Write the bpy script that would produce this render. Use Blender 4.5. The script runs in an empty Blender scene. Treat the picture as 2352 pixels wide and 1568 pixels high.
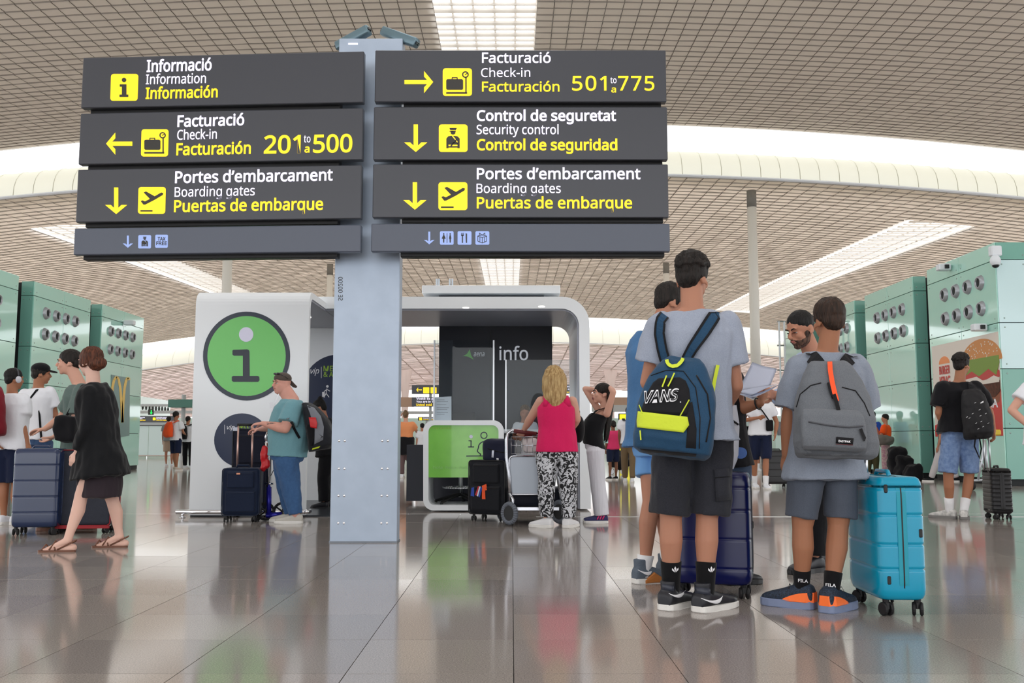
import bpy, bmesh, math, random
import numpy as np
from mathutils import Vector, Matrix, noise, Quaternion
random.seed(7)
SC = bpy.context.scene
COL = SC.collection
# ---------------- camera ----------------
F = 2230.0; CH = 0.82
PITCH = math.atan(232.0 / F)
cam_d = bpy.data.cameras.new('camera')
cam_d.sensor_width = 36.0
cam_d.lens = F / 2352.0 * 36.0
cam_d.clip_end = 600; cam_d.clip_start = 0.05
cam = bpy.data.objects.new('camera', cam_d)
COL.objects.link(cam)
cam.location = (0, 0, CH)
cam.rotation_euler = (math.pi / 2 + PITCH, 0, math.radians(-0.0))
SC.camera = cam
# ---------------- light ----------------
WORLD_STRENGTH = 2.6
w = bpy.data.worlds.new('overcast_sky'); SC.world = w; w.use_nodes = True
nt = w.node_tree
bg = nt.nodes['Background']; bg.inputs['Strength'].default_value = WORLD_STRENGTH
bg.inputs['Color'].default_value = (0.97, 0.98, 1.0, 1)
SC.view_settings.view_transform = 'Standard'
SC.view_settings.look = 'None'
SC.view_settings.gamma = 1.0
SC.view_settings.use_curve_mapping = False
SC.view_settings.exposure = 0.0
SC.cycles.use_denoising = True
SC.cycles.max_bounces = 8
SC.cycles.diffuse_bounces = 5
SC.cycles.sample_clamp_indirect = 6.0
def area_light(name, loc, sx, sy, rot, power, color=(1, 1, 1)):
    l = bpy.data.lights.new(name, 'AREA'); l.shape = 'RECTANGLE'; l.size = sx; l.size_y = sy
    l.energy = power; l.color = color
    o = bpy.data.objects.new(name, l); COL.objects.link(o); o.location = loc; o.rotation_euler = rot
    return o
SIN, COS = math.sin(PITCH), math.cos(PITCH)
def ray(px, py):
    dx = (px - 1176.0) / F; dy = (784.0 - py) / F
    return Vector((dx, COS - dy * SIN, SIN + dy * COS))
def W(px, py, Y):
    d = ray(px, py); t = Y / d.y
    return Vector((d.x * t, Y, CH + d.z * t))
def G(px, py, z=0.0):
    d = ray(px, py); t = (z - CH) / d.z
    return Vector((d.x * t, d.y * t, z))
def hit(px, py, P, N):
    d = ray(px, py); o = Vector((0, 0, CH))
    t = (P - o).dot(N) / d.dot(N)
    return o + d * t
def lin(c):
    r = []
    for v in c[:3]:
        v = v / 255.0
        r.append(v / 12.92 if v <= 0.04045 else ((v + 0.055) / 1.055) ** 2.4)
    return (r[0], r[1], r[2], 1.0)

# ---------------- materials ----------------
_M = {}
def mat(name, rgb, rough=0.6, metal=0.0, spec=0.5, bump=0.0, bscale=60.0, emis=None, es=1.0, coat=0.0,
        speck=None, sscale=200.0, alpha=1.0, trans=0.0, sheen=0.0, detail=3.0, stretch=None, ior=1.45):
    if name in _M: return _M[name]
    m = bpy.data.materials.new(name); m.use_nodes = True
    n = m.node_tree; b = n.nodes['Principled BSDF']
    b.inputs['Base Color'].default_value = lin(rgb)
    b.inputs['Roughness'].default_value = rough
    b.inputs['Metallic'].default_value = metal
    b.inputs['Specular IOR Level'].default_value = spec
    b.inputs['IOR'].default_value = ior
    b.inputs['Coat Weight'].default_value = coat
    b.inputs['Sheen Weight'].default_value = sheen
    b.inputs['Transmission Weight'].default_value = trans
    b.inputs['Alpha'].default_value = alpha
    if emis is not None:
        b.inputs['Emission Color'].default_value = lin(emis)
        b.inputs['Emission Strength'].default_value = es
    if bump or speck:
        tc = n.nodes.new('ShaderNodeTexCoord'); mp = n.nodes.new('ShaderNodeMapping')
        n.links.new(tc.outputs['Object'], mp.inputs['Vector'])
        if stretch: mp.inputs['Scale'].default_value = stretch
    if bump:
        t = n.nodes.new('ShaderNodeTexNoise'); t.inputs['Scale'].default_value = bscale
        t.inputs['Detail'].default_value = detail
        n.links.new(mp.outputs['Vector'], t.inputs['Vector'])
        bp = n.nodes.new('ShaderNodeBump'); bp.inputs['Strength'].default_value = bump
        bp.inputs['Distance'].default_value = 0.01
        n.links.new(t.outputs['Fac'], bp.inputs['Height']); n.links.new(bp.outputs['Normal'], b.inputs['Normal'])
    if speck:
        t = n.nodes.new('ShaderNodeTexNoise'); t.inputs['Scale'].default_value = sscale
        t.inputs['Detail'].default_value = 4
        n.links.new(mp.outputs['Vector'], t.inputs['Vector'])
        r = n.nodes.new('ShaderNodeValToRGB')
        r.color_ramp.elements[0].position = 0.35; r.color_ramp.elements[1].position = 0.65
        r.color_ramp.elements[0].color = lin(speck); r.color_ramp.elements[1].color = lin(rgb)
        n.links.new(t.outputs['Fac'], r.inputs['Fac']); n.links.new(r.outputs['Color'], b.inputs['Base Color'])
    _M[name] = m
    return m

# ---------------- mesh helpers ----------------
def tag(o, label=None, cat=None, group=None, kind=None):
    if label: o['label'] = label
    if cat: o['category'] = cat
    if group: o['group'] = group
    if kind: o['kind'] = kind
    return o
def empty(name, loc=(0, 0, 0), label=None, cat=None, group=None, rz=0.0):
    o = bpy.data.objects.new(name, None); COL.objects.link(o)
    o.empty_display_size = 0.1
    o.location = loc; o.rotation_euler = (0, 0, rz)
    return tag(o, label, cat, group)
def link(name, me, m, parent=None, smooth=False, world=True):
    if m is not None:
        if isinstance(m, (list, tuple)):
            for k in m: me.materials.append(k)
        else: me.materials.append(m)
    if smooth:
        me.polygons.foreach_set('use_smooth', [True] * len(me.polygons))
    o = bpy.data.objects.new(name, me); COL.objects.link(o)
    if parent is not None:
        o.parent = parent
        if world:
            # geometry given in world coordinates: undo the parents' transform
            o.matrix_parent_inverse = world_of(parent).inverted()
    return o
def world_of(p):
    M = p.matrix_parent_inverse @ loc_m(p) if p.parent else loc_m(p)
    if p.parent: M = world_of(p.parent) @ M
    return M
def loc_m(p):
    return Matrix.LocRotScale(p.location, p.rotation_euler, p.scale)
def obj(name, bm, m, parent=None, smooth=False, world=True):
    me = bpy.data.meshes.new(name)
    bm.to_mesh(me); bm.free()
    return link(name, me, m, parent, smooth, world)
def NB(): return bmesh.new()
def add_box(bm, c, s, M=None, bevel=0.0, seg=1):
    t = bmesh.new()
    bmesh.ops.create_cube(t, size=1.0)
    for v in t.verts: v.co = Vector((v.co.x * s[0], v.co.y * s[1], v.co.z * s[2]))
    if bevel > 0:
        bmesh.ops.bevel(t, geom=list(t.edges), offset=bevel, segments=seg, affect='EDGES', profile=0.5)
    for v in t.verts:
        v.co = v.co + Vector(c)
        if M is not None: v.co = M @ v.co
    merge(bm, t)
def merge(bm, t):
    mp = [bm.verts.new(v.co) for v in t.verts]
    t.verts.index_update()
    for f in t.faces:
        try:
            nf = bm.faces.new([mp[v.index] for v in f.verts]); nf.smooth = f.smooth; nf.material_index = f.material_index
        except ValueError: pass
    t.free()
def box(name, c, s, m, parent=None, bevel=0.0, seg=1, M=None):
    bm = NB(); add_box(bm, c, s, M, bevel, seg); return obj(name, bm, m, parent)
def frame_of(d):
    d = Vector(d).normalized()
    a = Vector((0, 0, 1)) if abs(d.z) < 0.9 else Vector((0, 1, 0))
    u = d.cross(a).normalized(); v = d.cross(u).normalized()
    return u, v
def add_loft(bm, rings, seg=16, cap=True):
    """rings: (centre, uvec, vvec[, exponent])"""
    prev = None; first = None
    for r in rings:
        c, u, v = Vector(r[0]), Vector(r[1]), Vector(r[2]); e = r[3] if len(r) > 3 else 2.0
        vs = []
        for i in range(seg):
            a = 2 * math.pi * i / seg; ca, sa = math.cos(a), math.sin(a)
            if e != 2.0:
                ca = math.copysign(abs(ca) ** (2 / e), ca); sa = math.copysign(abs(sa) ** (2 / e), sa)
            vs.append(bm.verts.new(c + u * ca + v * sa))
        if prev:
            for i in range(seg):
                j = (i + 1) % seg
                bm.faces.new((prev[i], prev[j], vs[j], vs[i]))
        else: first = vs
        prev = vs
    if cap:
        bm.faces.new(list(reversed(first))); bm.faces.new(prev)
def add_tube(bm, pts, r, seg=8, cap=True):
    """round tube along points; r a number or list"""
    P = [Vector(p) for p in pts]; n = len(P)
    R = r if isinstance(r, (list, tuple)) else [r] * n
    u = None; rings = []
    for i in range(n):
        d = (P[min(i + 1, n - 1)] - P[max(i - 1, 0)])
        if d.length < 1e-9: d = Vector((0, 0, 1))
        d.normalize()
        if u is None: u, v = frame_of(d)
        else:
            u = (u - d * u.dot(d))
            u = u.normalized() if u.length > 1e-6 else frame_of(d)[0]
            v = d.cross(u).normalized()
        rings.append((P[i], u * R[i], v * R[i]))
    add_loft(bm, rings, seg, cap)
def add_caps(bm, a, b, ra, rb, seg=14, fx=1.0, side=None):
    """tapered capsule with round ends"""
    a, b = Vector(a), Vector(b); d = (b - a)
    L = d.length
    d = d.normalized() if L > 1e-6 else Vector((0, 0, 1))
    if side is not None:
        u = Vector(side); u = (u - d * u.dot(d)).normalized(); v = d.cross(u)
    else: u, v = frame_of(d)
    rings = []
    for k in range(1, 4):
        t = math.pi / 2 * (1 - k / 4); rings.append((a - d * ra * math.sin(t), ra * math.cos(t)))
    rings.append((a, ra)); rings.append((b, rb))
    for k in range(1, 4):
        t = math.pi / 2 * k / 4; rings.append((b + d * rb * math.sin(t), rb * math.cos(t)))
    add_loft(bm, [(c, u * q * fx, v * q) for c, q in rings], seg)
def add_ell(bm, c, r, M=None, seg=16, rg=10):
    t = bmesh.new(); bmesh.ops.create_uvsphere(t, u_segments=seg, v_segments=rg, radius=1.0)
    for v in t.verts:
        v.co = Vector((v.co.x * r[0], v.co.y * r[1], v.co.z * r[2])) + Vector(c)
        if M is not None: v.co = M @ v.co
    merge(bm, t)
def add_prism(bm, pts, off):
    """ngon through 3-D points pushed by the vector off"""
    off = Vector(off)
    n = Vector((0, 0, 0)); P = [Vector(p) for p in pts]
    for i in range(len(P)): n += P[i].cross(P[(i + 1) % len(P)])
    if n.dot(off) > 0: P.reverse()
    a = [bm.verts.new(p) for p in P]; b = [bm.verts.new(p + off) for p in P]
    bm.faces.new(a); bm.faces.new(list(reversed(b)))
    for i in range(len(P)):
        j = (i + 1) % len(P)
        bm.faces.new((a[j], a[i], b[i], b[j]))
def rrect(x0, y0, x1, y1, r, n=5):
    out = []
    for (cx, cy, a0) in ((x1 - r, y0 + r, -90), (x1 - r, y1 - r, 0), (x0 + r, y1 - r, 90), (x0 + r, y0 + r, 180)):
        for k in range(n + 1):
            a = math.radians(a0 + 90 * k / n); out.append((cx + r * math.cos(a), cy + r * math.sin(a)))
    return out
def circ(cx, cy, rx, ry=None, n=24):
    ry = ry or rx
    return [(cx + rx * math.cos(2 * math.pi * k / n), cy + ry * math.sin(2 * math.pi * k / n)) for k in range(n)]

class Plane:
    """a real flat surface; marks are placed on it by where the photograph shows them"""
    def __init__(s, P, N, U=None):
        s.P, s.N = Vector(P), Vector(N).normalized()
        s.U = Vector(U).normalized() if U is not None else Vector((0, 0, 1)).cross(s.N).normalized()
        s.V = s.N.cross(s.U).normalized()
    def at(s, px, py, off=0.0): return hit(px, py, s.P + s.N * off, s.N)
    def plate(s, name, pxs, m, parent, off=0.0, th=0.003):
        bm = NB(); add_prism(bm, [s.at(x, y, off) for x, y in pxs], s.N * th); return obj(name, bm, m, parent)
    def plates(s, name, lists, m, parent, off=0.0, th=0.003):
        bm = NB()
        for pxs in lists: add_prism(bm, [s.at(x, y, off) for x, y in pxs], s.N * th)
        return obj(name, bm, m, parent)
    def ring(s, name, cx, cy, r0, r1, m, parent, off=0.0, th=0.003, n=40, ry=1.0, a0=0, a1=360):
        full = (a1 - a0) >= 360; k = n if full else n + 1
        bm = NB()
        A = []
        for i in range(k):
            a = math.radians(a0 + (a1 - a0) * i / n)
            q = [s.at(cx + R * math.cos(a), cy + R * ry * math.sin(a), off) for R in (r0, r1)]
            A.append([bm.verts.new(q[0]), bm.verts.new(q[1]), bm.verts.new(q[1] + s.N * th), bm.verts.new(q[0] + s.N * th)])
        for i in range(k if full else k - 1):
            a, b = A[i], A[(i + 1) % k]
            for e in range(4):
                f = (e + 1) % 4
                bm.faces.new((a[e], b[e], b[f], a[f]))
        if not full:
            bm.faces.new(A[0]); bm.faces.new(list(reversed(A[-1])))
        bmesh.ops.recalc_face_normals(bm, faces=bm.faces)
        return obj(name, bm, m, parent)
    def text(s, body, x0, x1, base, cap, m, parent, bold=0.0, off=0.0, th=0.003, name='lettering', y1=None, space=1.0, shear=0.0, rot=None):
        """fit the line between pixel columns x0..x1 with its baseline at row base and capitals cap rows high"""
        me = text_mesh(body, bold, space, shear)
        n = len(me.vertices); co = np.empty(n * 3); me.vertices.foreach_get('co', co); co = co.reshape(-1, 3)
        mn, mx = co[:, 0].min(), co[:, 0].max()
        if y1 is None: y1 = base
        A = s.at(x0, base, off); B = s.at(x1, y1, off)
        if rot: A, B = s.at(x0, base, off), s.at(x1, y1, off)
        U = B - A; Wd = U.length; U.normalize(); V = s.N.cross(U).normalized()
        if V.z < -0.01: V = -V
        C = s.at(x0, base - cap, off) if not rot else s.at(x0 - cap, base, off)
        Hm = (C - A).length
        cx = (co[:, 0] - mn) * (Wd / max(mx - mn, 1e-6)); cy = co[:, 1] * (Hm / CAPH)
        zf = (co[:, 2] - co[:, 2].min()); zf = zf / max(zf.max(), 1e-6) * th
        out = np.outer(cx, U) + np.outer(cy, V) + np.outer(zf, s.N) + np.array(A)
        me.vertices.foreach_set('co', out.astype(np.float32).ravel()); me.update()
        return link(name, me, m, parent)
def ui_font():
    # the sans that ships inside Blender; the built-in font serves when it is missing
    try:
        import os
        p = os.path.join(bpy.utils.system_resource('DATAFILES', path='fonts'), 'NotoSansHebrew-Regular.woff2')
        return bpy.data.fonts.load(p, check_existing=True)
    except Exception:
        return None
FONT = ui_font()
def text_mesh(body, bold=0.0, space=1.0, shear=0.0):
    cu = bpy.data.curves.new('lettering', 'FONT'); cu.body = body; cu.size = 1.0
    cu.offset = bold * 0.62; cu.extrude = 0.02; cu.resolution_u = 3; cu.space_character = space; cu.shear = shear
    if FONT: cu.font = FONT
    o = bpy.data.objects.new('lettering', cu); COL.objects.link(o)
    dg = bpy.context.evaluated_depsgraph_get()
    me = bpy.data.meshes.new_from_object(o.evaluated_get(dg))
    me.materials.clear()
    bpy.data.objects.remove(o); bpy.data.curves.remove(cu)
    return me

_t = text_mesh('H'); CAPH = max(v.co.y for v in _t.vertices) - min(v.co.y for v in _t.vertices); bpy.data.meshes.remove(_t)
# ================= STRUCTURE =================
M_tile = mat('polished_stone', (170, 161, 155), rough=0.10, spec=0.62, speck=(142, 134, 128), sscale=170.0)
M_joint = mat('floor_joint', (72, 66, 62), rough=0.7)
M_white = mat('white_paint', (226, 232, 238), rough=0.45)
M_steel = mat('brushed_steel', (190, 192, 195), rough=0.28, metal=1.0)
M_chrome = mat('chrome', (225, 225, 228), rough=0.08, metal=1.0)
M_black = mat('black_plastic', (18, 18, 20), rough=0.45)
M_blackg = mat('gloss_black', (14, 16, 24), rough=0.12, coat=0.3)

def translucent(name, rgb, wt=0.6):
    m = bpy.data.materials.new(name); m.use_nodes = True; n = m.node_tree
    for x in list(n.nodes): n.nodes.remove(x)
    out = n.nodes.new('ShaderNodeOutputMaterial'); mx = n.nodes.new('ShaderNodeMixShader')
    d = n.nodes.new('ShaderNodeBsdfDiffuse'); t = n.nodes.new('ShaderNodeBsdfTranslucent')
    d.inputs['Color'].default_value = lin(rgb); t.inputs['Color'].default_value = lin(rgb)
    mx.inputs[0].default_value = wt
    n.links.new(d.outputs[0], mx.inputs[1]); n.links.new(t.outputs[0], mx.inputs[2]); n.links.new(mx.outputs[0], out.inputs[0])
    return m
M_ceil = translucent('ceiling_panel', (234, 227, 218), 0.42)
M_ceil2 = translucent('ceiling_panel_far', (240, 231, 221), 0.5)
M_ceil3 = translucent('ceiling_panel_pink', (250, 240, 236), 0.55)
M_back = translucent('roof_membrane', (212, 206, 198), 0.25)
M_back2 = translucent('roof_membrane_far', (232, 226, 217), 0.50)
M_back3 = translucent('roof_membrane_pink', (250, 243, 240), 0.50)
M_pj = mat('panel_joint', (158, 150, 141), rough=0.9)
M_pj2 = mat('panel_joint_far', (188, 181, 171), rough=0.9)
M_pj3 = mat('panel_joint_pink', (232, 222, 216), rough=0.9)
# floor : polished slabs near the camera as single pieces, one surface beyond
TS = 0.6; Y0F, Y1F = 1.8, 10.8; XF = 6.0
bm = NB()
def quad(bm, a, b, c, d): bm.faces.new([bm.verts.new(p) for p in (a, b, c, d)])
xo = G(1180, 1568).x % TS
XA, XB = xo - 10 * TS, xo + 10 * TS
YA = G(800, 1547).y % TS + 1.2; YB = YA + 16 * TS
def flat_ring(bm, x0, x1, y0, y1, z, hx0, hx1, hy0, hy1):
    for (a, b, c, d) in ((x0, x1, y0, hy0), (x0, x1, hy1, y1), (x0, hx0, hy0, hy1), (hx1, x1, hy0, hy1)):
        quad(bm, (a, c, z), (b, c, z), (b, d, z), (a, d, z))
flat_ring(bm, -60, 60, -20, 160, 0.0, XA, XB, YA, YB)
fl_m = bpy.data.materials.new('polished_stone_field'); fl_m.use_nodes = True
n = fl_m.node_tree; b = n.nodes['Principled BSDF']
tc = n.nodes.new('ShaderNodeTexCoord'); mp = n.nodes.new('ShaderNodeMapping'); n.links.new(tc.outputs['Object'], mp.inputs['Vector'])
mp.inputs['Location'].default_value = (-xo, -(YA), 0)
br = n.nodes.new('ShaderNodeTexBrick'); br.offset = 0.0
br.inputs['Scale'].default_value = 1.0; br.inputs['Brick Width'].default_value = TS; br.inputs['Row Height'].default_value = TS
br.inputs['Mortar Size'].default_value = 0.004; br.inputs['Mortar Smooth'].default_value = 0.0
br.inputs['Color1'].default_value = lin((170, 161, 155)); br.inputs['Color2'].default_value = lin((164, 155, 149))
br.inputs['Mortar'].default_value = lin((72, 66, 62))
n.links.new(mp.outputs['Vector'], br.inputs['Vector']); n.links.new(br.outputs['Color'], b.inputs['Base Color'])
b.inputs['Roughness'].default_value = 0.10; b.inputs['Specular IOR Level'].default_value = 0.62
floor = tag(obj('floor', bm, fl_m), kind='structure')
bm = NB(); add_box(bm, ((XA + XB) / 2, (YA + YB) / 2, -0.06), (XB - XA, YB - YA, 0.09)); obj('floor_bed', bm, M_joint, floor)
tm = bpy.data.meshes.new('floor_tile'); bm = NB()
g = 0.0016; ht = TS / 2 - g
add_box(bm, (0, 0, -0.0075), (2 * ht, 2 * ht, 0.015)); bm.to_mesh(tm); bm.free()
tv = []
for k in range(3):
    c0 = [(170, 161, 155), (163, 155, 150), (175, 167, 160)][k]
    tv.append(mat('polished_stone_%s' % 'abc'[k], c0, rough=(0.09, 0.11, 0.10)[k], spec=0.62, speck=tuple(int(q * 0.8) for q in c0), sscale=170.0))
tms = []
for k in range(3):
    t2 = tm.copy(); t2.materials.append(tv[k]); tms.append(t2)
rr = random.Random(3)
for j in range(16):
    for i in range(20):
        cx, cy = XA + (i + .5) * TS, YA + (j + .5) * TS
        if cy < 3.2: near = True
        if cy + .3 < 2.6 or abs(cx) > 0.6 * cy + 0.7: 
            big = True
        else: big = False
        o = bpy.data.objects.new('floor_tile', tms[rr.randrange(3)]) if not big else None
        if o is None:
            continue
        COL.objects.link(o); o.parent = floor; o.location = (cx, cy, rr.uniform(-0.0003, 0.0003))
# the corners no single slab is shown for are closed by one joined part
bm = NB()
for j in range(16):
    for i in range(20):
        cx, cy = XA + (i + .5) * TS, YA + (j + .5) * TS
        if cy + .3 < 2.6 or abs(cx) > 0.6 * cy + 0.7:
            add_box(bm, (cx, cy, -0.0075), (2 * ht, 2 * ht, 0.015))
o = obj('floor_tile_margin', bm, M_tile, floor); o['kind'] = 'stuff'

# ---- ceiling vaults ----
def zA(x, y): return 12.15 + 0.0048 * max(0.0, y - 23.5) ** 2 - 0.0029 * x * x
def zB(x, y):
    t = min(1.0, (y - 36.3) / 56.7)
    return 11.05 + 1.85 * t + 0.25 * math.sin(t * math.pi) - (0.0026 - 0.0005 * t) * x * x
def zC(x, y): return 10.4 - 0.02 * (y - 94) - 0.0019 * x * x
def in_sky(x, y, zones):
    for (a, b, c, d) in zones:
        if a < x < b and c < y < d: return True
    return False
SKA = [(-2.15, 0.65, -8, 30.0)]
SKB = [(-2.15, 0.65, 42, 82), (17.5, 20.5, 42, 82), (-21.5, -18.5, 42, 82)]
def vault(name, fz, y0, y1, x0, x1, dx, dy, zones, m, ty0, parts=0, inset=0.03, sag=0.035, mb=None, mj=None):
    root = tag(empty(name), kind='structure')
    # backing sheet with the roof openings left free
    bm = NB()
    xs = list(np.arange(x0, x1 + .01, 1.0)); ys = list(np.arange(y0, y1 + .01, 1.5))
    xs = sorted(set([round(float(v), 3) for v in xs] + [v for z in zones for v in z[:2]]))
    ys = sorted(set([round(float(v), 3) for v in ys] + [v for z in zones for v in z[2:]] + [y1]))
    vv = {}
    def gv(i, j):
        if (i, j) not in vv: vv[(i, j)] = bm.verts.new((xs[i], ys[j], fz(xs[i], ys[j]) + 0.05))
        return vv[(i, j)]
    for i in range(len(xs) - 1):
        for j in range(len(ys) - 1):
            if in_sky((xs[i] + xs[i + 1]) / 2, (ys[j] + ys[j + 1]) / 2, zones): continue
            bm.faces.new((gv(i, j), gv(i, j + 1), gv(i + 1, j + 1), gv(i + 1, j)))
    obj('ceiling_backing', bm, mb, root)
    # panels
    cells = []
    nx = int((x1 - x0) / dx); ny = int((y1 - ty0) / dy)
    for j in range(ny):
        for i in range(nx):
            cx, cy = x0 + (i + .5) * dx, ty0 + (j + .5) * dy
            if in_sky(cx, cy, zones): continue
            if abs(cx) > 0.53 * cy + 4.5: continue
            cells.append((cx, cy))
    cells.sort(key=lambda c: c[1] * 1.0 + 0.02 * abs(c[0]))
    def cell_pts(cx, cy, k):
        h = (dx / 2 - k, dy / 2 - k)
        return [(cx + sx * h[0], cy + sy * h[1]) for sx, sy in ((-1, -1), (1, -1), (1, 1), (-1, 1))]
    if parts:
        pm = bpy.data.meshes.new('ceiling_panel'); bm = NB()
        a = [bm.verts.new((x, y, 0.012)) for x, y in cell_pts(0, 0, 0.001)]
        c = [bm.verts.new((x, y, -sag * (1.7 if y < 0 else .4))) for x, y in cell_pts(0, 0, inset)]
        bm.faces.new(c)
        for e in range(4): bm.faces.new((a[e], a[(e + 1) % 4], c[(e + 1) % 4], c[e]))
        bmesh.ops.recalc_face_normals(bm, faces=bm.faces)
        for f in bm.faces: f.material_index = 0 if abs(f.normal.z) > 0.9 else 1
        bm.to_mesh(pm); bm.free(); pm.materials.append(m); pm.materials.append(mj)
        # choose the largest ones that the picture shows
        vis = [c for c in cells if abs(c[0]) < 0.53 * c[1] + .2 and c[1] > 22.3]
        for (cx, cy) in vis[:parts]:
            o = bpy.data.objects.new('ceiling_panel', pm); COL.objects.link(o); o.parent = root
            e = 0.05
            nx_ = Vector((1, 0, (fz(cx + e, cy) - fz(cx - e, cy)) / (2 * e))); ny_ = Vector((0, 1, (fz(cx, cy + e) - fz(cx, cy - e)) / (2 * e)))
            nn = nx_.cross(ny_).normalized(); nx_.normalize(); yy = nn.cross(nx_)
            R = Matrix((nx_, yy, nn)).transposed().to_4x4()
            R = R @ Matrix.Rotation(rr.uniform(-.012, .012), 4, 'X') @ Matrix.Rotation(rr.uniform(-.012, .012), 4, 'Y')
            o.matrix_local = Matrix.Translation((cx, cy, fz(cx, cy) + 0.0)) @ R
        done = set(vis[:parts]); cells = [c for c in cells if c not in done]
    V = []; Fc = []
    for (cx, cy) in cells:
        b0 = len(V); t1, t2 = rr.uniform(-.006, .006), rr.uniform(-.006, .006)
        for (x, y) in cell_pts(cx, cy, 0.001): V.append((x, y, fz(x, y) + 0.012))
        for (x, y) in cell_pts(cx, cy, inset): V.append((x, y, fz(x, y) - sag * (1.7 if y < cy else .4) + t1 * (x - cx) * 4 + t2 * (y - cy) * 4))
        Fc.append((b0 + 4, b0 + 7, b0 + 6, b0 + 5))
        for e in range(4): Fc.append((b0 + e, b0 + 4 + e, b0 + 4 + (e + 1) % 4, b0 + (e + 1) % 4))
    me = bpy.data.meshes.new('ceiling_panel_field'); me.from_pydata(V, [], Fc); me.update()
    o = link('ceiling_panel_field', me, [m, mj], root)
    me.polygons.foreach_set('material_index', [0, 1, 1, 1, 1] * len(cells)); o['kind'] = 'stuff'
    # lattice of white bars in the roof openings
    for zn in zones:
        bm = NB()
        a, b_, c, d = zn
        c = max(c, 20.0)
        yy = c
        k = 0
        while yy < d:
            zz = (fz(a, yy) + fz(b_, yy)) / 2
            add_box(bm, ((a + b_) / 2, yy, zz + 0.1), (b_ - a, 0.06 if k % 2 else 0.17, 0.06)); yy += dy; k += 1
        xx = a
        while xx <= b_ + .001:
            for y_ in np.arange(c, d, 2.0):
                y2 = min(y_ + 2.0, d)
                add_tube(bm, [(xx, y_, fz(xx, y_) + .12), (xx, y2, fz(xx, y2) + .12)], 0.03, 4)
            xx += (b_ - a) / 5
        obj('skylight_lattice', bm, M_lat, root)
    return root
M_lat = translucent('skylight_lattice', (236, 232, 226), 0.55)
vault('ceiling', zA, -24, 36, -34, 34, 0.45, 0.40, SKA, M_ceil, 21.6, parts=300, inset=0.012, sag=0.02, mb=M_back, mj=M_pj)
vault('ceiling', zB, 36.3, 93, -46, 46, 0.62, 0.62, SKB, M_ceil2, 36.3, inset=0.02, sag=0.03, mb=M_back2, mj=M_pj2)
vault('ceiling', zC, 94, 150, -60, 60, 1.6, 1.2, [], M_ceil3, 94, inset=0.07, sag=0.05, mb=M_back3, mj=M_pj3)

# translucent cream lips where each vault starts, the sky open above them
M_lip = translucent('cream_membrane', (236, 237, 226), 0.72)
M_seam = mat('membrane_seam', (196, 194, 176), rough=0.8)
def lip(y0, zlow, ztop_face, depth, kx, x0, x1, dx, name):
    root = tag(empty(name), kind='structure')
    prof = []
    for k in range(7):
        a = k / 6 * math.pi / 2
        prof.append((y0 + depth * (1 - math.cos(a)), zlow + (ztop_face - zlow) * math.sin(a) ** 0.85))
    bm = NB(); rows = []
    xs = np.arange(x0, x1 + .01, dx)
    for (y, z) in prof: rows.append([bm.verts.new((float(x), y, z - kx * float(x) ** 2)) for x in xs])
    for a, b_ in zip(rows[:-1], rows[1:]):
        for i in range(len(xs) - 1): bm.faces.new((a[i], a[i + 1], b_[i + 1], b_[i]))
    o = obj('membrane', bm, M_lip, root, smooth=True)
    bm = NB()
    for x in xs[::1]:
        x = float(x)
        add_tube(bm, [(x, y - 0.015, z - kx * x * x) for (y, z) in prof], 0.014, 4)
    o = obj('seam', bm, M_seam, root); o['kind'] = 'stuff'
    bm = NB()
    for i in range(len(xs) - 1):
        xa, xb = float(xs[i]), float(xs[i + 1])
        add_tube(bm, [(xa, y0 - .02, zlow - kx * xa * xa), (xb, y0 - .02, zlow - kx * xb * xb)], 0.06, 6)
    obj('edge_trim', bm, M_white, root)
lip(36.2, 11.05, 12.35, 1.4, 0.0026, -46, 46, 0.75, 'trim_1')
lip(93.4, 10.45, 12.25, 2.0, 0.0021, -60, 60, 1.6, 'trim_2')

# round columns with a grey collar
M_col = mat('column_paint', (236, 236, 230), rough=0.5)
M_collar = mat('column_collar', (128, 126, 120), rough=0.6)
def column(px, Y, top, r=0.18):
    X = (px - 1176) / F * (Y * COS + 9 * SIN)
    root = tag(empty('column', (X, Y, 0)), kind='structure')
    bm = NB(); add_tube(bm, [(X, Y, 0), (X, Y, top)], [r * 1.12, r], 20); obj('shaft', bm, M_col, root, True)
    bm = NB(); add_tube(bm, [(X, Y, top - .42), (X, Y, top + .25)], r * 1.04, 20); obj('collar', bm, M_collar, root, True)
for px, Y, tz in ((1727, 37.5, 10.45), (526, 37.5, 10.4), (757, 58, 11.3), (1531, 58, 11.4)):
    column(px, Y, tz)
def far_column(X, Y, top):
    root = tag(empty('column', (X, Y, 0)), kind='structure')
    bm = NB(); add_tube(bm, [(X, Y, 0), (X, Y, top * .55), (X, Y, top * .8), (X, Y, top)], [.4, .42, .5, .9], 14); obj('shaft', bm, mat('pale_concrete', (240, 232, 228), rough=0.8), root, True)
for X in (-52, -36, -20, -13, 12, 26, 42): far_column(X, 118, 10.0 - .0016 * X * X)

# side and end of the hall
M_teal = mat('teal_glass', (112, 170, 152), rough=0.07, spec=0.7, coat=0.5)
M_tealf = mat('pale_teal_glass', (186, 216, 208), rough=0.15, spec=0.6)
M_gap = mat('dark_gap', (26, 32, 34), rough=0.6)
def wall_box(name, c, s, m, kind='structure'):
    return tag(box(name, c, s, m), kind=kind)
wall_box('wall_end', (0, 151, 1.2), (140, .4, 2.4), M_white)
wall_box('wall_left', (-60, 90, 2.0), (.3, 120, 4.0), M_tealf)
wall_box('wall_right', (60, 90, 2.0), (.3, 120, 4.0), M_tealf)
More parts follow.
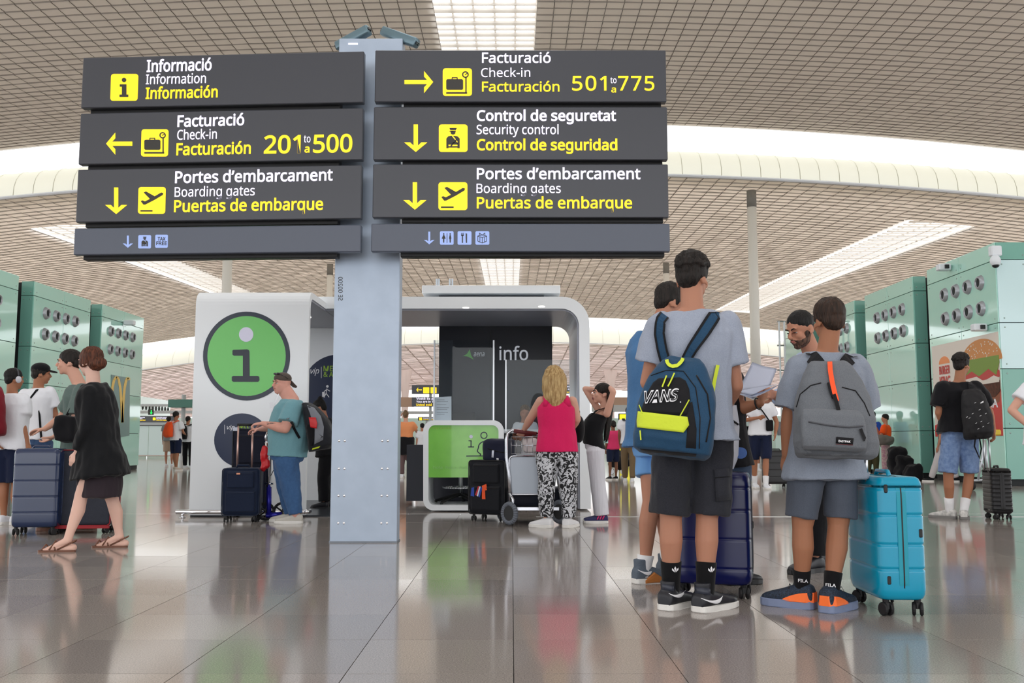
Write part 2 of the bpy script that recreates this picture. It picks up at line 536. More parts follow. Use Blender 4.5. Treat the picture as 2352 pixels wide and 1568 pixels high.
# ================= SIGN PYLON =================
M_pyl = mat('pylon_paint', (172, 186, 204), rough=0.38, metal=0.15, speck=(166, 180, 198), sscale=6)
M_pyls = mat('pylon_side', (120, 128, 138), rough=0.4)
M_sign = mat('sign_face', (64, 66, 73), rough=0.3, spec=0.5)
M_signb = mat('sign_box_black', (8, 8, 10), rough=0.5)
M_yel = mat('sign_yellow', (255, 222, 30), rough=0.4, emis=(255, 216, 30), es=0.75)
M_wht = mat('sign_white', (240, 236, 255), rough=0.4, emis=(236, 230, 255), es=0.75)
M_blu = mat('sign_pale_blue', (150, 172, 226), rough=0.4, emis=(150, 172, 226), es=0.35)
M_ink = mat('pictogram_dark', (52, 50, 46), rough=0.5)
YP = 8.12; pf = Plane((0, YP, 0), (0, -1, 0), (1, 0, 0))
pyl = empty('sign_pylon', (-1.22, YP + .1, 0), 'tall pale blue grey metal pylon carrying eight wayfinding boards', 'sign post')
zt = W(850, 88, YP).z; xl, xr = G(757, 1246).x, G(911, 1246).x
PD = 0.2
bm = NB(); add_box(bm, ((xl + xr) / 2, YP + PD / 2, zt / 2), (xr - xl, PD, zt), bevel=0.006); obj('post', bm, M_pyl, pyl)
bm = NB(); add_box(bm, ((xl + xr) / 2, YP + PD / 2, 0.006), (xr - xl + .01, PD + .01, 0.012)); obj('base_plate', bm, M_pyls, pyl)
for (x, y) in [(779 + dx, y) for y in (1012, 1076, 1138, 1201) for dx in (0, 13, 99, 112)]:
    c = pf.at(x - (y - 1012) * .012, y); bm = NB(); add_ell(bm, c, (.011, .005, .011), seg=10, rg=6); obj('bolt', bm, M_chrome, pyl, True)
for (x, y) in ((758.5, 1246), (910, 1246)):
    pass
pf.text('SE 00200', 777, 777, 690, 10, M_ink, pyl, off=0.0, y1=636, name='lettering', rot=True)
pf.plate('slot', [(800, 99), (822, 99), (822, 103), (800, 103)], M_wht, pyl)
# two bullet cameras lying on the cap
def bullet_camera(px0, py0, px1, py1, Y0, Y1, lab):
    a, b = W(px0, py0, Y0), W(px1, py1, Y1); d = (b - a).normalized()
    r = empty('security_camera', (a.x, a.y, zt), lab, 'camera')
    u, v = frame_of(d); s = .042
    bm = NB(); add_loft(bm, [(a, u * s * .9, v * s * .9, 5), (a + d * .01, u * s, v * s, 5), (b - d * .01, u * s, v * s, 5), (b, u * s * .9, v * s * .9, 5)], 20); obj('housing', bm, mat('camera_housing', (104, 128, 138), rough=0.3, metal=0.3), r, True)
    bm = NB()
    for q in (-.016, .016): add_tube(bm, [b + u * q, b + u * q + d * .01], .013, 12)
    add_tube(bm, [a + u * 0, a - d * .012], .028, 12)
    obj('lens', bm, M_blackg, r)
    m = (a + b) / 2
    bm = NB(); add_tube(bm, [(m.x, m.y, zt - .001), (m.x, m.y, m.z)], .016, 8); obj('bracket', bm, M_pyls, r)
bullet_camera(775, 108, 848, 68, YP + .14, YP + .02, 'blue grey bullet camera angled down to the left on the pylon cap')
bullet_camera(880, 72, 958, 100, YP + .14, YP + .02, 'blue grey bullet camera pointing right on the pylon cap')

M_sign_low = mat('sign_face_low', (80, 86, 100), rough=0.3, spec=0.5)
def sign(TL, TR, BR, BL, YL, YR, label, group=None):
    zt_ = (W(TR[0], TR[1], YR).z + W(TL[0], TL[1], YL).z) / 2; zb_ = (W(BR[0], BR[1], YR).z + W(BL[0], BL[1], YL).z) / 2
    A = W(TL[0], TL[1], YL); B = W(TR[0], TR[1], YR); A.z = B.z = 0
    U = (B - A).normalized(); N = Vector((U.y, -U.x, 0))
    if N.y > 0: N = -N
    L = (B - A).length; th = .07
    root = empty('wayfinding_sign', ((A.x + B.x) / 2, (A.y + B.y) / 2, zb_), label, 'sign', 'wayfinding boards on the pylon')
    R = Matrix((U, -N, Vector((0, 0, 1)))).transposed().to_4x4()
    Mx = Matrix.Translation(A + Vector((0, 0, zb_))) @ R
    bm = NB(); add_box(bm, (L / 2, th / 2, (zt_ - zb_) / 2), (L, th, zt_ - zb_), Mx, bevel=.006); obj('panel', bm, M_sign_low if label.startswith('low') else M_sign, root)
    side = -1 if A.x < -1.3 else 1
    x0, x1 = (.05, L - .21) if side < 0 else (.235, L - .035)
    bm = NB(); add_box(bm, ((x0 + x1) / 2, th + .045, (zt_ - zb_) / 2 - .035), (x1 - x0, .09, (zt_ - zb_) - .01), Mx, bevel=.004); obj('light_box', bm, M_signb, root)
    # arm to the pylon
    xa = L - .12 if side < 0 else .12
    bm = NB(); add_box(bm, (xa, th + .085, (zt_ - zb_) / 2), (.1, .17, .1), Mx); obj('bracket', bm, M_pyls, root)
    return root, Plane(A, N, U)
def arrow(P, root, cx, cy, L, t, dirn, hw, m):
    """solid arrow like the airport ones: shaft and chevron head"""
    s = t / 2
    pts = [(L, 0), (L - hw - s * .2, hw + s * 1.1), (L - hw - s * .2, hw - s * 1.6), (L - s * 2.0 - s * .9, s), (0, s), (0, -s), (L - s * 2.0 - s * .9, -s), (L - hw - s * .2, -hw + s * 1.6), (L - hw - s * .2, -hw - s * 1.1)]
    a = {'r': 0, 'd': 90, 'l': 180}[dirn]; a = math.radians(a); ca, sa = math.cos(a), math.sin(a)
    out = []
    for x, y in pts:
        x -= L / 2; out.append((cx + x * ca - y * sa, cy + x * sa + y * ca))
    P.plate('arrow', out, m, root)
def box_icon(P, root, x0, y0, x1, y1, m, name='pictogram', sk=0.0):
    r = (x1 - x0) * .1
    pts = [(x + sk * (y1 - y) / (y1 - y0), y) for x, y in rrect(x0, y0, x1, y1, r)]
    return P.plate(name, pts, m, root)
def stroke(x0, y0, x1, y1, w):
    dx, dy = x1 - x0, y1 - y0; L = math.hypot(dx, dy); nx, ny = -dy / L * w / 2, dx / L * w / 2
    return [(x0 + nx, y0 + ny), (x1 + nx, y1 + ny), (x1 - nx, y1 - ny), (x0 - nx, y0 - ny)]
OF = .0032
def pic_luggage(P, ic, x0, y0, S):
    f = lambda l: [(x0 + a * S, y0 + b * S) for a, b in l]
    P.plates('luggage_symbol', [f(rrect(.12, .38, .72, .76, .06)), f(stroke(.32, .33, .52, .33, .035)), f(stroke(.33, .33, .33, .4, .035)), f(stroke(.51, .33, .51, .4, .035)),
                                f(stroke(.12, .87, .86, .87, .06)), f(stroke(.82, .3, .82, .87, .05)), f(stroke(.78, .23, .86, .18, .03))], M_ink, ic, off=OF, th=.002)
    P.ring('scale_dial', x0 + .8 * S, y0 + .22 * S, .075 * S, .12 * S, M_ink, ic, off=OF, th=.002, n=20)
def pic_officer(P, ic, x0, y0, S, m=None):
    m = m or M_ink
    f = lambda l: [(x0 + a * S, y0 + b * S) for a, b in l]
    P.plates('officer_symbol', [f([(.37, .12), (.64, .12), (.6, .2), (.4, .2)]), f([(.4, .22), (.6, .22), (.6, .26), (.36, .26)]),
                                f(circ(.5, .29, .09, .07, 14)), f([(.26, .85), (.26, .5), (.33, .42), (.45, .4), (.68, .68), (.68, .72), (.34, .72), (.34, .85)]),
                                f([(.5, .4), (.66, .42), (.74, .5), (.74, .85), (.66, .85), (.66, .6)]), f(stroke(.34, .8, .66, .8, .05)), f(stroke(.42, .78, .64, .52, .05))], m, ic, off=OF, th=.002)
def pic_plane(P, ic, x0, y0, S):
    f = lambda l: [(x0 + a * S, y0 + b * S) for a, b in l]
    P.plates('takeoff_symbol', [f([(.1, .52), (.17, .49), (.26, .53), (.44, .44), (.21, .2), (.3, .16), (.62, .34), (.86, .2), (.94, .22), (.92, .29), (.62, .47), (.27, .65), (.2, .65)]),
                                f(stroke(.09, .88, .54, .88, .055))], M_ink, ic, off=OF, th=.002)
def pic_i(P, ic, x0, y0, S):
    f = lambda l: [(x0 + a * S, y0 + b * S) for a, b in l]
    P.plates('information_symbol', [f(circ(.5, .22, .085, .085, 18)), f([(.34, .38), (.59, .38), (.59, .76), (.66, .76), (.66, .85), (.33, .85), (.33, .76), (.42, .76), (.42, .47), (.34, .47)])], M_ink, ic, off=OF, th=.002)

YR_, YL_ = 7.86, 8.0
s1, P1 = sign((191, 132), (836, 118), (834, 235), (187, 248), YL_, YR_, 'dark board with yellow i and the words Informacio, Information, Informacion')
ic = box_icon(P1, s1, 253.5, 170, 316, 231.5, M_yel, sk=2); pic_i(P1, ic, 254, 170, 62)
P1.text('Informació', 337, 486, 165, 26, M_wht, s1, bold=.03, y1=161); P1.text('Information', 335, 473, 193.5, 22, M_wht, s1, bold=.008, y1=190.5); P1.text('Información', 334.5, 500, 227, 25, M_yel, s1, bold=.03, y1=223)
s2, P2 = sign((185, 261), (834, 247), (831, 366), (181, 378), YL_, YR_, 'dark board with left arrow to check-in counters 201 to 500')
arrow(P2, s2, 274, 330, 60, 9.5, 'l', 20, M_yel); ic = box_icon(P2, s2, 324, 297, 386, 359.5, M_yel, sk=1.5); pic_luggage(P2, ic, 324, 297, 62)
P2.text('Facturació', 407.5, 561, 291, 25, M_wht, s2, bold=.03, y1=287); P2.text('Check-in', 407, 498, 321, 22, M_wht, s2, bold=.008, y1=318.5); P2.text('Facturación', 405, 576, 356, 26, M_yel, s2, bold=.03, y1=352.5)
P2.text('201', 606, 690, 352, 39.5, M_yel, s2, bold=.025, y1=350.5); P2.text('500', 719, 809, 350, 39.5, M_yel, s2, bold=.025, y1=348.5); P2.text('to', 698, 713, 327, 17, M_wht, s2, y1=326.8); P2.text('a', 699.5, 711, 350, 17, M_yel, s2, bold=.03, y1=349.8)
s3, P3 = sign((179, 390), (831, 378), (829, 500), (173, 512), YL_, YR_, 'left dark board with down arrow, take-off symbol and Puertas de embarque')
arrow(P3, s3, 267, 461, 61, 9.5, 'd', 20, M_yel); ic = box_icon(P3, s3, 317, 429.5, 379.5, 491, M_yel, sk=1.5); pic_plane(P3, ic, 317, 429.5, 62)
P3.text('Portes d’embarcament', 402, 764, 420, 25.5, M_wht, s3, bold=.028, y1=414); P3.text('Boarding gates', 401, 585, 452, 22, M_wht, s3, bold=.004, y1=448.5); P3.text('Puertas de embarque', 399.5, 742, 486.5, 26, M_yel, s3, bold=.028, y1=481)
s4, P4 = sign((171, 526), (829, 514), (827, 577), (168, 586), YL_, YR_, 'low dark board with pale blue customs and TAX FREE symbols')
arrow(P4, s4, 294, 555, 28, 4.5, 'd', 9.5, M_blu)
ic = box_icon(P4, s4, 317.5, 540, 347, 570.5, M_blu, sk=.5); pic_officer(P4, ic, 317.5, 540, 30)
ic = box_icon(P4, s4, 356.5, 539, 385.5, 569, M_blu, sk=.5); P4.text('TAX', 362, 380, 552.5, 8, M_ink, ic, bold=.02, off=OF, th=.002); P4.text('FREE', 359, 383, 562.5, 8, M_ink, ic, bold=.02, off=OF, th=.002)
s5, P5 = sign((862, 118), (1529, 112), (1531, 232), (860, 236), YR_, YR_, 'dark board with right arrow to check-in counters 501 to 775')
arrow(P5, s5, 962, 188.5, 66, 9.5, 'r', 20, M_yel); ic = box_icon(P5, s5, 1017, 157, 1084, 220.5, M_yel); pic_luggage(P5, ic, 1017, 157, 65)
P5.text('Facturació', 1107, 1265, 144, 22.5, M_wht, s5, bold=.02, y1=144); P5.text('Check-in', 1105, 1218, 177, 20, M_wht, s5, y1=176.5); P5.text('Facturación', 1107, 1285, 210, 22, M_yel, s5, bold=.018, y1=210)
P5.text('501', 1314, 1393, 207.5, 32.5, M_yel, s5, bold=.015, space=1.1); P5.text('775', 1420, 1503, 207.5, 32.5, M_yel, s5, bold=.015, space=1.1); P5.text('to', 1402, 1416, 191, 14, M_wht, s5); P5.text('a', 1404, 1415, 212, 14, M_yel, s5, bold=.02)
s6, P6 = sign((859, 247), (1532, 244), (1534, 366), (857, 368), YR_, YR_, 'dark board with officer symbol, Security control and Control de seguridad')
arrow(P6, s6, 955, 317.5, 63, 10, 'd', 21, M_yel); ic = box_icon(P6, s6, 1008, 286, 1074, 349, M_yel); pic_officer(P6, ic, 1008.5, 286, 64)
P6.text('Control de seguretat', 1095, 1415, 277, 23, M_wht, s6, bold=.035); P6.text('Security control', 1094.5, 1283, 308, 21, M_wht, s6, bold=.01); P6.text('Control de seguridad', 1095, 1418, 344.5, 24, M_yel, s6, bold=.035)
s7, P7 = sign((857, 378), (1534, 376), (1537, 499), (854, 500), YR_, YR_, 'right dark board with down arrow, take-off symbol and Puertas de embarque')
arrow(P7, s7, 953, 450, 63, 10, 'd', 21, M_yel); ic = box_icon(P7, s7, 1007, 418.5, 1073.5, 482.5, M_yel); pic_plane(P7, ic, 1007, 418.5, 65)
P7.text('Portes d’embarcament', 1095, 1471, 411, 24.5, M_wht, s7, bold=.025); P7.text('Boarding gates', 1094.5, 1288, 443, 21, M_wht, s7, bold=.004); P7.text('Puertas de embarque', 1095, 1452, 478, 25, M_yel, s7, bold=.025)
s8, P8 = sign((853, 514), (1538, 513), (1538, 578), (852, 577), YR_, YR_, 'low dark board with pale blue toilet, restaurant and gift symbols')
arrow(P8, s8, 986, 546.5, 29, 4.5, 'd', 9.5, M_blu)
g_ = lambda x0, S, l: [(x0 + a * S, 531 + b * S) for a, b in l]
ic = box_icon(P8, s8, 1010.5, 531, 1042, 562, M_blu)
q = []
for cx in (.28, .76):
    q.append(g_(1010.5, 31, circ(cx, .2, .055, n=12)))
    q.append(g_(1010.5, 31, [(cx - .04, .28), (cx + .04, .28), (cx + (.15 if cx < .5 else .09), .55), (cx + .05, .55), (cx + .04, .84), (cx - .04, .84), (cx - .05, .55), (cx - (.15 if cx < .5 else .09), .55)]))
q.append(g_(1010.5, 31, stroke(.52, .14, .52, .86, .04)))
P8.plates('toilet_symbol', q, M_ink, ic, off=OF, th=.002)
ic = box_icon(P8, s8, 1051, 531, 1083, 562, M_blu)
q = [g_(1051, 31, stroke(.36, .3, .36, .86, .08)), g_(1051, 31, stroke(.26, .3, .46, .3, .07)), g_(1051, 31, [(.6, .14), (.7, .18), (.7, .86), (.62, .86), (.6, .5)])] + [g_(1051, 31, stroke(x, .12, x, .32, .035)) for x in (.28, .36, .44)]
P8.plates('restaurant_symbol', q, M_ink, ic, off=OF, th=.002)
ic = box_icon(P8, s8, 1092, 531, 1124, 562, M_blu)
q = [g_(1092, 31, stroke(*s_, .04)) for s_ in ((.15, .36, .5, .46), (.5, .46, .85, .36), (.15, .36, .5, .26), (.5, .26, .85, .36), (.18, .37, .18, .74), (.82, .37, .82, .74), (.18, .74, .5, .87), (.82, .74, .5, .87), (.5, .46, .5, .87), (.33, .42, .33, .8), (.67, .42, .67, .8), (.5, .3, .3, .12), (.5, .3, .7, .12), (.3, .12, .3, .28), (.7, .12, .7, .28))]
P8.plates('gift_symbol', q, M_ink, ic, off=OF, th=.002)

# ================= INFORMATION BOOTH =================
M_bw = mat('booth_white', (238, 243, 247), rough=0.32, spec=0.45)
M_bedge = mat('booth_edge', (206, 216, 226), rough=0.3)
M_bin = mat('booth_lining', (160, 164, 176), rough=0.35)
M_green = mat('sign_green', (118, 204, 112), rough=0.35)
M_slate = mat('ring_slate', (52, 60, 74), rough=0.4)
M_navy = mat('circle_navy', (34, 46, 76), rough=0.35)
YB0 = 10.9
booth = empty('information_booth', (-.9, 12.4, 0), 'white rounded information booth with a large green i on its end wall', 'information booth')
xl, xr = G(433, 1187).x, W(700, 1187, YB0).x
zt_b = W(600, 667, YB0).z
# end wall that bends over into the roof and runs back
TH = .075; RC = .16; LEN = 2.9
def shell_profile(z1, R, y0, y1, n=7):
    o = [(y0, 0.02)]
    for k in range(n + 1):
        a = math.pi * .5 * k / n; o.append((y0 + R - R * math.cos(a), z1 - R + R * math.sin(a)))
    o.append((y1, z1)); return o
def strip(bm, outer, inner, mk):
    A = [[bm.verts.new(mk(p, s)) for s in (0, 1)] for p in outer]; B = [[bm.verts.new(mk(p, s)) for s in (0, 1)] for p in inner]
    n = len(outer)
    for i in range(n - 1):
        bm.faces.new((A[i][0], A[i][1], A[i + 1][1], A[i + 1][0])); bm.faces.new((B[i][0], B[i + 1][0], B[i + 1][1], B[i][1]))
        for s in (0, 1): bm.faces.new((A[i][s], A[i + 1][s], B[i + 1][s], B[i][s]))
    for i in (0, n - 1): bm.faces.new((A[i][0], B[i][0], B[i][1], A[i][1]))
    bmesh.ops.recalc_face_normals(bm, faces=bm.faces)
bm = NB()
o_ = shell_profile(zt_b, RC, YB0, YB0 + LEN); i_ = [(YB0 + TH, .02)] + shell_profile(zt_b - TH, RC - TH * .5, YB0 + TH, YB0 + LEN)[1:]
strip(bm, o_, i_, lambda p, s: (xl if s == 0 else xr, p[0], p[1]))
shell = obj('end_shell', bm, M_bw, booth)
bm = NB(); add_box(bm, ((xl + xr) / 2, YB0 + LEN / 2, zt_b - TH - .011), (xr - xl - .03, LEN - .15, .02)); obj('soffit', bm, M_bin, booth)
# far wall of that shell with its own navy disc
PB = Plane((0, YB0 + LEN, 0), (0, -1, 0), (1, 0, 0))
xb1 = xr + 0.62
bm = NB(); add_box(bm, ((xl + xb1) / 2, YB0 + LEN + .03, zt_b / 2), (xb1 - xl, .06, zt_b - .02)); back = obj('rear_wall', bm, M_bw, booth)
PB.plate('navy_disc', circ(777, 897, 83, 83, 48), M_navy, back)
M_lime = mat('lime_print', (150, 190, 60), rough=0.5); M_prw = mat('white_print', (232, 234, 240), rough=0.5)
PB.text('vip', 713, 733, 858, 13, M_prw, back, off=.0032, th=.002, shear=.3, bold=.01)
PB.text('MEET', 743, 783, 852, 12, M_lime, back, off=.0032, th=.002, bold=.02); PB.text('& ASSIST', 743, 800, 865, 11, M_lime, back, off=.0032, th=.002, bold=.02)
PB.plates('divider', [stroke(708, 842, 708, 868, 1.2), stroke(738, 842, 738, 868, 1.2)], M_prw, back, off=.0032, th=.002)
PB.plates('walker_symbol', [circ(752, 887, 3, 3, 12), stroke(751, 892, 749, 903, 1.6), stroke(749, 903, 744, 913, 1.6), stroke(749, 903, 756, 912, 1.6), stroke(751, 894, 744, 899, 1.6), stroke(751, 894, 758, 898, 1.6), rrect(740, 900, 746, 911, 1)], M_prw, back, off=.0032, th=.002)
# the great green i
PE = Plane((0, YB0, 0), (0, -1, 0), (1, 0, 0))
disc = PE.plate('green_disc', circ(566.5, 817.5, 91, 93, 64), M_green, booth); 
PE.ring('disc_rim', 566.5, 817.5, 90, 100, M_slate, booth, n=64, ry=1.02, th=.004)
PE.plate('letter_dot', circ(565.5, 768, 16.5, 16.8, 32), mat('dot_lilac', (222, 222, 244), rough=.4), disc, off=.0034, th=.003)
PE.plate('letter_stem', [(536, 803)] + [(p[0], p[1]) for p in ((568, 802), (571.5, 803.5), (573, 807), (573.5, 863), (592, 863), (595.5, 865), (596, 873), (593, 876.5), (536, 876.5), (532.5, 874), (532.5, 865), (536, 863), (558, 863), (558, 816.5), (537, 816.5), (534, 814), (534, 805))], mat('ink_blue_black', (44, 50, 62), rough=.4), disc, off=.0034, th=.003)
d2 = PE.plate('navy_disc', circ(556, 1011, 64, 62, 48), M_navy, booth)
PE.text('vip', 521, 539, 986, 10, M_prw, d2, off=.0034, th=.002, shear=.3, bold=.01); PE.text('MEET', 549, 580, 983, 10, M_lime, d2, off=.0034, th=.002, bold=.02)
PE.plate('divider', stroke(516, 975, 516, 996, 1), M_prw, d2, off=.0034, th=.002)
# bumper rail
bm = NB(); zr = W(450, 1175, YB0 - .12).z
add_tube(bm, [(xl - .1, YB0 - .12, zr), (xr + .02, YB0 - .12, zr)], .024, 12); add_tube(bm, [(xr + .02, YB0 - .12, zr), (xr + .06, YB0 - .02, zr)], .024, 10)
for x in (xl - .03, xr - .03):
    add_tube(bm, [(x, YB0 - .12, 0), (x, YB0 - .12, zr)], .014, 8); add_tube(bm, [(x, YB0 - .12, 0), (x, YB0 - .12, .012)], .035, 12)
tag(obj('bumper_rail', bm, M_chrome, None, True), 'polished steel bumper rail at the foot of the green i wall', 'rail')
# portal frame over the counter
YF = 11.9; x2 = W(1356, 1000, YF).x; zt2 = W(1100, 681, YF).z; x1f = W(716, 690, YF).x
th2 = .15; R2 = .34; DP = 1.75
def portal(R, xr_, z1, x0, n=10):
    o = [(x0, z1)]
    for k in range(n + 1):
        a = math.pi / 2 * (1 - k / n); o.append((xr_ - R + R * math.cos(a), z1 - R + R * math.sin(a)))
    o.append((xr_, .02)); return o
po, pi_ = portal(R2, x2, zt2, x1f), portal(R2 - .13, x2 - .13, zt2 - th2, x1f)
bm = NB(); strip(bm, po, pi_, lambda p, s: (p[0], YF + s * DP, p[1]))
obj('portal_frame', bm, M_bw, booth)
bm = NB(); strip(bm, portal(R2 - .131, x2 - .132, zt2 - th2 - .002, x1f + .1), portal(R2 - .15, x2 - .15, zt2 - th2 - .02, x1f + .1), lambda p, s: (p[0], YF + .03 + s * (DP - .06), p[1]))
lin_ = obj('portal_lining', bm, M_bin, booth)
for (px, py) in ((1070, 706), (1244, 703), (703, 779)):
    zz = (zt2 - th2 - .021) if px > 900 else (zt_b - TH - .022)
    c = G(px, py, zz) if px > 900 else Vector((xr - .35, YB0 + 1.6, zz))
    bm = NB(); add_tube(bm, [c + Vector((0, 0, 0)), c - Vector((0, 0, .008))], .04, 18); obj('downlight', bm, mat('lamp_lit', (255, 250, 240), emis=(255, 250, 240), es=3.0), booth)
# raised slab over the frame
bm = NB(); a, b = W(969, 655, YF + .1), W(1287, 655, YF + .1)
add_box(bm, ((a.x + b.x) / 2, YF + .1 + .8, a.z - .05), (b.x - a.x, 1.6, .1), bevel=.006); obj('raised_slab', bm, M_bw, booth)
bm = NB(); add_box(bm, ((a.x + b.x) / 2, YF + .9, zt2 + .02), (b.x - a.x - .4, 1.2, .12)); obj('slab_support', bm, M_slate, booth)
bm = NB()
for px in (1003, 1008, 1033, 1039):
    c = W(px, 656, YF + .5); add_tube(bm, [c + Vector((0, 0, -.05)), c + Vector((0, 0, .09))], .012, 6)
obj('antenna', bm, M_bedge, booth)
# dark back panel
YK = 13.55; PK = Plane((0, YK, 0), (0, -1, 0), (1, 0, 0))
a, b = W(1009, 736, YK), W(1268, 736, YK)
bm = NB(); add_box(bm, ((a.x + b.x) / 2, YK + .04, zt2 / 2 - .07), (b.x - a.x, .08, zt2 - .16), bevel=.004); kp = obj('dark_back_panel', bm, mat('back_panel_black', (16, 20, 32), rough=.22, spec=.4), booth)
bm = NB(); add_box(bm, ((a.x + b.x) / 2 - .07, YK - .01, zt2 / 2 - .1), (.008, .02, zt2 - .25)); obj('panel_joint', bm, M_black, booth)
PK.text('info', 1147, 1213, 826.5, 30, mat('lit_print', (222, 226, 234), rough=.5, emis=(200, 204, 212), es=.35), kp, bold=.012, th=.006); PK.plate('divider', stroke(1135, 797, 1135, 826, 2), M_prw, kp)
PK.text('aena', 1088, 1113, 818, 11.5, M_prw, kp, bold=.012, shear=.2, th=.006)
PK.plate('leaf_emblem', [(1064, 817), (1072, 813), (1079, 802), (1082, 815), (1088, 826), (1076, 819)], mat('emblem_green', (96, 196, 72), rough=.4), kp)
bm = NB(); add_box(bm, (x2 - .22, YF + 1.1, .5), (.2, .9, 1.0)); obj('side_cabinet', bm, mat('cabinet_brown', (92, 84, 84), rough=.4), booth)
bm = NB(); add_box(bm, (x2 - .32, YF + 1.05, 1.02), (.3, 1.1, .05), bevel=.01); obj('side_worktop', bm, M_bw, booth)
bm = NB(); add_box(bm, (-.75, YK - .3, .42), (1.3, .5, .74)); obj('low_cabinet', bm, mat('cabinet_navy', (22, 26, 42), rough=.4), booth)
bm = NB(); add_box(bm, ((xl + xb1) / 2, YB0 + 1.5, .008), (xb1 - xl, 2.9, .016)); obj('plinth', bm, mat('booth_plinth', (52, 56, 62), rough=.25), booth)

# ---- counter : a rounded white ring with a green front
YC = 11.7; PC = Plane((0, YC, 0), (0, -1, 0), (1, 0, 0))
ctr = empty('counter', (-.5, YC + .3, 0), 'white rounded counter with a green front and i symbol', 'counter')
def rr_world(x0, y0, x1, y1, r, Y, n=7): return [W(x, y, Y) for x, y in rrect(x0, y0, x1, y1, r, n)]
O_, I_ = rrect(972, 965, 1157, 1172, 24, 8), rrect(984, 976, 1145, 1160, 15, 8)
def ringbody(O_, I_, Y, D):
    bm = NB(); n = len(O_)
    q = [[bm.verts.new(W(p[0], p[1], Y) + Vector((0, s * D, 0))) for p in L] for s in (0, 1) for L in (O_, I_)]
    of, inf, ob, inb = q
    for i in range(n):
        j = (i + 1) % n
        bm.faces.new((of[i], of[j], inf[j], inf[i])); bm.faces.new((ob[i], inb[i], inb[j], ob[j])); bm.faces.new((of[i], ob[i], ob[j], of[j])); bm.faces.new((inf[i], inf[j], inb[j], inb[i]))
    bmesh.ops.recalc_face_normals(bm, faces=bm.faces); return bm
obj('counter_frame', ringbody(O_, I_, YC, .75), M_bw, ctr)
pn = PC.plate('green_front', rrect(983.5, 975.5, 1145.5, 1096, 2, 3), mat('counter_green', (132, 206, 84), rough=.16, coat=.5, speck=(122, 196, 76), sscale=4), ctr, off=-.05, th=.02)
o1 = -.03
PC.ring('person_head', 1111.5, 999.5, 6, 8.3, M_slate, pn, off=o1, n=24)
PC.ring('person_back', 1113, 1028, 13, 15.5, M_slate, pn, off=o1, n=20, a0=185, a1=330)
PC.plates('person_lines', [stroke(1099.5, 1026, 1096, 1036, 2.4), stroke(1096, 1036, 1104, 1043, 2.4), stroke(1104, 1041, 1103, 1047, 2.4), stroke(1071, 1047, 1112, 1046.5, 2.4)], M_slate, pn, off=o1)
PC.plate('small_i_dot', circ(1082, 1002.5, 4, 4, 16), mat('dot_lilac', (222, 222, 244)), pn, off=o1)
PC.plates('small_i', [stroke(1076, 1012, 1083, 1012, 2.2), stroke(1082, 1011, 1082, 1026, 2.4), stroke(1075, 1026, 1089, 1026, 2.2)], M_slate, pn, off=o1)
M_fy = mat('faint_lime', (150, 196, 70), rough=.4)
PC.text('hola  hello  hallo', 995, 1080, 1076, 6, mat('faint_white_print', (140, 200, 110), rough=.4), pn, off=o1)
PC.text('help ajuda', 988, 1036, 985, 5.5, M_fy, pn, off=o1)
# glass screens
M_glass = bpy.data.materials.new('screen_glass'); M_glass.use_nodes = True
n = M_glass.node_tree
for x in list(n.nodes): n.nodes.remove(x)
o = n.nodes.new('ShaderNodeOutputMaterial'); mx = n.nodes.new('ShaderNodeMixShader'); tr = n.nodes.new('ShaderNodeBsdfTransparent'); gl = n.nodes.new('ShaderNodeBsdfGlossy'); fr = n.nodes.new('ShaderNodeMapRange'); lw = n.nodes.new('ShaderNodeLayerWeight'); lw.inputs['Blend'].default_value = .3; n.links.new(lw.outputs['Facing'], fr.inputs['Value']); fr.inputs['To Min'].default_value = .015; fr.inputs['To Max'].default_value = .35
gl.inputs['Roughness'].default_value = .02; tr.inputs['Color'].default_value = (.9, .93, .94, 1)
n.links.new(fr.outputs[0], mx.inputs[0]); n.links.new(tr.outputs[0], mx.inputs[1]); n.links.new(gl.outputs[0], mx.inputs[2]); n.links.new(mx.outputs[0], o.inputs[0])
def screen(px0, px1, ptop, pbot, Y, lab, posts):
    r = empty('glass_screen', W((px0 + px1) / 2, pbot, Y), lab, 'screen')
    a, b = W(px0, ptop, Y), W(px1, ptop, Y); z0 = W(px0, pbot, Y).z
    bm = NB(); add_box(bm, ((a.x + b.x) / 2, Y, (a.z + z0) / 2), (abs(b.x - a.x), .008, a.z - z0)); obj('pane', bm, M_glass, r)
    for px in posts:
        x = W(px, ptop, Y).x; bm = NB(); add_box(bm, (x, Y, (a.z + z0) / 2), (.018, .03, a.z - z0)); obj('post', bm, M_steel, r)
screen(999, 1134, 781, 966, YC + .1, 'tall clear glass screen standing on the green counter', (998, 1134))
screen(1162, 1330, 826, 990, YC + .55, 'lower clear glass screen behind the blonde woman', (1162, 1330))
bm = NB(); add_box(bm, W(1242, 990, YC + .75) + Vector((0, .2, 0)), (.95, .5, .05), bevel=.01)
obj('desk_top', bm, M_bw, booth)
# tablet stand and notice on the counter
r = empty('notice_holder', W(1018, 966, YC + .2), 'white A4 notice in a stand on the left end of the green counter', 'notice')
pn_ = Plane((0, YC + .15, 0), (0, -1, 0), (1, 0, 0))
sh = pn_.plate('sheet', [(999, 912), (1037, 910), (1037, 966), (998, 966)], mat('paper', (226, 230, 238), rough=.7), r, th=.004)
pn_.plates('print_lines', [stroke(1003, y, 1003 + L, y, 1) for y, L in ((918, 18), (922, 26), (929, 22), (936, 28), (940, 24), (947, 26), (951, 18))], mat('grey_print', (150, 154, 164), rough=.7), r, off=.004, th=.001)
r = tag(pn_.plate('equipment', rrect(1040, 948, 1092, 966, 3), M_black, None, off=-.2, th=.12), 'low black screen lying behind the counter top', 'monitor')
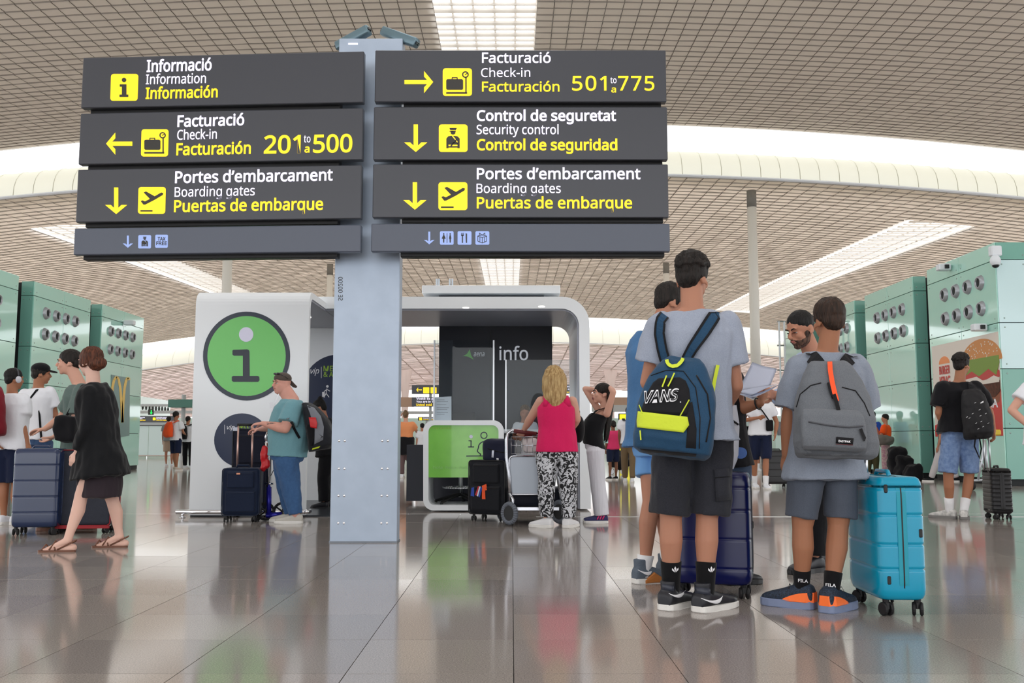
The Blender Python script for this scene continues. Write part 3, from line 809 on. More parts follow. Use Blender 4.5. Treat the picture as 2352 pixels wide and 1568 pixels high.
# swivel stool base seen under the counter
st = empty('swivel_stool', (-.55, YC + .42, .06), 'black swivel stool with a chrome foot ring inside the counter', 'stool')
c0 = Vector((W(1058, 1120, YC + .42).x, YC + .42, 0)); zb = W(1058, 1160, YC + .42).z
bm = NB(); add_tube(bm, [c0 + Vector((0, 0, zb + .1)), c0 + Vector((0, 0, .72))], .028, 12); obj('column', bm, M_steel, st, True)
bm = NB()
for k in range(40):
    a0, a1 = 2 * math.pi * k / 40, 2 * math.pi * (k + 1) / 40
    add_tube(bm, [c0 + Vector((.22 * math.cos(a0), .22 * math.sin(a0), zb + .22)), c0 + Vector((.22 * math.cos(a1), .22 * math.sin(a1), zb + .22))], .011, 6)
for k in range(3):
    a = k * 2.1; add_tube(bm, [c0 + Vector((0, 0, zb + .22)), c0 + Vector((.22 * math.cos(a), .22 * math.sin(a), zb + .22))], .008, 6)
obj('foot_ring', bm, M_chrome, st, True)
for k in range(5):
    a = .25 + k * 2 * math.pi / 5; e = c0 + Vector((.34 * math.cos(a), .3 * math.sin(a), zb + .05))
    bm = NB(); add_tube(bm, [c0 + Vector((0, 0, zb + .14)), e], [.024, .016], 8); add_tube(bm, [e, e - Vector((0, 0, .05))], .02, 8); obj('leg', bm, M_black, st)
bm = NB(); add_ell(bm, c0 + Vector((0, 0, .78)), (.2, .2, .05)); obj('seat', bm, M_black, st, True)

# ================= TEAL GLASS BLOCKS =================
M_g1 = mat('teal_glass_a', (180, 232, 218), rough=0.06, spec=0.75, coat=0.6)
M_g2 = mat('teal_glass_b', (170, 224, 210), rough=0.06, spec=0.75, coat=0.6)
M_gf = mat('teal_glass_front', (120, 178, 164), rough=0.1, spec=0.6)
M_gp = mat('painted_sky_glass', (206, 236, 240), rough=0.08, spec=0.7)  # bright sky reflection put into the base colour of the front glass
M_stud = mat('stud_steel', (150, 170, 165), rough=0.3, metal=.8)
ZT = 4.7; ZJ = [0.12, 1.09, 2.23, 3.12, 4.35, 4.7]
def glass_block(side, X, Y0, Y1, label, front_w=.3, poster=False, ports=True, bright=False):
    r = empty('glass_kiosk', (X + side * 1.0, (Y0 + Y1) / 2, 0), label, 'kiosk block', 'teal glass blocks along the hall')
    D = 2.6
    bm = NB(); add_box(bm, (X + side * (D / 2 + .03), (Y0 + Y1) / 2 + .03, ZT / 2 - .01), (D, Y1 - Y0 - .03, ZT - .03)); obj('core', bm, M_gap, r)
    G_ = .006
    ym = (Y0 + Y1) / 2
    for a, b in ((Y0, ym), (ym, Y1)):
        for k in range(5):
            z0, z1 = ZJ[k], ZJ[k + 1]
            bm = NB(); add_box(bm, (X, (a + b) / 2, (z0 + z1) / 2), (.03, b - a - 2 * G_, z1 - z0 - 2 * G_), bevel=.004); obj('glass_panel', bm, (M_g1, M_g2)[k % 2], r)
    # front face : narrow panels on the far blocks, a full face on the nearest
    cuts = [0.0, front_w] if not bright else [0.0, .62, 1.5, 2.6]
    for a, b in zip(cuts[:-1], cuts[1:]):
        for k in range(5):
            z0, z1 = ZJ[k], ZJ[k + 1]
            m = M_gp if (bright and k in (2, 3)) else M_gf
            bm = NB(); add_box(bm, (X + side * (a + b) / 2, Y0, (z0 + z1) / 2), (b - a - 2 * G_, .03, z1 - z0 - 2 * G_), bevel=.004); obj('glass_panel', bm, m, r)
    bm = NB()
    for z in ZJ[1:5]:
        for dz in (-.09, .09):
            for y in (Y0 + .12, ym - .1, ym + .1, Y1 - .12): add_ell(bm, (X - side * .017, y, z + dz), (.006, .016, .016), seg=8, rg=5)
            for q in ((.07, front_w - .07) if not bright else (.1, .52, .72, 1.4, 1.6)): add_ell(bm, (X + side * q, Y0 - .018, z + dz), (.016, .006, .016), seg=8, rg=5)
    o = obj('stud_row', bm, M_stud, r, True); o['kind'] = 'stuff'
    bm = NB(); add_box(bm, (X + side * D / 2, ym + .02, .05), (D - .1, Y1 - Y0 - .1, .1)); obj('kick_plate', bm, M_gap, r)
    if ports:
        for z in (4.0, 3.48):
            for q in range(4):
                y = Y0 + .62 + q * .535
                bm = NB()
                prev = None
                for (rad, off) in ((.155, .016), (.15, .03), (.12, .085), (.105, .09), (.098, .085), (.085, .02)):
                    ringv = [bm.verts.new((X - side * off, y + rad * math.cos(t), z + rad * math.sin(t))) for t in [2 * math.pi * i / 24 for i in range(24)]]
                    if prev:
                        for i in range(24): bm.faces.new((prev[i], prev[(i + 1) % 24], ringv[(i + 1) % 24], ringv[i]))
                    prev = ringv
                bmesh.ops.recalc_face_normals(bm, faces=bm.faces)
                p = obj('air_nozzle', bm, mat('nozzle_grey', (168, 172, 178), rough=.3, metal=.4), r, True)
                bm = NB(); add_tube(bm, [(X - side * .018, y, z), (X - side * .06, y, z)], .094, 20); obj('nozzle_mouth', bm, M_gap, p)
    return r
XL, XR = -11.55, 9.4
glass_block(-1, XL, 19.3, 22.45, 'teal glass block at the left picture edge, mostly cut off')
glass_block(-1, XL, 23.2, 26.35, 'teal glass block on the left behind the walking couple')
lb = glass_block(-1, XL, 27.1, 30.2, 'left teal glass block with a golden arch poster low on it')
rb = glass_block(1, XR, 18.6, 21.7, 'nearest right teal glass block with a burger poster', bright=True)
glass_block(1, XR, 22.5, 25.6, 'middle right teal glass block beside the woman in orange')
glass_block(1, XR, 26.4, 29.5, 'farthest right teal glass block behind the boy with grey backpack')
glass_block(1, XR, 30.3, 33.4, 'right teal glass block hidden mostly behind the others', ports=False)
# gold arch poster
PA = Plane((XL + .02, 0, 0), (1, 0, 0), (0, 1, 0))
pb = PA.plate('grey_poster', [(255, 860), (298, 868), (297, 1000), (255, 1008)], mat('poster_teal_grey', (104, 140, 136), rough=.3), lb, th=.006)
gold = mat('golden_yellow', (238, 200, 96), rough=.4)
bm = NB()
arc = [(256, 925), (258, 890), (262, 872), (267, 865), (272, 870), (276, 890), (279, 925), (281, 970), (283, 925), (286, 890), (290, 872), (294, 867), (297, 872)]
for p, q in zip(arc[:-1], arc[1:]): add_prism(bm, [PA.at(x, y, .007) for x, y in stroke(p[0], p[1], q[0], q[1], 5.5)], (.004, 0, 0))
obj('arch_logo', bm, gold, pb)
# burger poster on the nearest right block
PR = Plane((XR - .016, 0, 0), (-1, 0, 0), (0, -1, 0))
pz = lambda y, z: PR.P * 0 + Vector((XR - .016, y, z))
def wpl(name, yz, m, parent, off=0.0, th=.004):
    bm = NB(); add_prism(bm, [Vector((XR - .016 - off, y, z)) for y, z in yz], (-th, 0, 0)); return obj(name, bm, m, parent)
y_of = lambda px: XR * F / (px - 1168.0) * 1.004
M_cream = mat('poster_cream', (222, 214, 204), rough=.35); M_red = mat('poster_red', (196, 42, 34), rough=.35)
pst = wpl('poster', [(18.62, .95), (21.6, .95), (21.6, 2.95), (18.62, 2.95)], M_cream, rb, th=.005)
wpl('red_band', [(18.62, .95), (21.6, .95), (21.6, 1.2), (20.7, 1.35), (19.9, 1.72), (19.2, 1.86), (18.62, 1.84)], M_red, pst, off=.005)
def wtext(body, y0, y1, z, cap, m, bold=.03):
    me = text_mesh(body, bold); n_ = len(me.vertices); co = np.empty(n_ * 3); me.vertices.foreach_get('co', co); co = co.reshape(-1, 3)
    sx = (y0 - y1) / (co[:, 0].max() - co[:, 0].min()); out = np.zeros_like(co)
    out[:, 0] = XR - .021 - .005 - (co[:, 2] - co[:, 2].min()) * .1; out[:, 1] = y0 - (co[:, 0] - co[:, 0].min()) * sx; out[:, 2] = z + co[:, 1] * cap / CAPH
    me.vertices.foreach_set('co', out.astype(np.float32).ravel()); return link('lettering', me, m, pst)
bun = mat('bun_brown', (206, 140, 80), rough=.5); M_or = mat('bun_orange', (236, 148, 92), rough=.5)
el = lambda cy, cz, ry, rz, a0=0, a1=360, n=28: [(cy + ry * math.cos(math.radians(a0 + (a1 - a0) * k / n)), cz + rz * math.sin(math.radians(a0 + (a1 - a0) * k / n))) for k in range(n + (0 if a1 - a0 >= 360 else 1))]
wpl('emblem_bun', el(21.0, 2.52, .26, .16, 0, 180), M_or, pst, off=.005); wpl('emblem_bun', el(21.0, 1.86, .26, .14, 180, 360), M_or, pst, off=.005)
wtext('BURGER', 21.25, 20.74, 2.3, .17, M_red); wtext('KING', 21.25, 20.74, 2.0, .24, M_red)
wtext('ALABRASA', 20.3, 18.75, 1.5, .16, M_prw)
bc = 19.35
wpl('bun_top', el(bc, 2.42, .85, .46, 0, 180), bun, pst, off=.006)
wpl('lettuce', [(bc + .9, 2.36), (bc + .7, 2.18), (bc + .4, 2.26), (bc + .1, 2.14), (bc - .3, 2.26), (bc - .6, 2.12), (bc - .74, 2.36), (bc - .72, 2.5), (bc + .88, 2.5)], mat('lettuce_green', (122, 150, 62), rough=.5), pst, off=.0105)
wpl('tomato', [(bc + .88, 2.2), (bc + .2, 2.38), (bc - .3, 2.36), (bc - .72, 2.2), (bc - .72, 2.08), (bc + .9, 2.02)], mat('tomato_red', (188, 44, 40), rough=.4), pst, off=.0085)
wpl('onion_mayonnaise', [(bc + .85, 2.1), (bc + .2, 2.14), (bc - .1, 2.03), (bc - .5, 2.12), (bc - .72, 2.06), (bc - .7, 1.98), (bc + .85, 1.96)], M_cream, pst, off=.013)
wpl('patty', [(bc + .85, 2.0), (bc - .72, 2.02), (bc - .72, 1.8), (bc - .5, 1.7), (bc + .6, 1.72), (bc + .85, 1.82)], mat('patty_brown', (96, 54, 38), rough=.7, speck=(70, 38, 26), sscale=14), pst, off=.0115)
wpl('bun_base', [(bc + .85, 1.76), (bc - .72, 1.78), (bc - .66, 1.6), (bc - .4, 1.54), (bc + .5, 1.54), (bc + .8, 1.62)], mat('bun_base_brown', (140, 78, 50), rough=.5), pst, off=.006)
bm = NB(); rs = random.Random(5)
for k in range(46):
    a = rs.uniform(.35, 2.8); q = rs.uniform(.3, .93); add_ell(bm, (XR - .028, bc + .85 * q * math.cos(a), 2.45 + .42 * q * math.sin(a)), (.003, .022, .012), seg=6, rg=4)
o = obj('sesame', bm, M_cream, pst); o['kind'] = 'stuff'
# dome camera and small camera boxes on the nearest right block
dc = empty('dome_camera', (XR, 18.5, 4.2), 'white dome camera on the corner of the nearest right block', 'camera')
c = W(2289, 585, 18.4)
bm = NB(); add_box(bm, c + Vector((0, .05, .08)), (.2, .16, .2), bevel=.02); obj('mount', bm, M_white, dc)
bm = NB(); add_ell(bm, c + Vector((-.03, 0, -.12)), (.1, .1, .12)); obj('dome', bm, M_white, dc, True)
bm = NB(); add_ell(bm, c + Vector((-.03, -.005, -.2)), (.07, .07, .06)); obj('lens', bm, M_blackg, dc, True)
for (px, py, lab) in ((2195, 614, 'white bullet camera on the nearest right block above the nozzles'), (2272, 752, 'small white camera box above the burger poster')):
    y = y_of(px); c = Vector((XR - .17, y, W(px, py, y).z)); e = empty('wall_camera', c, lab, 'camera')
    bm = NB(); add_box(bm, c, (.26, .2, .14), bevel=.02); obj('housing', bm, M_white, e)
    bm = NB(); add_box(bm, c + Vector((.02, -.12, 0)), (.08, .05, .08)); obj('lens', bm, M_black, e)
    bm = NB(); add_tube(bm, [c, (XR - .01, y, c.z)], .03, 8); obj('bracket', bm, M_steel, e)
c = Vector((XL + .2, 28.6, 4.35)); e = empty('wall_camera', c, 'white camera on the left block with the arch poster', 'camera')
bm = NB(); add_box(bm, c, (.3, .2, .14), bevel=.02); obj('housing', bm, M_white, e); bm = NB(); add_tube(bm, [c, (XL, 28.6, c.z)], .03, 8); obj('bracket', bm, M_steel, e)

# ================= FAR HALL =================
M_frost = mat('frosted_glass', (200, 222, 222), rough=.25, spec=.5)
M_beam = mat('grey_beam', (176, 182, 184), rough=.5)
def fence(px0, px1, ptop, pbot, Y, npan, label, name='glass_balustrade'):
    a, b = W(px0, pbot, Y), W(px1, pbot, Y); z1 = W(px0, ptop, Y).z
    r = empty(name, ((a.x + b.x) / 2, Y, 0), label, 'partition')
    w_ = (b.x - a.x) / npan
    for k in range(npan):
        bm = NB(); add_box(bm, (a.x + w_ * (k + .5), Y, z1 / 2 + .08), (w_ - .03, .04, z1 - .16)); obj('glass_panel', bm, M_frost, r)
    bm = NB(); add_tube(bm, [(a.x, Y - .15, .14), (b.x, Y - .15, .14)], .035, 8)
    for k in range(npan + 1): add_tube(bm, [(a.x + w_ * k, Y - .15, 0), (a.x + w_ * k, Y - .15, .14)], .02, 6); 
    obj('rail', bm, M_chrome, r)
    bm = NB(); add_box(bm, ((a.x + b.x) / 2, Y, z1 + .02), (b.x - a.x, .1, .04)); obj('capping', bm, M_black, r)
    return r
fence(296, 470, 978, 1052, 51.4, 4, 'low frosted glass partition beyond the left glass blocks')
def hang_sign(px0, px1, p0, p1, Y, label, cells, post=None):
    a, b = W(px0, p0, Y), W(px1, p1, Y)
    r = empty('hanging_sign', ((a.x + b.x) / 2, Y, b.z), label, 'sign')
    bm = NB(); add_box(bm, ((a.x + b.x) / 2, Y + .06, (a.z + b.z) / 2), (b.x - a.x, .12, a.z - b.z)); bd = obj('panel', bm, M_sign, r)
    P = Plane((0, Y, 0), (0, -1, 0), (1, 0, 0))
    for c_ in cells:
        if c_[0] == 'sq':
            q = P.plate('pictogram', rrect(c_[1], c_[2], c_[1] + c_[3], c_[2] + c_[3], c_[3] * .1), M_yel, r, th=.01)
            pic_officer(P, q, c_[1], c_[2], c_[3]) if c_[3] > 8 else None
        elif c_[0] == 't': P.text(c_[1], c_[2], c_[3], c_[4], c_[5], {'w': M_wht, 'y': M_yel}[c_[6]], r, bold=.03, th=.01)
        elif c_[0] == 'a': arrow(P, r, c_[1], c_[2], c_[3], c_[3] * .17, c_[4], c_[3] * .33, M_yel)
    return r
M_beamt = M_beam
def cells(x): return [('sq', x, 958.5, 6.5), ('t', 'Control de seguretat', x + 8, x + 36, 959.4, 2.2, 'w'), ('t', 'Security control', x + 8, x + 30, 962.3, 1.8, 'w'), ('t', 'Control de seguridad', x + 8, x + 37, 965.6, 2.2, 'y')]
hang_sign(296, 400, 955, 970.5, 52, 'black security control sign band over the far left partition', cells(297) + cells(351))
bm = NB(); a, b = W(292, 970, 52), W(470, 976, 52); add_box(bm, ((a.x + b.x) / 2, 52, (a.z + b.z) / 2), (b.x - a.x, .4, a.z - b.z)); tag(obj('trim_3', bm, M_beam), kind='structure')
for i, (p0, p1, Y) in enumerate(((928, 933, 56), (943, 949, 60))):
    a, b = W(292, p0, Y), W(470, p1, Y); bm = NB(); add_box(bm, ((a.x + b.x) / 2, Y, (a.z + b.z) / 2), (b.x - a.x, .5, a.z - b.z)); tag(obj('trim_%d' % (4 + i), bm, M_beam), kind='structure')
gs = empty('lane_signal', W(347, 952, 51.8), 'small black panel with a lit green down arrow', 'signal'); P = Plane((0, 55.6, 0), (0, -1, 0), (1, 0, 0)); bm = NB(); add_tube(bm, [W(347.5, 941, 55.8), W(347.5, 931, 55.8)], .05, 6); obj('hanger', bm, M_beam, gs); gs.location = W(347, 952, 55.6)
P.plate('panel', rrect(341.5, 940, 353.5, 952.5, .5, 2), M_black, gs, off=-.1, th=.1); P.plates('green_arrow', [stroke(347.5, 941.5, 347.5, 949, 1.8), [(344.6, 947), (350.4, 947), (347.5, 951.5)]], mat('led_green', (30, 255, 90), emis=(30, 255, 90), es=1.6), gs, th=.01)
bm = NB(); a, b = W(386, 917, 45), W(441, 935, 45)
r = empty('glass_box', ((a.x + b.x) / 2, 45.5, 0), 'dark green box raised on a post beyond the partition', 'box')
add_box(bm, ((a.x + b.x) / 2, 45.5, (a.z + b.z) / 2), (b.x - a.x, 1.0, a.z - b.z), bevel=.01); obj('body', bm, mat('box_green', (52, 112, 96), rough=.3), r)
bm = NB(); add_tube(bm, [((a.x + b.x) / 2, 45.5, 0), ((a.x + b.x) / 2, 45.5, a.z + .25)], .1, 10); obj('post', bm, M_beam, r)
# long glass wall with nozzles far left
a, b = W(290, 893, 72), W(392, 913, 84)
r = tag(empty('wall_far_left'), kind='structure')
P0 = Vector((a.x, 72, 0)); P1_ = Vector((b.x, 84, 0)); U = (P1_ - P0).normalized(); L = (P1_ - P0).length; Nn = Vector((U.y, -U.x, 0))
Rm = Matrix((U, -Nn, Vector((0, 0, 1)))).transposed().to_4x4(); Mx = Matrix.Translation(P0) @ Rm
bm = NB(); add_box(bm, (L / 2, .2, 2.2), (L, .4, 4.4), Mx); obj('wall_body', bm, M_tealf, r)
for k in range(13):
    bm = NB(); add_ell(bm, (L * (k + .7) / 13.5, 0, 3.6), (.2, .08, .24), Mx, 12, 8); obj('air_nozzle', bm, M_gap, r)
# centre signs seen past the booth
hang_sign(946, 1012, 884, 904.5, 34, 'dark sign with left arrow and yellow symbols seen past the booth', [('a', 962.5, 895, 13, 'l'), ('sq', 972, 889, 14), ('sq', 989, 889, 14)])
hang_sign(946, 1012, 912, 933.5, 34, 'dark sign reading You are in T1 below the arrow sign', [('t', 'Vostè és a T1', 956, 1005, 917.5, 4.5, 'w'), ('t', 'You are in T1', 956, 998, 924.2, 4.2, 'w'), ('t', 'Usted está en T1', 956, 1012, 931.5, 4.8, 'y')])
hang_sign(1280, 1326, 883, 904, 34, 'dark exclusive access sign above the blonde woman', [('t', 'Exclusiu', 1299, 1324, 889, 4, 'w'), ('t', 'access', 1304, 1322, 895, 3.5, 'w'), ('t', 'Exclusivo', 1299, 1325, 902, 4, 'y')])
hang_sign(960, 1000, 957, 965.5, 48, 'small black security sign low behind the counter', [('sq', 963, 958.5, 6.5), ('t', 'Control de seguretat', 972, 996, 961, 2, 'w'), ('t', 'Control de seguridad', 972, 996, 964, 2, 'y')])
for (px, Y) in ((989, 34.1), (1290, 34.1), (980, 48.1)):
    z = {989: 884, 1290: 884, 980: 957}[px]; q = W(px, z, Y)
    bm = NB(); add_tube(bm, [(q.x, Y, 0), (q.x, Y, q.z)], .05, 8); tag(obj('sign_post', bm, M_beam), 'slim grey post carrying %s' % {989: 'the arrow sign past the booth', 1290: 'the exclusive access sign', 980: 'the small security sign'}[px], 'post')
def slab(px0, px1, p0, p1, Y, D, m, nm, lab=None, cat='counter', pieces=0):
    a, b = W(px0, p0, Y), W(px1, p1, Y)
    bm = NB(); add_box(bm, ((a.x + b.x) / 2, Y + D / 2, (a.z + b.z) / 2), (b.x - a.x, D, a.z - b.z), bevel=.01)
    o = obj(nm, bm, m)
    return tag(o, lab, cat) if lab else tag(o, kind='structure')
# far back counters and beams
M_sand = mat('sand_panel', (176, 150, 132), rough=.6)
slab(300, 1000, 960, 1031, 95, 1.5, M_tealf, 'trim_6'); slab(880, 950, 912, 934, 90, .5, M_sand, 'trim_7'); slab(1400, 1900, 912, 932, 96, .5, M_sand, 'trim_8')
slab(1360, 1480, 930, 945, 60, .6, M_beam, 'trim_9'); slab(1000, 1960, 960, 1032, 98, 1.5, M_tealf, 'trim_10'); slab(880, 1010, 944, 950, 70, .6, M_beam, 'trim_11')
ad = empty('light_box', G(1432, 1052), 'tall glowing yellow advertising light box beyond the girl', 'light box'); P = Plane((0, 42, 0), (0, -1, 0), (1, 0, 0))
P.plate('yellow_face', rrect(1423, 951, 1446, 1034, 1, 2), mat('lit_yellow', (238, 232, 40), emis=(238, 232, 40), es=.8), ad); bm = NB(); a, b = W(1421, 949, 42.02), W(1448, 1036, 42.02)
add_box(bm, ((a.x + b.x) / 2, 42.15, a.z / 2), (b.x - a.x, .25, a.z)); obj('case', bm, M_black, ad)
for (px, p0, p1, Y, m_, lab) in ((1716, 966, 1012, 40, M_frost, 'pale frosted kiosk beyond the paper stack'), (1800, 955, 1016, 44, M_tealf, 'pale teal kiosk beyond the man in the white tee'), (1560, 950, 1034, 60, M_tealf, 'pale teal kiosk behind the teenager')):
    a = W(px - 22, p0, Y); b = W(px + 22, p0, Y); r = empty('service_kiosk', ((a.x + b.x) / 2, Y, 0), lab, 'kiosk')
    bm = NB(); add_box(bm, ((a.x + b.x) / 2, Y + .4, a.z / 2), (b.x - a.x, .8, a.z), bevel=.03); obj('body', bm, m_, r)
    bm = NB(); add_box(bm, ((a.x + b.x) / 2, Y - .02, a.z * .72), ((b.x - a.x) * .7, .04, a.z * .3), bevel=.01); obj('screen', bm, M_blackg, r)
# white expansion strip across the floor
bm = NB(); q = G(1500, 1186.5); add_box(bm, (q.x + 3.4, q.y, .0015), (9.4, .035, .003)); tag(obj('trim_12', bm, mat('brass_white', (214, 214, 212), rough=.2, metal=.3)), kind='structure')
# lighting mast behind the bearded man
ms = empty('lighting_mast', W(1800, 1016, 30), 'thin white lattice mast behind the bearded man', 'mast'); ms.location.z = 0
for px in (1789, 1801):
    q = W(px, 738, 30); bm = NB(); add_tube(bm, [(q.x, 30, 0), (q.x, 30, q.z)], .03, 8); obj('pole', bm, M_white, ms)
for py in (738, 793, 850, 910):
    a, b = W(1785, py, 30), W(1805, py, 30); bm = NB(); add_tube(bm, [a, b], .025, 8); obj('rung', bm, M_steel, ms)
# ================= FIGURE LIBRARY =================
from mathutils.bvhtree import BVHTree
def remeshed(bm, voxel, smooth=3, fac=0.5):
    me = bpy.data.meshes.new('tmp'); bmesh.ops.recalc_face_normals(bm, faces=bm.faces); bm.to_mesh(me); bm.free()
    o = bpy.data.objects.new('tmp', me); COL.objects.link(o)
    m = o.modifiers.new('r', 'REMESH'); m.mode = 'VOXEL'; m.voxel_size = voxel; m.use_smooth_shade = True
    if smooth:
        s = o.modifiers.new('s', 'SMOOTH'); s.factor = fac; s.iterations = smooth
    dg = bpy.context.evaluated_depsgraph_get()
    out = bpy.data.meshes.new_from_object(o.evaluated_get(dg))
    bpy.data.objects.remove(o); bpy.data.meshes.remove(me)
    return out
def displace(me, amp, freq=(10, 10, 10), seed=0.0, oct_=1):
    n = len(me.vertices)
    if not n: return me
    co = np.empty(n * 3); me.vertices.foreach_get('co', co); co = co.reshape(-1, 3)
    nr = np.empty(n * 3); me.vertices.foreach_get('normal', nr); nr = nr.reshape(-1, 3)
    d = np.empty(n); nz = noise.noise
    for i in range(n):
        c = co[i]; d[i] = nz((c[0] * freq[0] + seed, c[1] * freq[1], c[2] * freq[2]))
    if oct_ > 1:
        for i in range(n):
            c = co[i]; d[i] += .5 * nz((c[0] * freq[0] * 2.3 + seed, c[1] * freq[1] * 2.3, c[2] * freq[2] * 2.3))
    co += nr * (d * amp)[:, None]
    me.vertices.foreach_set('co', co.astype(np.float32).ravel()); me.update()
    return me
def hvec(h):
    a = math.radians(h); return Vector((math.sin(a), math.cos(a), 0))
def rvec(h):
    a = math.radians(h); return Vector((math.cos(a), -math.sin(a), 0))
def cast_fn(o):
    me = o.data
    bvh = BVHTree.FromPolygons([v.co.copy() for v in me.vertices], [tuple(p.vertices) for p in me.polygons])
    org = Vector((0, 0, CH))
    def f(px, py, off=0.0, fb=None):
        d = ray(px, py).normalized(); h = bvh.ray_cast(org, d)
        if h[0] is None:
            h2 = bvh.find_nearest(W(px, py, fb or 5))
            return h2[0] + h2[1] * off
        return h[0] - d * off
    f.bvh = bvh
    return f
def add_ribbon(bm, pts, wd, nrm, th=.006):
    """flat band: pts, half-width vector per point, normal per point"""
    n = len(pts); prev = None
    for i in range(n):
        p = Vector(pts[i]); w_ = Vector(wd[i]); nn = Vector(nrm[i]).normalized() * th
        vs = [bm.verts.new(p - w_), bm.verts.new(p + w_), bm.verts.new(p + w_ + nn), bm.verts.new(p - w_ + nn)]
        if prev:
            for e in range(4): bm.faces.new((prev[e], prev[(e + 1) % 4], vs[(e + 1) % 4], vs[e]))
        else: bm.faces.new(list(reversed(vs)))
        prev = vs
    bm.faces.new(prev)
def px_strap(name, fn, pts, wpx, m, parent, off=.006, th=.008, n=14, edge=None, ew=.18):
    """strap lying on a surface, given by where the photograph shows its centre line; wpx its width in pixels"""
    P2 = [Vector((p[0], p[1])) for p in pts]
    L = [0]
    for a, b in zip(P2[:-1], P2[1:]): L.append(L[-1] + (b - a).length)
    out = []
    for k in range(n + 1):
        s_ = L[-1] * k / n
        for i in range(len(L) - 1):
            if s_ <= L[i + 1] + 1e-6: break
        t = (s_ - L[i]) / max(L[i + 1] - L[i], 1e-6); p = P2[i].lerp(P2[i + 1], t); d = (P2[i + 1] - P2[i]).normalized()
        out.append((p, Vector((-d.y, d.x)), (pts[i][2] if len(pts[i]) > 2 else wpx) * (1 - t) + (pts[i + 1][2] if len(pts[i + 1]) > 2 else wpx) * t))
    C = [fn(p.x, p.y, off) for p, q, w_ in out]
    A = [fn((p + q * w_ / 2).x, (p + q * w_ / 2).y, off) for p, q, w_ in out]
    Bv = [fn((p - q * w_ / 2).x, (p - q * w_ / 2).y, off) for p, q, w_ in out]
    cam_ = Vector((0, 0, CH))
    def build(fa, fb, nm, mm, lift):
        pts_, wd, nr = [], [], []
        for c, a, b in zip(C, A, Bv):
            if (a - b).length > .25 or abs(a.y - c.y) > .08 or abs(b.y - c.y) > .08:
                dd = (c.y) / F; a = c + Vector((.01, 0, 0)); b = c - Vector((.01, 0, 0))
            p0 = b.lerp(a, fa); p1 = b.lerp(a, fb); pts_.append((p0 + p1) / 2 + (cam_ - c).normalized() * lift); wd.append((p1 - p0) / 2); nr.append(cam_ - c)
        bm = NB(); add_ribbon(bm, pts_, wd, nr, th); bmesh.ops.recalc_face_normals(bm, faces=bm.faces)
        return obj(nm, bm, mm, parent)
    o = build(0, 1, name, m, 0)
    if edge is not None:
        build(-.02, ew, 'strap_edge', edge, .0025).parent = o; build(1 - ew, 1.02, 'strap_edge', edge, .0025).parent = o
    return o
def px_decal(name, fn, pts, m, parent, off=.002, th=.002):
    bm = NB(); cam_ = Vector((0, 0, CH)); a = []
    for x, y in pts: a.append(fn(x, y, off))
    nn = sum(((cam_ - p).normalized() for p in a), Vector()) / len(a)
    add_prism(bm, a, nn * th); bmesh.ops.triangulate(bm, faces=[f for f in bm.faces if len(f.verts) > 4])
    return obj(name, bm, m, parent)
def px_text(fn, body, x0, y0, x1, y1, cap, m, parent, bold=0, shear=0, off=.002, th=.002, vdir=(0, -1)):
    me = text_mesh(body, bold, 1.0, shear); n = len(me.vertices); co = np.empty(n * 3); me.vertices.foreach_get('co', co); co = co.reshape(-1, 3)
    mn, mx = co[:, 0].min(), co[:, 0].max(); z0 = co[:, 2].min(); z1 = co[:, 2].max()
    out = np.zeros_like(co)
    for i in range(n):
        t = (co[i, 0] - mn) / (mx - mn); u = co[i, 1] / CAPH * cap
        p = fn(x0 + (x1 - x0) * t + vdir[0] * u, y0 + (y1 - y0) * t + vdir[1] * u, off + (th if co[i, 2] > (z0 + z1) / 2 else 0)); out[i] = p
    me.vertices.foreach_set('co', out.astype(np.float32).ravel()); me.update()
    return link('lettering', me, m, parent)

SKIN = {'light': (206, 158, 138), 'tan': (164, 112, 84), 'mid': (178, 126, 102), 'rosy': (216, 160, 144), 'brown': (128, 86, 64), 'pale': (220, 180, 164)}
def skin_mat(k):
    m = mat('skin_' + k, SKIN[k], rough=.55, spec=.35, bump=.08, bscale=140)
    b = m.node_tree.nodes['Principled BSDF']; b.inputs['Subsurface Weight'].default_value = .12; b.inputs['Subsurface Radius'].default_value = (.02, .008, .004); b.inputs['Subsurface Scale'].default_value = .5
    return m
def cloth(name, rgb, speck=None, rough=.85, sscale=260, bump=.25, bscale=35): return mat(name, rgb, rough=rough, bump=bump, bscale=bscale, speck=speck, sscale=sscale, sheen=.1, spec=.2, detail=5)
def hairm(name, rgb, sp=None): return mat(name, rgb, rough=.55, bump=.9, bscale=90, speck=sp or tuple(int(c * .55) for c in rgb), sscale=60, stretch=(1.4, 1.4, .16), spec=.3)

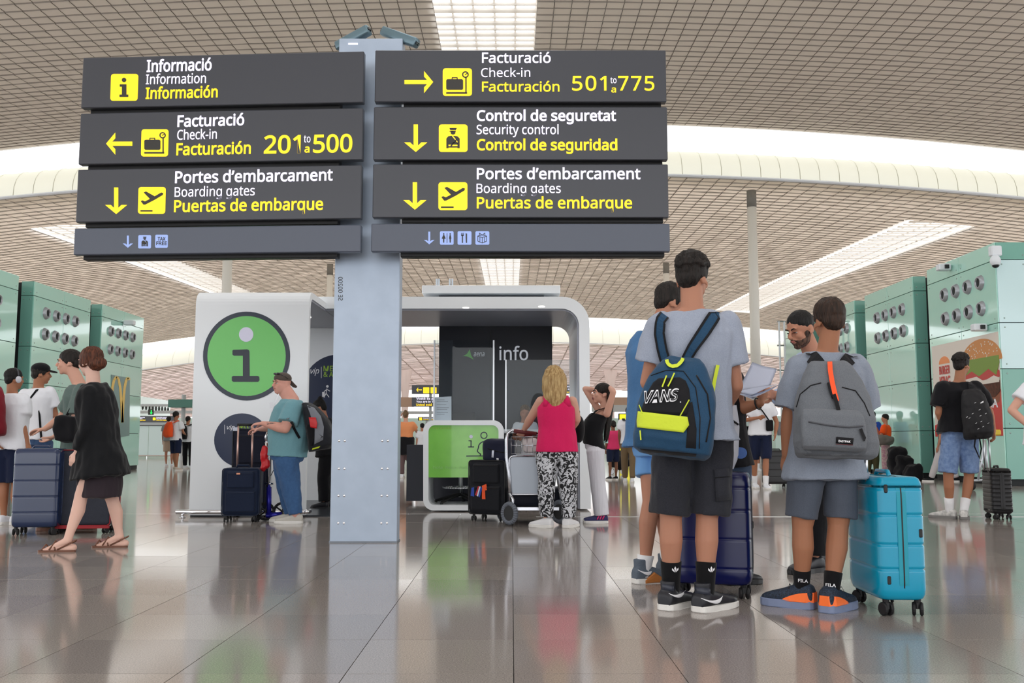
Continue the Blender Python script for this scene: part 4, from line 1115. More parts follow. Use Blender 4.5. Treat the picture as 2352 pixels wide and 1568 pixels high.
def head_matrix(C, h, pitch=0, roll=0, s=1.0):
    return Matrix.Translation(C) @ Matrix.Rotation(math.radians(-h), 4, 'Z') @ Matrix.Rotation(math.radians(pitch), 4, 'X') @ Matrix.Rotation(math.radians(roll), 4, 'Y') @ Matrix.Scale(s, 4)
def add_head(bm, M, s, face=True, mouth_open=False, chub=1.0):
    add_ell(bm, (0, -.012, .03), (.073, .094, .085), M, 20, 14)
    add_ell(bm, (0, .02, -.045), (.056 * chub, .064, .06 * chub), M, 18, 12)
    add_ell(bm, (0, .058, -.088 if not mouth_open else -.096), (.024 * chub, .02, .02), M)
    add_ell(bm, (0, .0, -.07), (.05 * chub, .055, .04 * chub), M)
    for q in (-1, 1):
        add_ell(bm, (q * .036, .056, -.026), (.024 * chub, .024, .026), M)      # cheeks
        add_ell(bm, (q * .030, .078, .026), (.024, .010, .009), M)             # brow
        add_ell(bm, (q * .074, -.012, -.008), (.009, .021, .031), M @ Matrix.Rotation(math.radians(-q * 14), 4, 'Z'), 14, 10)  # ear
        add_ell(bm, (q * .077, -.008, -.030), (.007, .011, .013), M)
    a, b = M @ Vector((0, .084, .014)), M @ Vector((0, .106, -.024))
    add_caps(bm, a, b, .008 * s, .012 * s, 10)
    add_ell(bm, (0, .099, -.027), (.016, .012, .009), M)
    add_ell(bm, (0, .078, -.052), (.026, .016, .02), M)
    if mouth_open: add_ell(bm, (0, .084, -.046), (.018, .01, .007), M); add_ell(bm, (0, .078, -.08), (.018, .012, .007), M)
def face_parts(root, M, s, brow, iris=(70, 50, 40), lip=(176, 104, 96), mouth_open=False, lids=None, eo=1.0):
    M_ew = mat('eye_white', (232, 228, 224), rough=.25); M_ir = mat('iris_%d' % iris[0], iris, rough=.2)
    for q in (-1, 1):
        bm = NB(); add_ell(bm, (q * .031, .0745, .0), (.0118, .0098, .0062 * eo), M, 14, 8); e = obj('eye', bm, M_ew, root, True)
        bm = NB(); add_ell(bm, (q * .031, .0825, .0), (.0052, .0034, .0052 * eo), M, 10, 8); obj('iris', bm, M_ir, e, True)
        bm = NB(); add_tube(bm, [M @ Vector((q * x, y, z)) for x, y, z in ((.019, .0838, .002), (.025, .0848, .0055 * eo), (.034, .0838, .006 * eo), (.042, .077, .002))], .0024 * s, 6); obj('eyelid', bm, lids or brow, root, True)
        bm = NB(); add_tube(bm, [M @ Vector((q * x, y, z)) for x, y, z in ((.013, .089, .021), (.024, .0905, .027), (.036, .087, .029), (.048, .078, .023))], [.0036 * s, .0044 * s, .004 * s, .0022 * s], 6); obj('eyebrow', bm, brow, root, True)
    ml = mat('lips_%d' % lip[0], lip, rough=.4)
    if mouth_open:
        bm = NB(); add_ell(bm, (0, .086, -.062), (.016, .012, .015), M); obj('open_mouth', bm, mat('mouth_dark', (70, 22, 26), rough=.5), root, True)
        bm = NB()
        for k in range(16):
            a0, a1 = 2 * math.pi * k / 16, 2 * math.pi * (k + 1) / 16
            add_tube(bm, [M @ Vector((.018 * math.cos(a), .091, -.062 + .017 * math.sin(a))) for a in (a0, a1)], .0035 * s, 6)
        obj('lips', bm, ml, root, True)
    else:
        bm = NB(); add_tube(bm, [M @ Vector(p) for p in ((-.024, .083, -.053), (-.009, .0935, -.0495), (0, .0945, -.051), (.009, .0935, -.0495), (.024, .083, -.053))], [.0015 * s, .0038 * s, .0034 * s, .0038 * s, .0015 * s], 6)
        add_tube(bm, [M @ Vector(p) for p in ((-.021, .083, -.056), (0, .093, -.0595), (.021, .083, -.056))], [.0015 * s, .0046 * s, .0015 * s], 6); obj('lips', bm, ml, root, True)
def add_hand(bm, wr, d, up, s=1.0, curl=.35, side=1, spread=.12):
    """wr wrist, d pointing direction of the hand, up = back-of-hand normal, side=+1 thumb on +x of (d x up)"""
    d = Vector(d).normalized(); up = Vector(up); up = (up - d * up.dot(d)).normalized(); r = d.cross(up).normalized() * side
    q = .088 * s
    add_loft(bm, [(wr, r * .026 * s, up * .018 * s), (wr + d * q * .35, r * .036 * s, up * .016 * s), (wr + d * q * .75, r * .042 * s, up * .015 * s), (wr + d * q * 1.02, r * .039 * s, up * .011 * s)], 14)
    for k, (off, ln) in enumerate(((.030, .070), (.0105, .080), (-.0095, .074), (-.028, .058))):
        p = wr + d * (q * (1.0 - abs(k - 1.3) * .03)) + r * off * s; a = curl * (.75 + .12 * k); rr_ = .0088 * s * (1 if k < 3 else .88)
        dd = (d + r * spread * (1 - k * .6)).normalized(); prev = p - dd * .02 * s; A = 0
        for j, fr in enumerate((.46, .30, .24)):
            A += a * (.8 if j == 0 else 1.15)
            e = (dd * math.cos(A) - up * math.sin(A)); nx_ = (p if j == 0 else prev) + e * ln * fr * s
            add_caps(bm, (p if j == 0 else prev), nx_, rr_ * (1 - j * .08), rr_ * (.93 - j * .08), 8)
            if j == 0: add_caps(bm, p - dd * .02 * s, p, rr_, rr_, 8)
            prev = nx_
    b = wr + d * .022 * s + r * .024 * s - up * .004 * s
    t1 = b + (d * .55 + r * .62 - up * .45).normalized() * .042 * s; t2 = t1 + (d * .85 + r * .12 - up * .5).normalized() * .032 * s; t3 = t2 + (d * .9 - up * .45 - r * .1).normalized() * .024 * s
    add_caps(bm, b, t1, .014 * s, .011 * s, 8); add_caps(bm, t1, t2, .0105 * s, .0095 * s, 8); add_caps(bm, t2, t3, .0092 * s, .0078 * s, 8)

TORSO = [(-.2, .10, .085), (-.12, .150, .105), (0, .168, .118), (.2, .156, .108), (.4, .142, .100), (.62, .160, .112), (.78, .172, .108), (.9, .155, .09), (.97, .10, .07), (1.02, .058, .056)]
class Person:
    def __init__(s, label, Y, J, heading=0, hh=None, pitch=0, roll=0, scale=1.0, skin='mid', group=None, torso=None, voxel=.008,
                 legs=1.0, arms=1.0, face=False, feet=False, hand=None, chub=1.0, mouth=False, cat='person', headscale=1.0, neck=.056, feetdir=None):
        s.Y, s.h, s.s, s.vox = Y, heading, scale, voxel
        s.R, s.Fw = rvec(heading), hvec(heading)
        s.J = {}
        for k, v in J.items():
            s.J[k] = W(v[0], v[1], Y + (v[2] if len(v) > 2 else 0))
        j = s.J
        for k in ('an_l', 'an_r'):
            if k in j and len(J[k]) < 4: j[k] = Vector((j[k].x, j[k].y, .085 * scale))
        g = (j['an_l'] + j['an_r']) / 2
        s.root = empty('person', (g.x, g.y, 0), label, cat, group)
        s.skin = skin_mat(skin); s.torso = torso or TORSO
        s.hm = head_matrix(j['head'], heading if hh is None else hh, pitch, roll, scale * headscale)
        s.legs, s.arms = legs, arms
        s.feetdir = feetdir or {}
        bm = NB()
        add_head(bm, s.hm, scale * headscale, chub=chub, mouth_open=mouth)
        nb = s.hm @ Vector((0, -.022, -.045))
        add_caps(bm, nb, j['neck'] + Vector((0, 0, -.03)), neck * scale, neck * 1.06 * scale, 16)
        s.torso_loft(bm, -.018, -.13)
        a = arms * scale
        for q in ('l', 'r'):
            sh, el, wr = j['sh_' + q], j['el_' + q], j['wr_' + q]
            add_caps(bm, sh, sh.lerp(el, .45), .05 * a, .046 * a); add_caps(bm, sh.lerp(el, .45), el, .046 * a, .038 * a)
            m_ = el.lerp(wr, .3); add_caps(bm, el, m_, .038 * a, .040 * a); add_caps(bm, m_, wr, .040 * a, .026 * scale)
            hs = (hand or {}).get(q, {})
            d = hs.get('d', (wr - el).normalized()); up = hs.get('up', -s.Fw if abs(d[2]) < .6 else s.R * (1 if q == 'r' else -1))
            add_hand(bm, wr, d, up, scale, hs.get('curl', .4), hs.get('side', -1 if q == 'r' else 1))
            hp, kn, an = j['hip_' + q], j['kn_' + q], j['an_' + q]
            L = legs * scale
            add_caps(bm, hp.lerp(kn, .12), hp.lerp(kn, .5), .078 * L, .072 * L); add_caps(bm, hp.lerp(kn, .5), kn, .074 * L, .054 * L)
            cb = kn.lerp(an, .32) - s.Fw * .012 * scale
            add_caps(bm, kn, cb, .052 * L, .055 * L); add_caps(bm, cb, kn.lerp(an, .78), .055 * L, .036 * L); add_caps(bm, kn.lerp(an, .78), an, .036 * L, .034 * L)
            if feet:
                fd = s.fdir(q)
                hl = an - fd * .045 * scale; hl.z = max(.03, an.z - .055)
                toe = an + fd * .15 * scale; toe.z = max(.02, an.z - .062)
                sd = Vector((fd.y, -fd.x, 0))
                add_caps(bm, hl, toe, .032 * scale, .022 * scale, 12, 1.15, sd); add_caps(bm, an, toe, .034 * scale, .018 * scale, 12, 1.2, sd)
                for t in range(5):
                    p = toe + sd * (t - 2) * .017 * scale; add_caps(bm, p - fd * .02, p + fd * (.032 - .004 * abs(t - 1)) * scale, .012 * scale, .009 * scale, 8)
        me = remeshed(bm, voxel, 3)
        s.body = link('body', me, s.skin, s.root, True)
        s.s_head = scale * headscale
    def fdir(s, q):
        d = s.feetdir.get(q)
        return Vector((d[0], d[1], 0)).normalized() if d else s.Fw
    def spine(s, t):
        P, N = s.J['pelvis'], s.J['neck']
        p = P.lerp(N, t) if t >= 0 else P + Vector((0, 0, (N - P).length * t))
        if 'belly' in s.J and 0 < t < 1: p = p + (s.J['belly'] - P.lerp(N, .4)) * (math.sin(math.pi * t))
        return p
    def torso_loft(s, bm, inf, t0=-9, t1=9, rings=None, exp=2.3, seg=22, flat=True):
        up = (s.J['neck'] - s.J['pelvis']).normalized(); T = rings or s.torso
        Rr = s.R; Fv = (s.Fw - up * s.Fw.dot(up)).normalized()
        out = []; ts = [r[0] for r in T]
        def at(t):
            for a, b in zip(T[:-1], T[1:]):
                if a[0] <= t <= b[0]:
                    u = (t - a[0]) / (b[0] - a[0]); return (a[1] + (b[1] - a[1]) * u, a[2] + (b[2] - a[2]) * u)
            return (T[0][1:] if t < T[0][0] else T[-1][1:])
        lo, hi = max(t0, ts[0]) if t0 > -9 else ts[0], min(t1, ts[-1])
        if t0 > -9: lo = t0
        pts = [lo] + [t for t in ts if lo < t < hi] + [hi]
        for t in pts:
            w_, d_ = at(t); out.append((s.spine(t), Rr * (w_ * s.s + inf), Fv * (d_ * s.s + inf), exp))
        add_loft(bm, out, seg)
    def top(s, m, hem=-.1, sleeve=.5, inf=.016, loose=0.0, sl_r=.066, name='shirt', flare=.012, neck_t=.985, amp=.008, vox=None, rings=None, long_r=.045, seed=0, droop=.02):
        bm = NB()
        T = rings or [(t, max(w_, (.150 if -.2 < t < .85 else 0)) + loose * (1 if t < .8 else .2), d_ + loose * .6 * (1 if t < .8 else .2)) for t, w_, d_ in s.torso]
        T = [t for t in T if t[0] > -.05 and t[0] <= 1.0]
        w0, d0 = T[0][1], T[0][2]
        T = [(hem, w0 + flare, d0 + flare)] + [t for t in T if t[0] > hem + .05]
        s.torso_loft(bm, inf, hem, neck_t, T)
        for q in ('l', 'r'):
            if sleeve <= 0: continue
            sh, el, wr = s.J['sh_' + q], s.J['el_' + q], s.J['wr_' + q]
            ins = sh.lerp(s.spine(.88), .45)
            if sleeve <= 1:
                e = sh.lerp(el, sleeve); d = (el - sh).normalized()
                dn = Vector((0, 0, -droop))
                u, v = frame_of(d); r0, r1 = sl_r * s.s * .98, sl_r * s.s * 1.08
                add_loft(bm, [(ins, u * r0 * .9, v * r0 * .9), (sh, u * r0, v * r0), (sh.lerp(e, .5), u * r1 * .98, v * r1 * .98), (e + dn * .4, u * r1 * 1.02, v * r1 * 1.02)], 18)
                add_ell(bm, sh, (r0, r0, r0))
            else:
                add_caps(bm, ins, sh, sl_r * s.s * .9, sl_r * s.s); add_caps(bm, sh, el, sl_r * s.s * .95, sl_r * s.s * .8)
                e = el.lerp(wr, sleeve - 1); d = (wr - el).normalized(); u, v = frame_of(d); r0 = sl_r * s.s * .8; r1 = long_r * s.s
                add_loft(bm, [(el, u * r0, v * r0), (e, u * r1, v * r1)], 16)
        me = remeshed(bm, vox or s.vox * 1.25, 2)
        if amp: displace(me, amp, (9, 9, 4.5), seed, 2)
        return link(name, me, m, s.root, True)
    def bottom(s, m, to=.55, waist=.12, r0=.1, r1=.085, name='shorts', amp=.006, vox=None, seed=3, rk=None, inf=.002, flare=0):
        """to: 0..1 along the thigh, 1..2 along the shin"""
        bm = NB(); T = [t for t in s.torso if t[0] <= waist + .2]
        s.torso_loft(bm, inf, -.14, waist, [(-.22, s.torso[0][1] + .03, s.torso[0][2] + .01)] + [t for t in s.torso[1:] if t[0] <= waist + .3])
        for q in ('l', 'r'):
            hp, kn, an = s.J['hip_' + q], s.J['kn_' + q], s.J['an_' + q]
            hp2 = hp + Vector((0, 0, .03))
            out_ = s.R * ((1 if q == 'r' else -1) * .006)
            add_ell(bm, hp, (r0 * s.s * .96,) * 3)
            def ringv(c, d, r, k=1.0):
                d = Vector(d).normalized(); u = (s.R - d * s.R.dot(d)).normalized(); v = d.cross(u); return (c + out_ * k, u * r * .9, v * r)
            if to <= 1:
                e = hp.lerp(kn, to); add_loft(bm, [ringv(hp2, kn - hp, r0 * s.s), ringv(e, kn - hp, r1 * s.s, 1.6)], 20)
            else:
                rk_ = (rk or (r0 + r1) / 2) * s.s; e = kn.lerp(an, to - 1)
                add_loft(bm, [ringv(hp2, kn - hp, r0 * s.s), ringv(hp2.lerp(kn, .5), kn - hp, (r0 * s.s + rk_) / 2), ringv(kn, an - hp, rk_), ringv(kn.lerp(e, .5), an - kn, (rk_ + r1 * s.s) / 2), ringv(e, an - kn, r1 * s.s)], 20)
        me = remeshed(bm, vox or s.vox * 1.25, 2)
        if amp: displace(me, amp, (10, 10, 6), seed, 2)
        return link(name, me, m, s.root, True)
    def sock(s, q, m, up=.12, r=.04):
        an = s.J['an_' + q]; kn = s.J['kn_' + q]; d = (kn - an).normalized(); bm = NB()
        add_tube(bm, [an - d * .05, an + d * .01, an + d * up * .5, an + d * up], [r * s.s * 1.0, r * s.s, r * s.s * 1.08, r * s.s * 1.2], 18)
        return obj('sock', bm, m, s.root, True)
    def shoe(s, q, mu, ms, L=.285, high=False, sole_h=.03, name='shoe', mid=None, w_=.048, lift=0.0, bulk=1.0):
        an = s.J['an_' + q]; fd = s.fdir(q); sd = Vector((fd.y, -fd.x, 0)); Z = Vector((0, 0, 1)); L *= s.s
        w_ *= s.s
        hl = Vector((an.x, an.y, lift)) - fd * L * .24
        at = lambda f: hl + fd * L * f
        bm = NB()
        prof = [(0.0, .62, .055), (.04, .78, .075), (.18, .86, .088), (.30, .84, .082), (.45, .88, .066), (.62, 1.0, .052), (.8, 1.02, .040), (.93, .82, .030), (1.0, .45, .020)]
        rings = []
        for f, wf, hgt in prof:
            hgt *= s.s * bulk; c = at(f) + Z * (sole_h * .6 + hgt / 2); rings.append((c, sd * w_ * wf, Z * (hgt / 2 + .004), 2.8))
        add_loft(bm, rings, 20)
        top_ = .14 if high else .088
        add_loft(bm, [(at(.2) + Z * .04, fd * .052 * s.s, sd * .040 * s.s), (at(.19) + Z * (top_ * .75) * s.s, fd * .052 * s.s, sd * .040 * s.s), (at(.18) + Z * top_ * s.s, fd * .050 * s.s, sd * .042 * s.s)], 18)
        me = remeshed(bm, .006 if s.vox < .01 else .012, 2)
        up = link(name, me, mu, s.root, True)
        bm = NB()
        def outline(sc):
            return [(.0, .45), (.05, .78), (.2, .86), (.4, .84), (.62, 1.04), (.8, 1.04), (.93, .82), (1.01, .35)]
        pts = [(f, wf) for f, wf in outline(1)] + [(f, -wf) for f, wf in reversed(outline(1))]
        loop = [hl + fd * L * (f * 1.03 - .012) + sd * w_ * 1.08 * wf for f, wf in pts]
        add_prism(bm, loop, Z * sole_h); bmesh.ops.bevel(bm, geom=list(bm.edges), offset=.004, segments=1, affect='EDGES')
        so = obj('sole', bm, ms, up)
        if mid is not None:
            bm = NB(); N = 9; side_ = []
            for q_ in (1, -1):
                rows = []
                for k in range(N + 1):
                    f = .56 * k / N; wf = (.50 + .42 * min(1, f / .12)) * (1 if f < .4 else 1.04); hb = sole_h + .034 * bulk * s.s * (1 - (f / .56) ** 2) + .004
                    p = hl + fd * L * (f - .018) + sd * w_ * 1.06 * wf * q_; rows.append((p + Z * sole_h * .9, p - sd * q_ * w_ * .10 + Z * hb))
                side_.append(rows)
            strip_ = list(reversed(side_[0])) + side_[1]
            vs = [[bm.verts.new(a_), bm.verts.new(b_), bm.verts.new(b_ - (b_ - at(.25)).normalized() * .012), bm.verts.new(a_ - (a_ - at(.25)).normalized() * .012)] for a_, b_ in strip_]
            for a_, b_ in zip(vs[:-1], vs[1:]):
                for e in range(4): bm.faces.new((a_[e], b_[e], b_[(e + 1) % 4], a_[(e + 1) % 4]))
            bm.faces.new(vs[0]); bm.faces.new(list(reversed(vs[-1]))); bmesh.ops.recalc_face_normals(bm, faces=bm.faces)
            obj('heel_band', bm, mid, up)
        return up
    def hair(s, kind, m, seed=0, parts=None):
        M = s.hm; bm = NB(); v = .006 if s.vox < .012 else .014; r = random.Random(seed); amp = .004; nm = 'hair'
        H = s.s_head
        if kind in ('short', 'curly', 'crop'):
            add_ell(bm, (0, -.016, .047), (.0815, .0985, .083), M, 22, 14)
            add_ell(bm, (0, -.062, .004), (.064, .046, .066), M)
            for q in (-1, 1): add_ell(bm, (q * .064, -.018, .022), (.016, .046, .045), M)
            if kind == 'curly':
                for k in range(120):
                    a = r.uniform(0, 6.283); e = r.uniform(.12, 1.5)
                    p = Vector((.083 * math.cos(e) * math.cos(a), -.014 + .1 * math.cos(e) * math.sin(a), .05 + .086 * math.sin(e))); add_ell(bm, p, (.016,) * 3, M, 8, 6)
            if kind == 'short': add_ell(bm, (0, .05, .09), (.06, .04, .028), M)
        elif kind == 'slick':
            add_ell(bm, (0, -.018, .046), (.079, .094, .08), M, 22, 14); add_ell(bm, (0, -.05, .01), (.068, .056, .06), M); add_ell(bm, (0, -.115, .035), (.03, .028, .03), M); amp = .002
        elif kind == 'bun':
            add_ell(bm, (0, -.02, .04), (.086, .1, .088), M, 22, 14); add_ell(bm, (0, -.07, -.02), (.07, .06, .065), M); add_ell(bm, (0, -.115, -.025), (.052, .045, .05), M); amp = .006
            for q in (-1, 1): add_ell(bm, (q * .066, .0, .0), (.02, .05, .05), M)
        elif kind == 'topbun':
            add_ell(bm, (0, -.018, .04), (.081, .097, .086), M, 22, 14); add_ell(bm, (0, -.06, -.01), (.062, .05, .06), M); add_ell(bm, (0, -.07, .12), (.036, .036, .034), M)
        elif kind == 'blonde':
            add_ell(bm, (0, -.015, .045), (.092, .105, .09), M, 22, 14)
            for k in range(64):
                a = r.uniform(-2.75, -.4) if k % 4 else r.choice((-2.9, -.24)) + r.uniform(-.1, .1)
                x, y = .09 * math.cos(a), -.02 + .095 * math.sin(a); L = r.uniform(.16, .235)
                pts = [(x * .8, y * .8, .08), (x * 1.12, y * 1.02, .0), (x * 1.18, y * 1.02, -.09), (x * 1.05, y * .98 - .02, -.09 - L * .5), (x * .8 + r.uniform(-.02, .02), y * .95 - .015, -.1 - L * .85)]
                add_tube(bm, [M @ Vector(p) for p in pts], [.02 * H, .026 * H, .024 * H, .02 * H, .008 * H], 7)
            amp = .007
        elif kind == 'long':
            add_ell(bm, (0, -.018, .042), (.082, .1, .086), M, 22, 14)
            for k in range(40):
                a = r.uniform(-2.7, -.45); x, y = .075 * math.cos(a), -.03 + .085 * math.sin(a); L = r.uniform(.3, .42)
                pts = [(x * .8, y * .8, .06), (x, y - .01, -.02), (x * .8, y - .02, -.12), (x * .55, y * .9 - .03, -.12 - L * .5), (x * .35 + r.uniform(-.02, .02), y * .8 - .03, -.12 - L)]
                add_tube(bm, [M @ Vector(p) for p in pts], [.018 * H, .02 * H, .018 * H, .016 * H, .005 * H], 7)
            amp = .003
        me = remeshed(bm, v, 1)
        displace(me, amp * H, (60, 60, 14), seed, 2)
        return link(nm, me, m, s.root, True)
    def beard(s, m):
        M = s.hm; bm = NB()
        add_ell(bm, (0, .018, -.064), (.0585, .066, .048), M, 18, 12); add_ell(bm, (0, .060, -.094), (.028, .022, .02), M)
        for q in (-1, 1): add_ell(bm, (q * .052, .0, -.03), (.014, .028, .035), M); 
        for q in (-1, 1): add_caps(bm, M @ Vector((0, .094, -.041)), M @ Vector((q * .028, .080, -.058)), .006, .006, 8)
        me = remeshed(bm, .005, 1); displace(me, .002, (90, 90, 50), 1, 2)
        return link('beard', me, m, s.root, True)

# ---- luggage ----
M_rub = mat('wheel_rubber', (24, 24, 26), rough=.6)
def add_wheel(bm, c, r, w_, ax, seg=18):
    ax = Vector(ax).normalized(); c = Vector(c); u, v = frame_of(ax); k = min(r * .25, w_ * .3)
    add_loft(bm, [(c - ax * w_ / 2, u * (r - k), v * (r - k)), (c - ax * (w_ / 2 - k), u * r, v * r), (c + ax * (w_ / 2 - k), u * r, v * r), (c + ax * w_ / 2, u * (r - k), v * (r - k))], seg)
def caster(root, p, r=.028, ztop=.075, h=0, nm='caster'):
    bm = NB(); A = rvec(h); p = Vector((p[0], p[1], 0))
    for q in (-1, 1): add_wheel(bm, p + A * q * .017 + Vector((0, 0, r)), r, .016, A)
    w_ = obj(nm, bm, M_rub, root)
    bm = NB(); add_tube(bm, [p + Vector((0, 0, r)), p + Vector((0, 0, ztop))], [.012, .018], 10); add_box(bm, p + Vector((0, 0, r + .014)), (.022, .03, .028)); obj('fork', bm, M_black, w_)
def case_mesh(w_, d_, z0, z1, Mx, m, root, grooves, rad=.05, gd=.004, name='shell', gw=.007, e=7, gdir=None):
    bm = NB(); H = z1 - z0
    zs = [(z0, .80), (z0 + rad * .15, .90), (z0 + rad * .5, .965), (z0 + rad, 1.0)]
    body = []
    for g in grooves: body += [(g - gw * 2.2, 1.0), (g - gw, 1.0), (g - gw * .45, 1 - gd / w_ * 2), (g + gw * .45, 1 - gd / w_ * 2), (g + gw, 1.0), (g + gw * 2.2, 1.0)]
    top_ = [(z1 - rad, 1.0), (z1 - rad * .5, .965), (z1 - rad * .15, .90), (z1, .80)]
    for z, k in zs + sorted(body) + top_:
        dk = (1 - k) * min(w_, d_) if k > .985 else (1 - k) * .22
        add_loft_pt = (Mx @ Vector((0, 0, z)), Mx.to_3x3() @ Vector((w_ / 2 - dk / 2 * 1.0, 0, 0)), Mx.to_3x3() @ Vector((0, d_ / 2 - dk / 2, 0)), e)
        body_ring.append(add_loft_pt)
    add_loft(bm, list(body_ring), 56); body_ring.clear()
    o = obj(name, bm, m, root); 
    for p in o.data.polygons: p.use_smooth = True
    return o
body_ring = []
def hard_case(label, x, y, rz, w_, d_, h, m, handle_z=None, zip_axis='x', group=None, grooves=None, frame_m=None, latches=(), hm=None, ribs=0, hoff=(0, 0), name='suitcase', cr=.028):
    """w_ along local x, d_ along local y"""
    root = empty(name, (x, y, 0), label, 'suitcase', group, rz)
    Mx = Matrix.Translation((x, y, 0)) @ Matrix.Rotation(rz, 4, 'Z')
    z0 = cr * 2 + .012
    gr = grooves if grooves is not None else [z0 + (h - z0) * f for f in (.22, .42, .62, .82)]
    case_mesh(w_, d_, z0, h, Mx, m, root, gr)
    bm = NB(); e = .0035; cz = (z0 + h) / 2
    n = 48; fm = frame_m or m
    # closing seam: a band round the middle of the case
    def seam(off, wd, mm, nm_):
        bm = NB(); A = []
        for k in range(n):
            a = 2 * math.pi * k / n; ca, sa = math.cos(a), math.sin(a); ca = math.copysign(abs(ca) ** (2 / 8), ca); sa = math.copysign(abs(sa) ** (2 / 8), sa)
            L2 = ((d_ if zip_axis == 'x' else w_) / 2)
            row = []
            for q, rr2 in ((-1, off), (1, off), (1, -.03), (-1, -.03)):
                u = ca * (L2 + rr2); v = sa * ((h - z0) / 2 + rr2)
                p = Vector((q * wd / 2, u, cz + v)) if zip_axis == 'x' else Vector((u, q * wd / 2, cz + v)); row.append(bm.verts.new(Mx @ p))
            A.append(row)
        for k in range(n):
            a, b = A[k], A[(k + 1) % n]
            for q in range(4): bm.faces.new((a[q], b[q], b[(q + 1) % 4], a[(q + 1) % 4]))
        bmesh.ops.recalc_face_normals(bm, faces=bm.faces); obj(nm_, bm, mm, root)
    seam(.0035, .045, fm, 'seam_band'); seam(.005, .006, M_black, 'zip')
    for sx in (-1, 1):
        for sy in (-1, 1): caster(root, Mx @ Vector((sx * (w_ / 2 - .045), sy * (d_ / 2 - .045), 0)), cr, z0 + .012, math.degrees(rz) + 20 * sx)
    for (lx, ly, lz) in latches:
        bm = NB(); add_box(bm, (lx, ly, lz), (.018, .012, .04) if abs(ly) > abs(lx) else (.012, .018, .04), Mx, bevel=.004); obj('latch', bm, M_black, root)
    bm = NB()
    if zip_axis == 'x': hp = [(0, -d_ * .2, h - .004), (0, -d_ * .16, h + .022), (0, d_ * .16, h + .022), (0, d_ * .2, h - .004)]
    else: hp = [(-w_ * .2, 0, h - .004), (-w_ * .16, 0, h + .022), (w_ * .16, 0, h + .022), (w_ * .2, 0, h - .004)]
    add_tube(bm, [Mx @ Vector(p) for p in hp], .011, 10); obj('carry_handle', bm, hm or m, root, True)
    if handle_z:
        for q in (-1, 1):
            bm = NB(); p = Vector((q * .09 + hoff[0], hoff[1], 0)) if zip_axis != 'x' else Vector((hoff[0], q * .09 + hoff[1], 0))
            add_tube(bm, [Mx @ (p + Vector((0, 0, h - .03))), Mx @ (p + Vector((0, 0, handle_z)))], .009, 10); obj('telescopic_rod', bm, M_steel, root, True)
        bm = NB(); pa, pb_ = (Vector((-.1 + hoff[0], hoff[1], handle_z)), Vector((.1 + hoff[0], hoff[1], handle_z))) if zip_axis != 'x' else (Vector((hoff[0], -.1 + hoff[1], handle_z)), Vector((hoff[0], .1 + hoff[1], handle_z)))
        add_tube(bm, [Mx @ pa, Mx @ pb_], .015, 10); obj('grip', bm, M_black, root, True)
    return root, Mx
def soft_case(label, x, y, rz, w_, d_, h, m, trim=None, handle_z=None, cat='suitcase', z0=.07, wheels=True, rodm=None, pocket=True, name='suitcase', group=None, pockm=None):
    root = empty(name, (x, y, 0), label, cat, group, rz); Mx = Matrix.Translation((x, y, 0)) @ Matrix.Rotation(rz, 4, 'Z'); trim = trim or M_black
    bm = NB(); add_box(bm, (0, 0, (z0 + h) / 2), (w_, d_, h - z0), None, bevel=.035, seg=3)
    me = remeshed(bm, .012, 1); me.transform(Mx); displace(me, .006, (9, 9, 7), x * 3, 2); link('bag_body', me, m, root, True)
    if pocket:
        for (pz0, pz1, k) in ((.08, .52, 1), (.58, .93, .9)):
            bm = NB(); a, b = z0 + (h - z0) * pz0, z0 + (h - z0) * pz1; add_box(bm, (0, -d_ / 2 - .008, (a + b) / 2), (w_ * .78 * k, .035, b - a), Mx, bevel=.014, seg=3); obj('pocket', bm, pockm or m, root)
            bm = NB(); add_tube(bm, [Mx @ Vector((sx * w_ * .36 * k, -d_ / 2 - .028, b - .018)) for sx in (-1, 1)], .0035, 6); obj('zip', bm, trim, root)
    bm = NB()
    for sy in (-1, 1):
        loop = [Mx @ Vector((px_, sy * (d_ / 2 - .005), pz_)) for px_, pz_ in rrect(-w_ / 2 + .004, z0 + .004, w_ / 2 - .004, h - .004, .03, 4)]; loop.append(loop[0]); add_tube(bm, loop, .005, 6)
    obj('piping', bm, trim, root, True)
    bm = NB(); add_tube(bm, [Mx @ Vector(p) for p in ((-.07, 0, h - .01), (-.055, 0, h + .025), (.055, 0, h + .025), (.07, 0, h - .01))], .011, 8); obj('carry_handle', bm, m, root, True)
    if wheels:
        for sx in (-1, 1):
            for sy in (-1, 1): caster(root, Mx @ Vector((sx * (w_ / 2 - .05), sy * (d_ / 2 - .04), 0)), .026, z0 + .03, 20 * sx)
    if handle_z:
        for q in (-1, 1):
            bm = NB(); add_tube(bm, [Mx @ Vector((q * .075, d_ * .3, h - .05)), Mx @ Vector((q * .075, d_ * .3, handle_z))], .01, 10); obj('telescopic_rod', bm, rodm or M_steel, root, True)
        bm = NB(); add_tube(bm, [Mx @ Vector((-.085, d_ * .3, handle_z)), Mx @ Vector((.085, d_ * .3, handle_z))], .014, 10); obj('grip', bm, M_black, root, True)
    return root, Mx
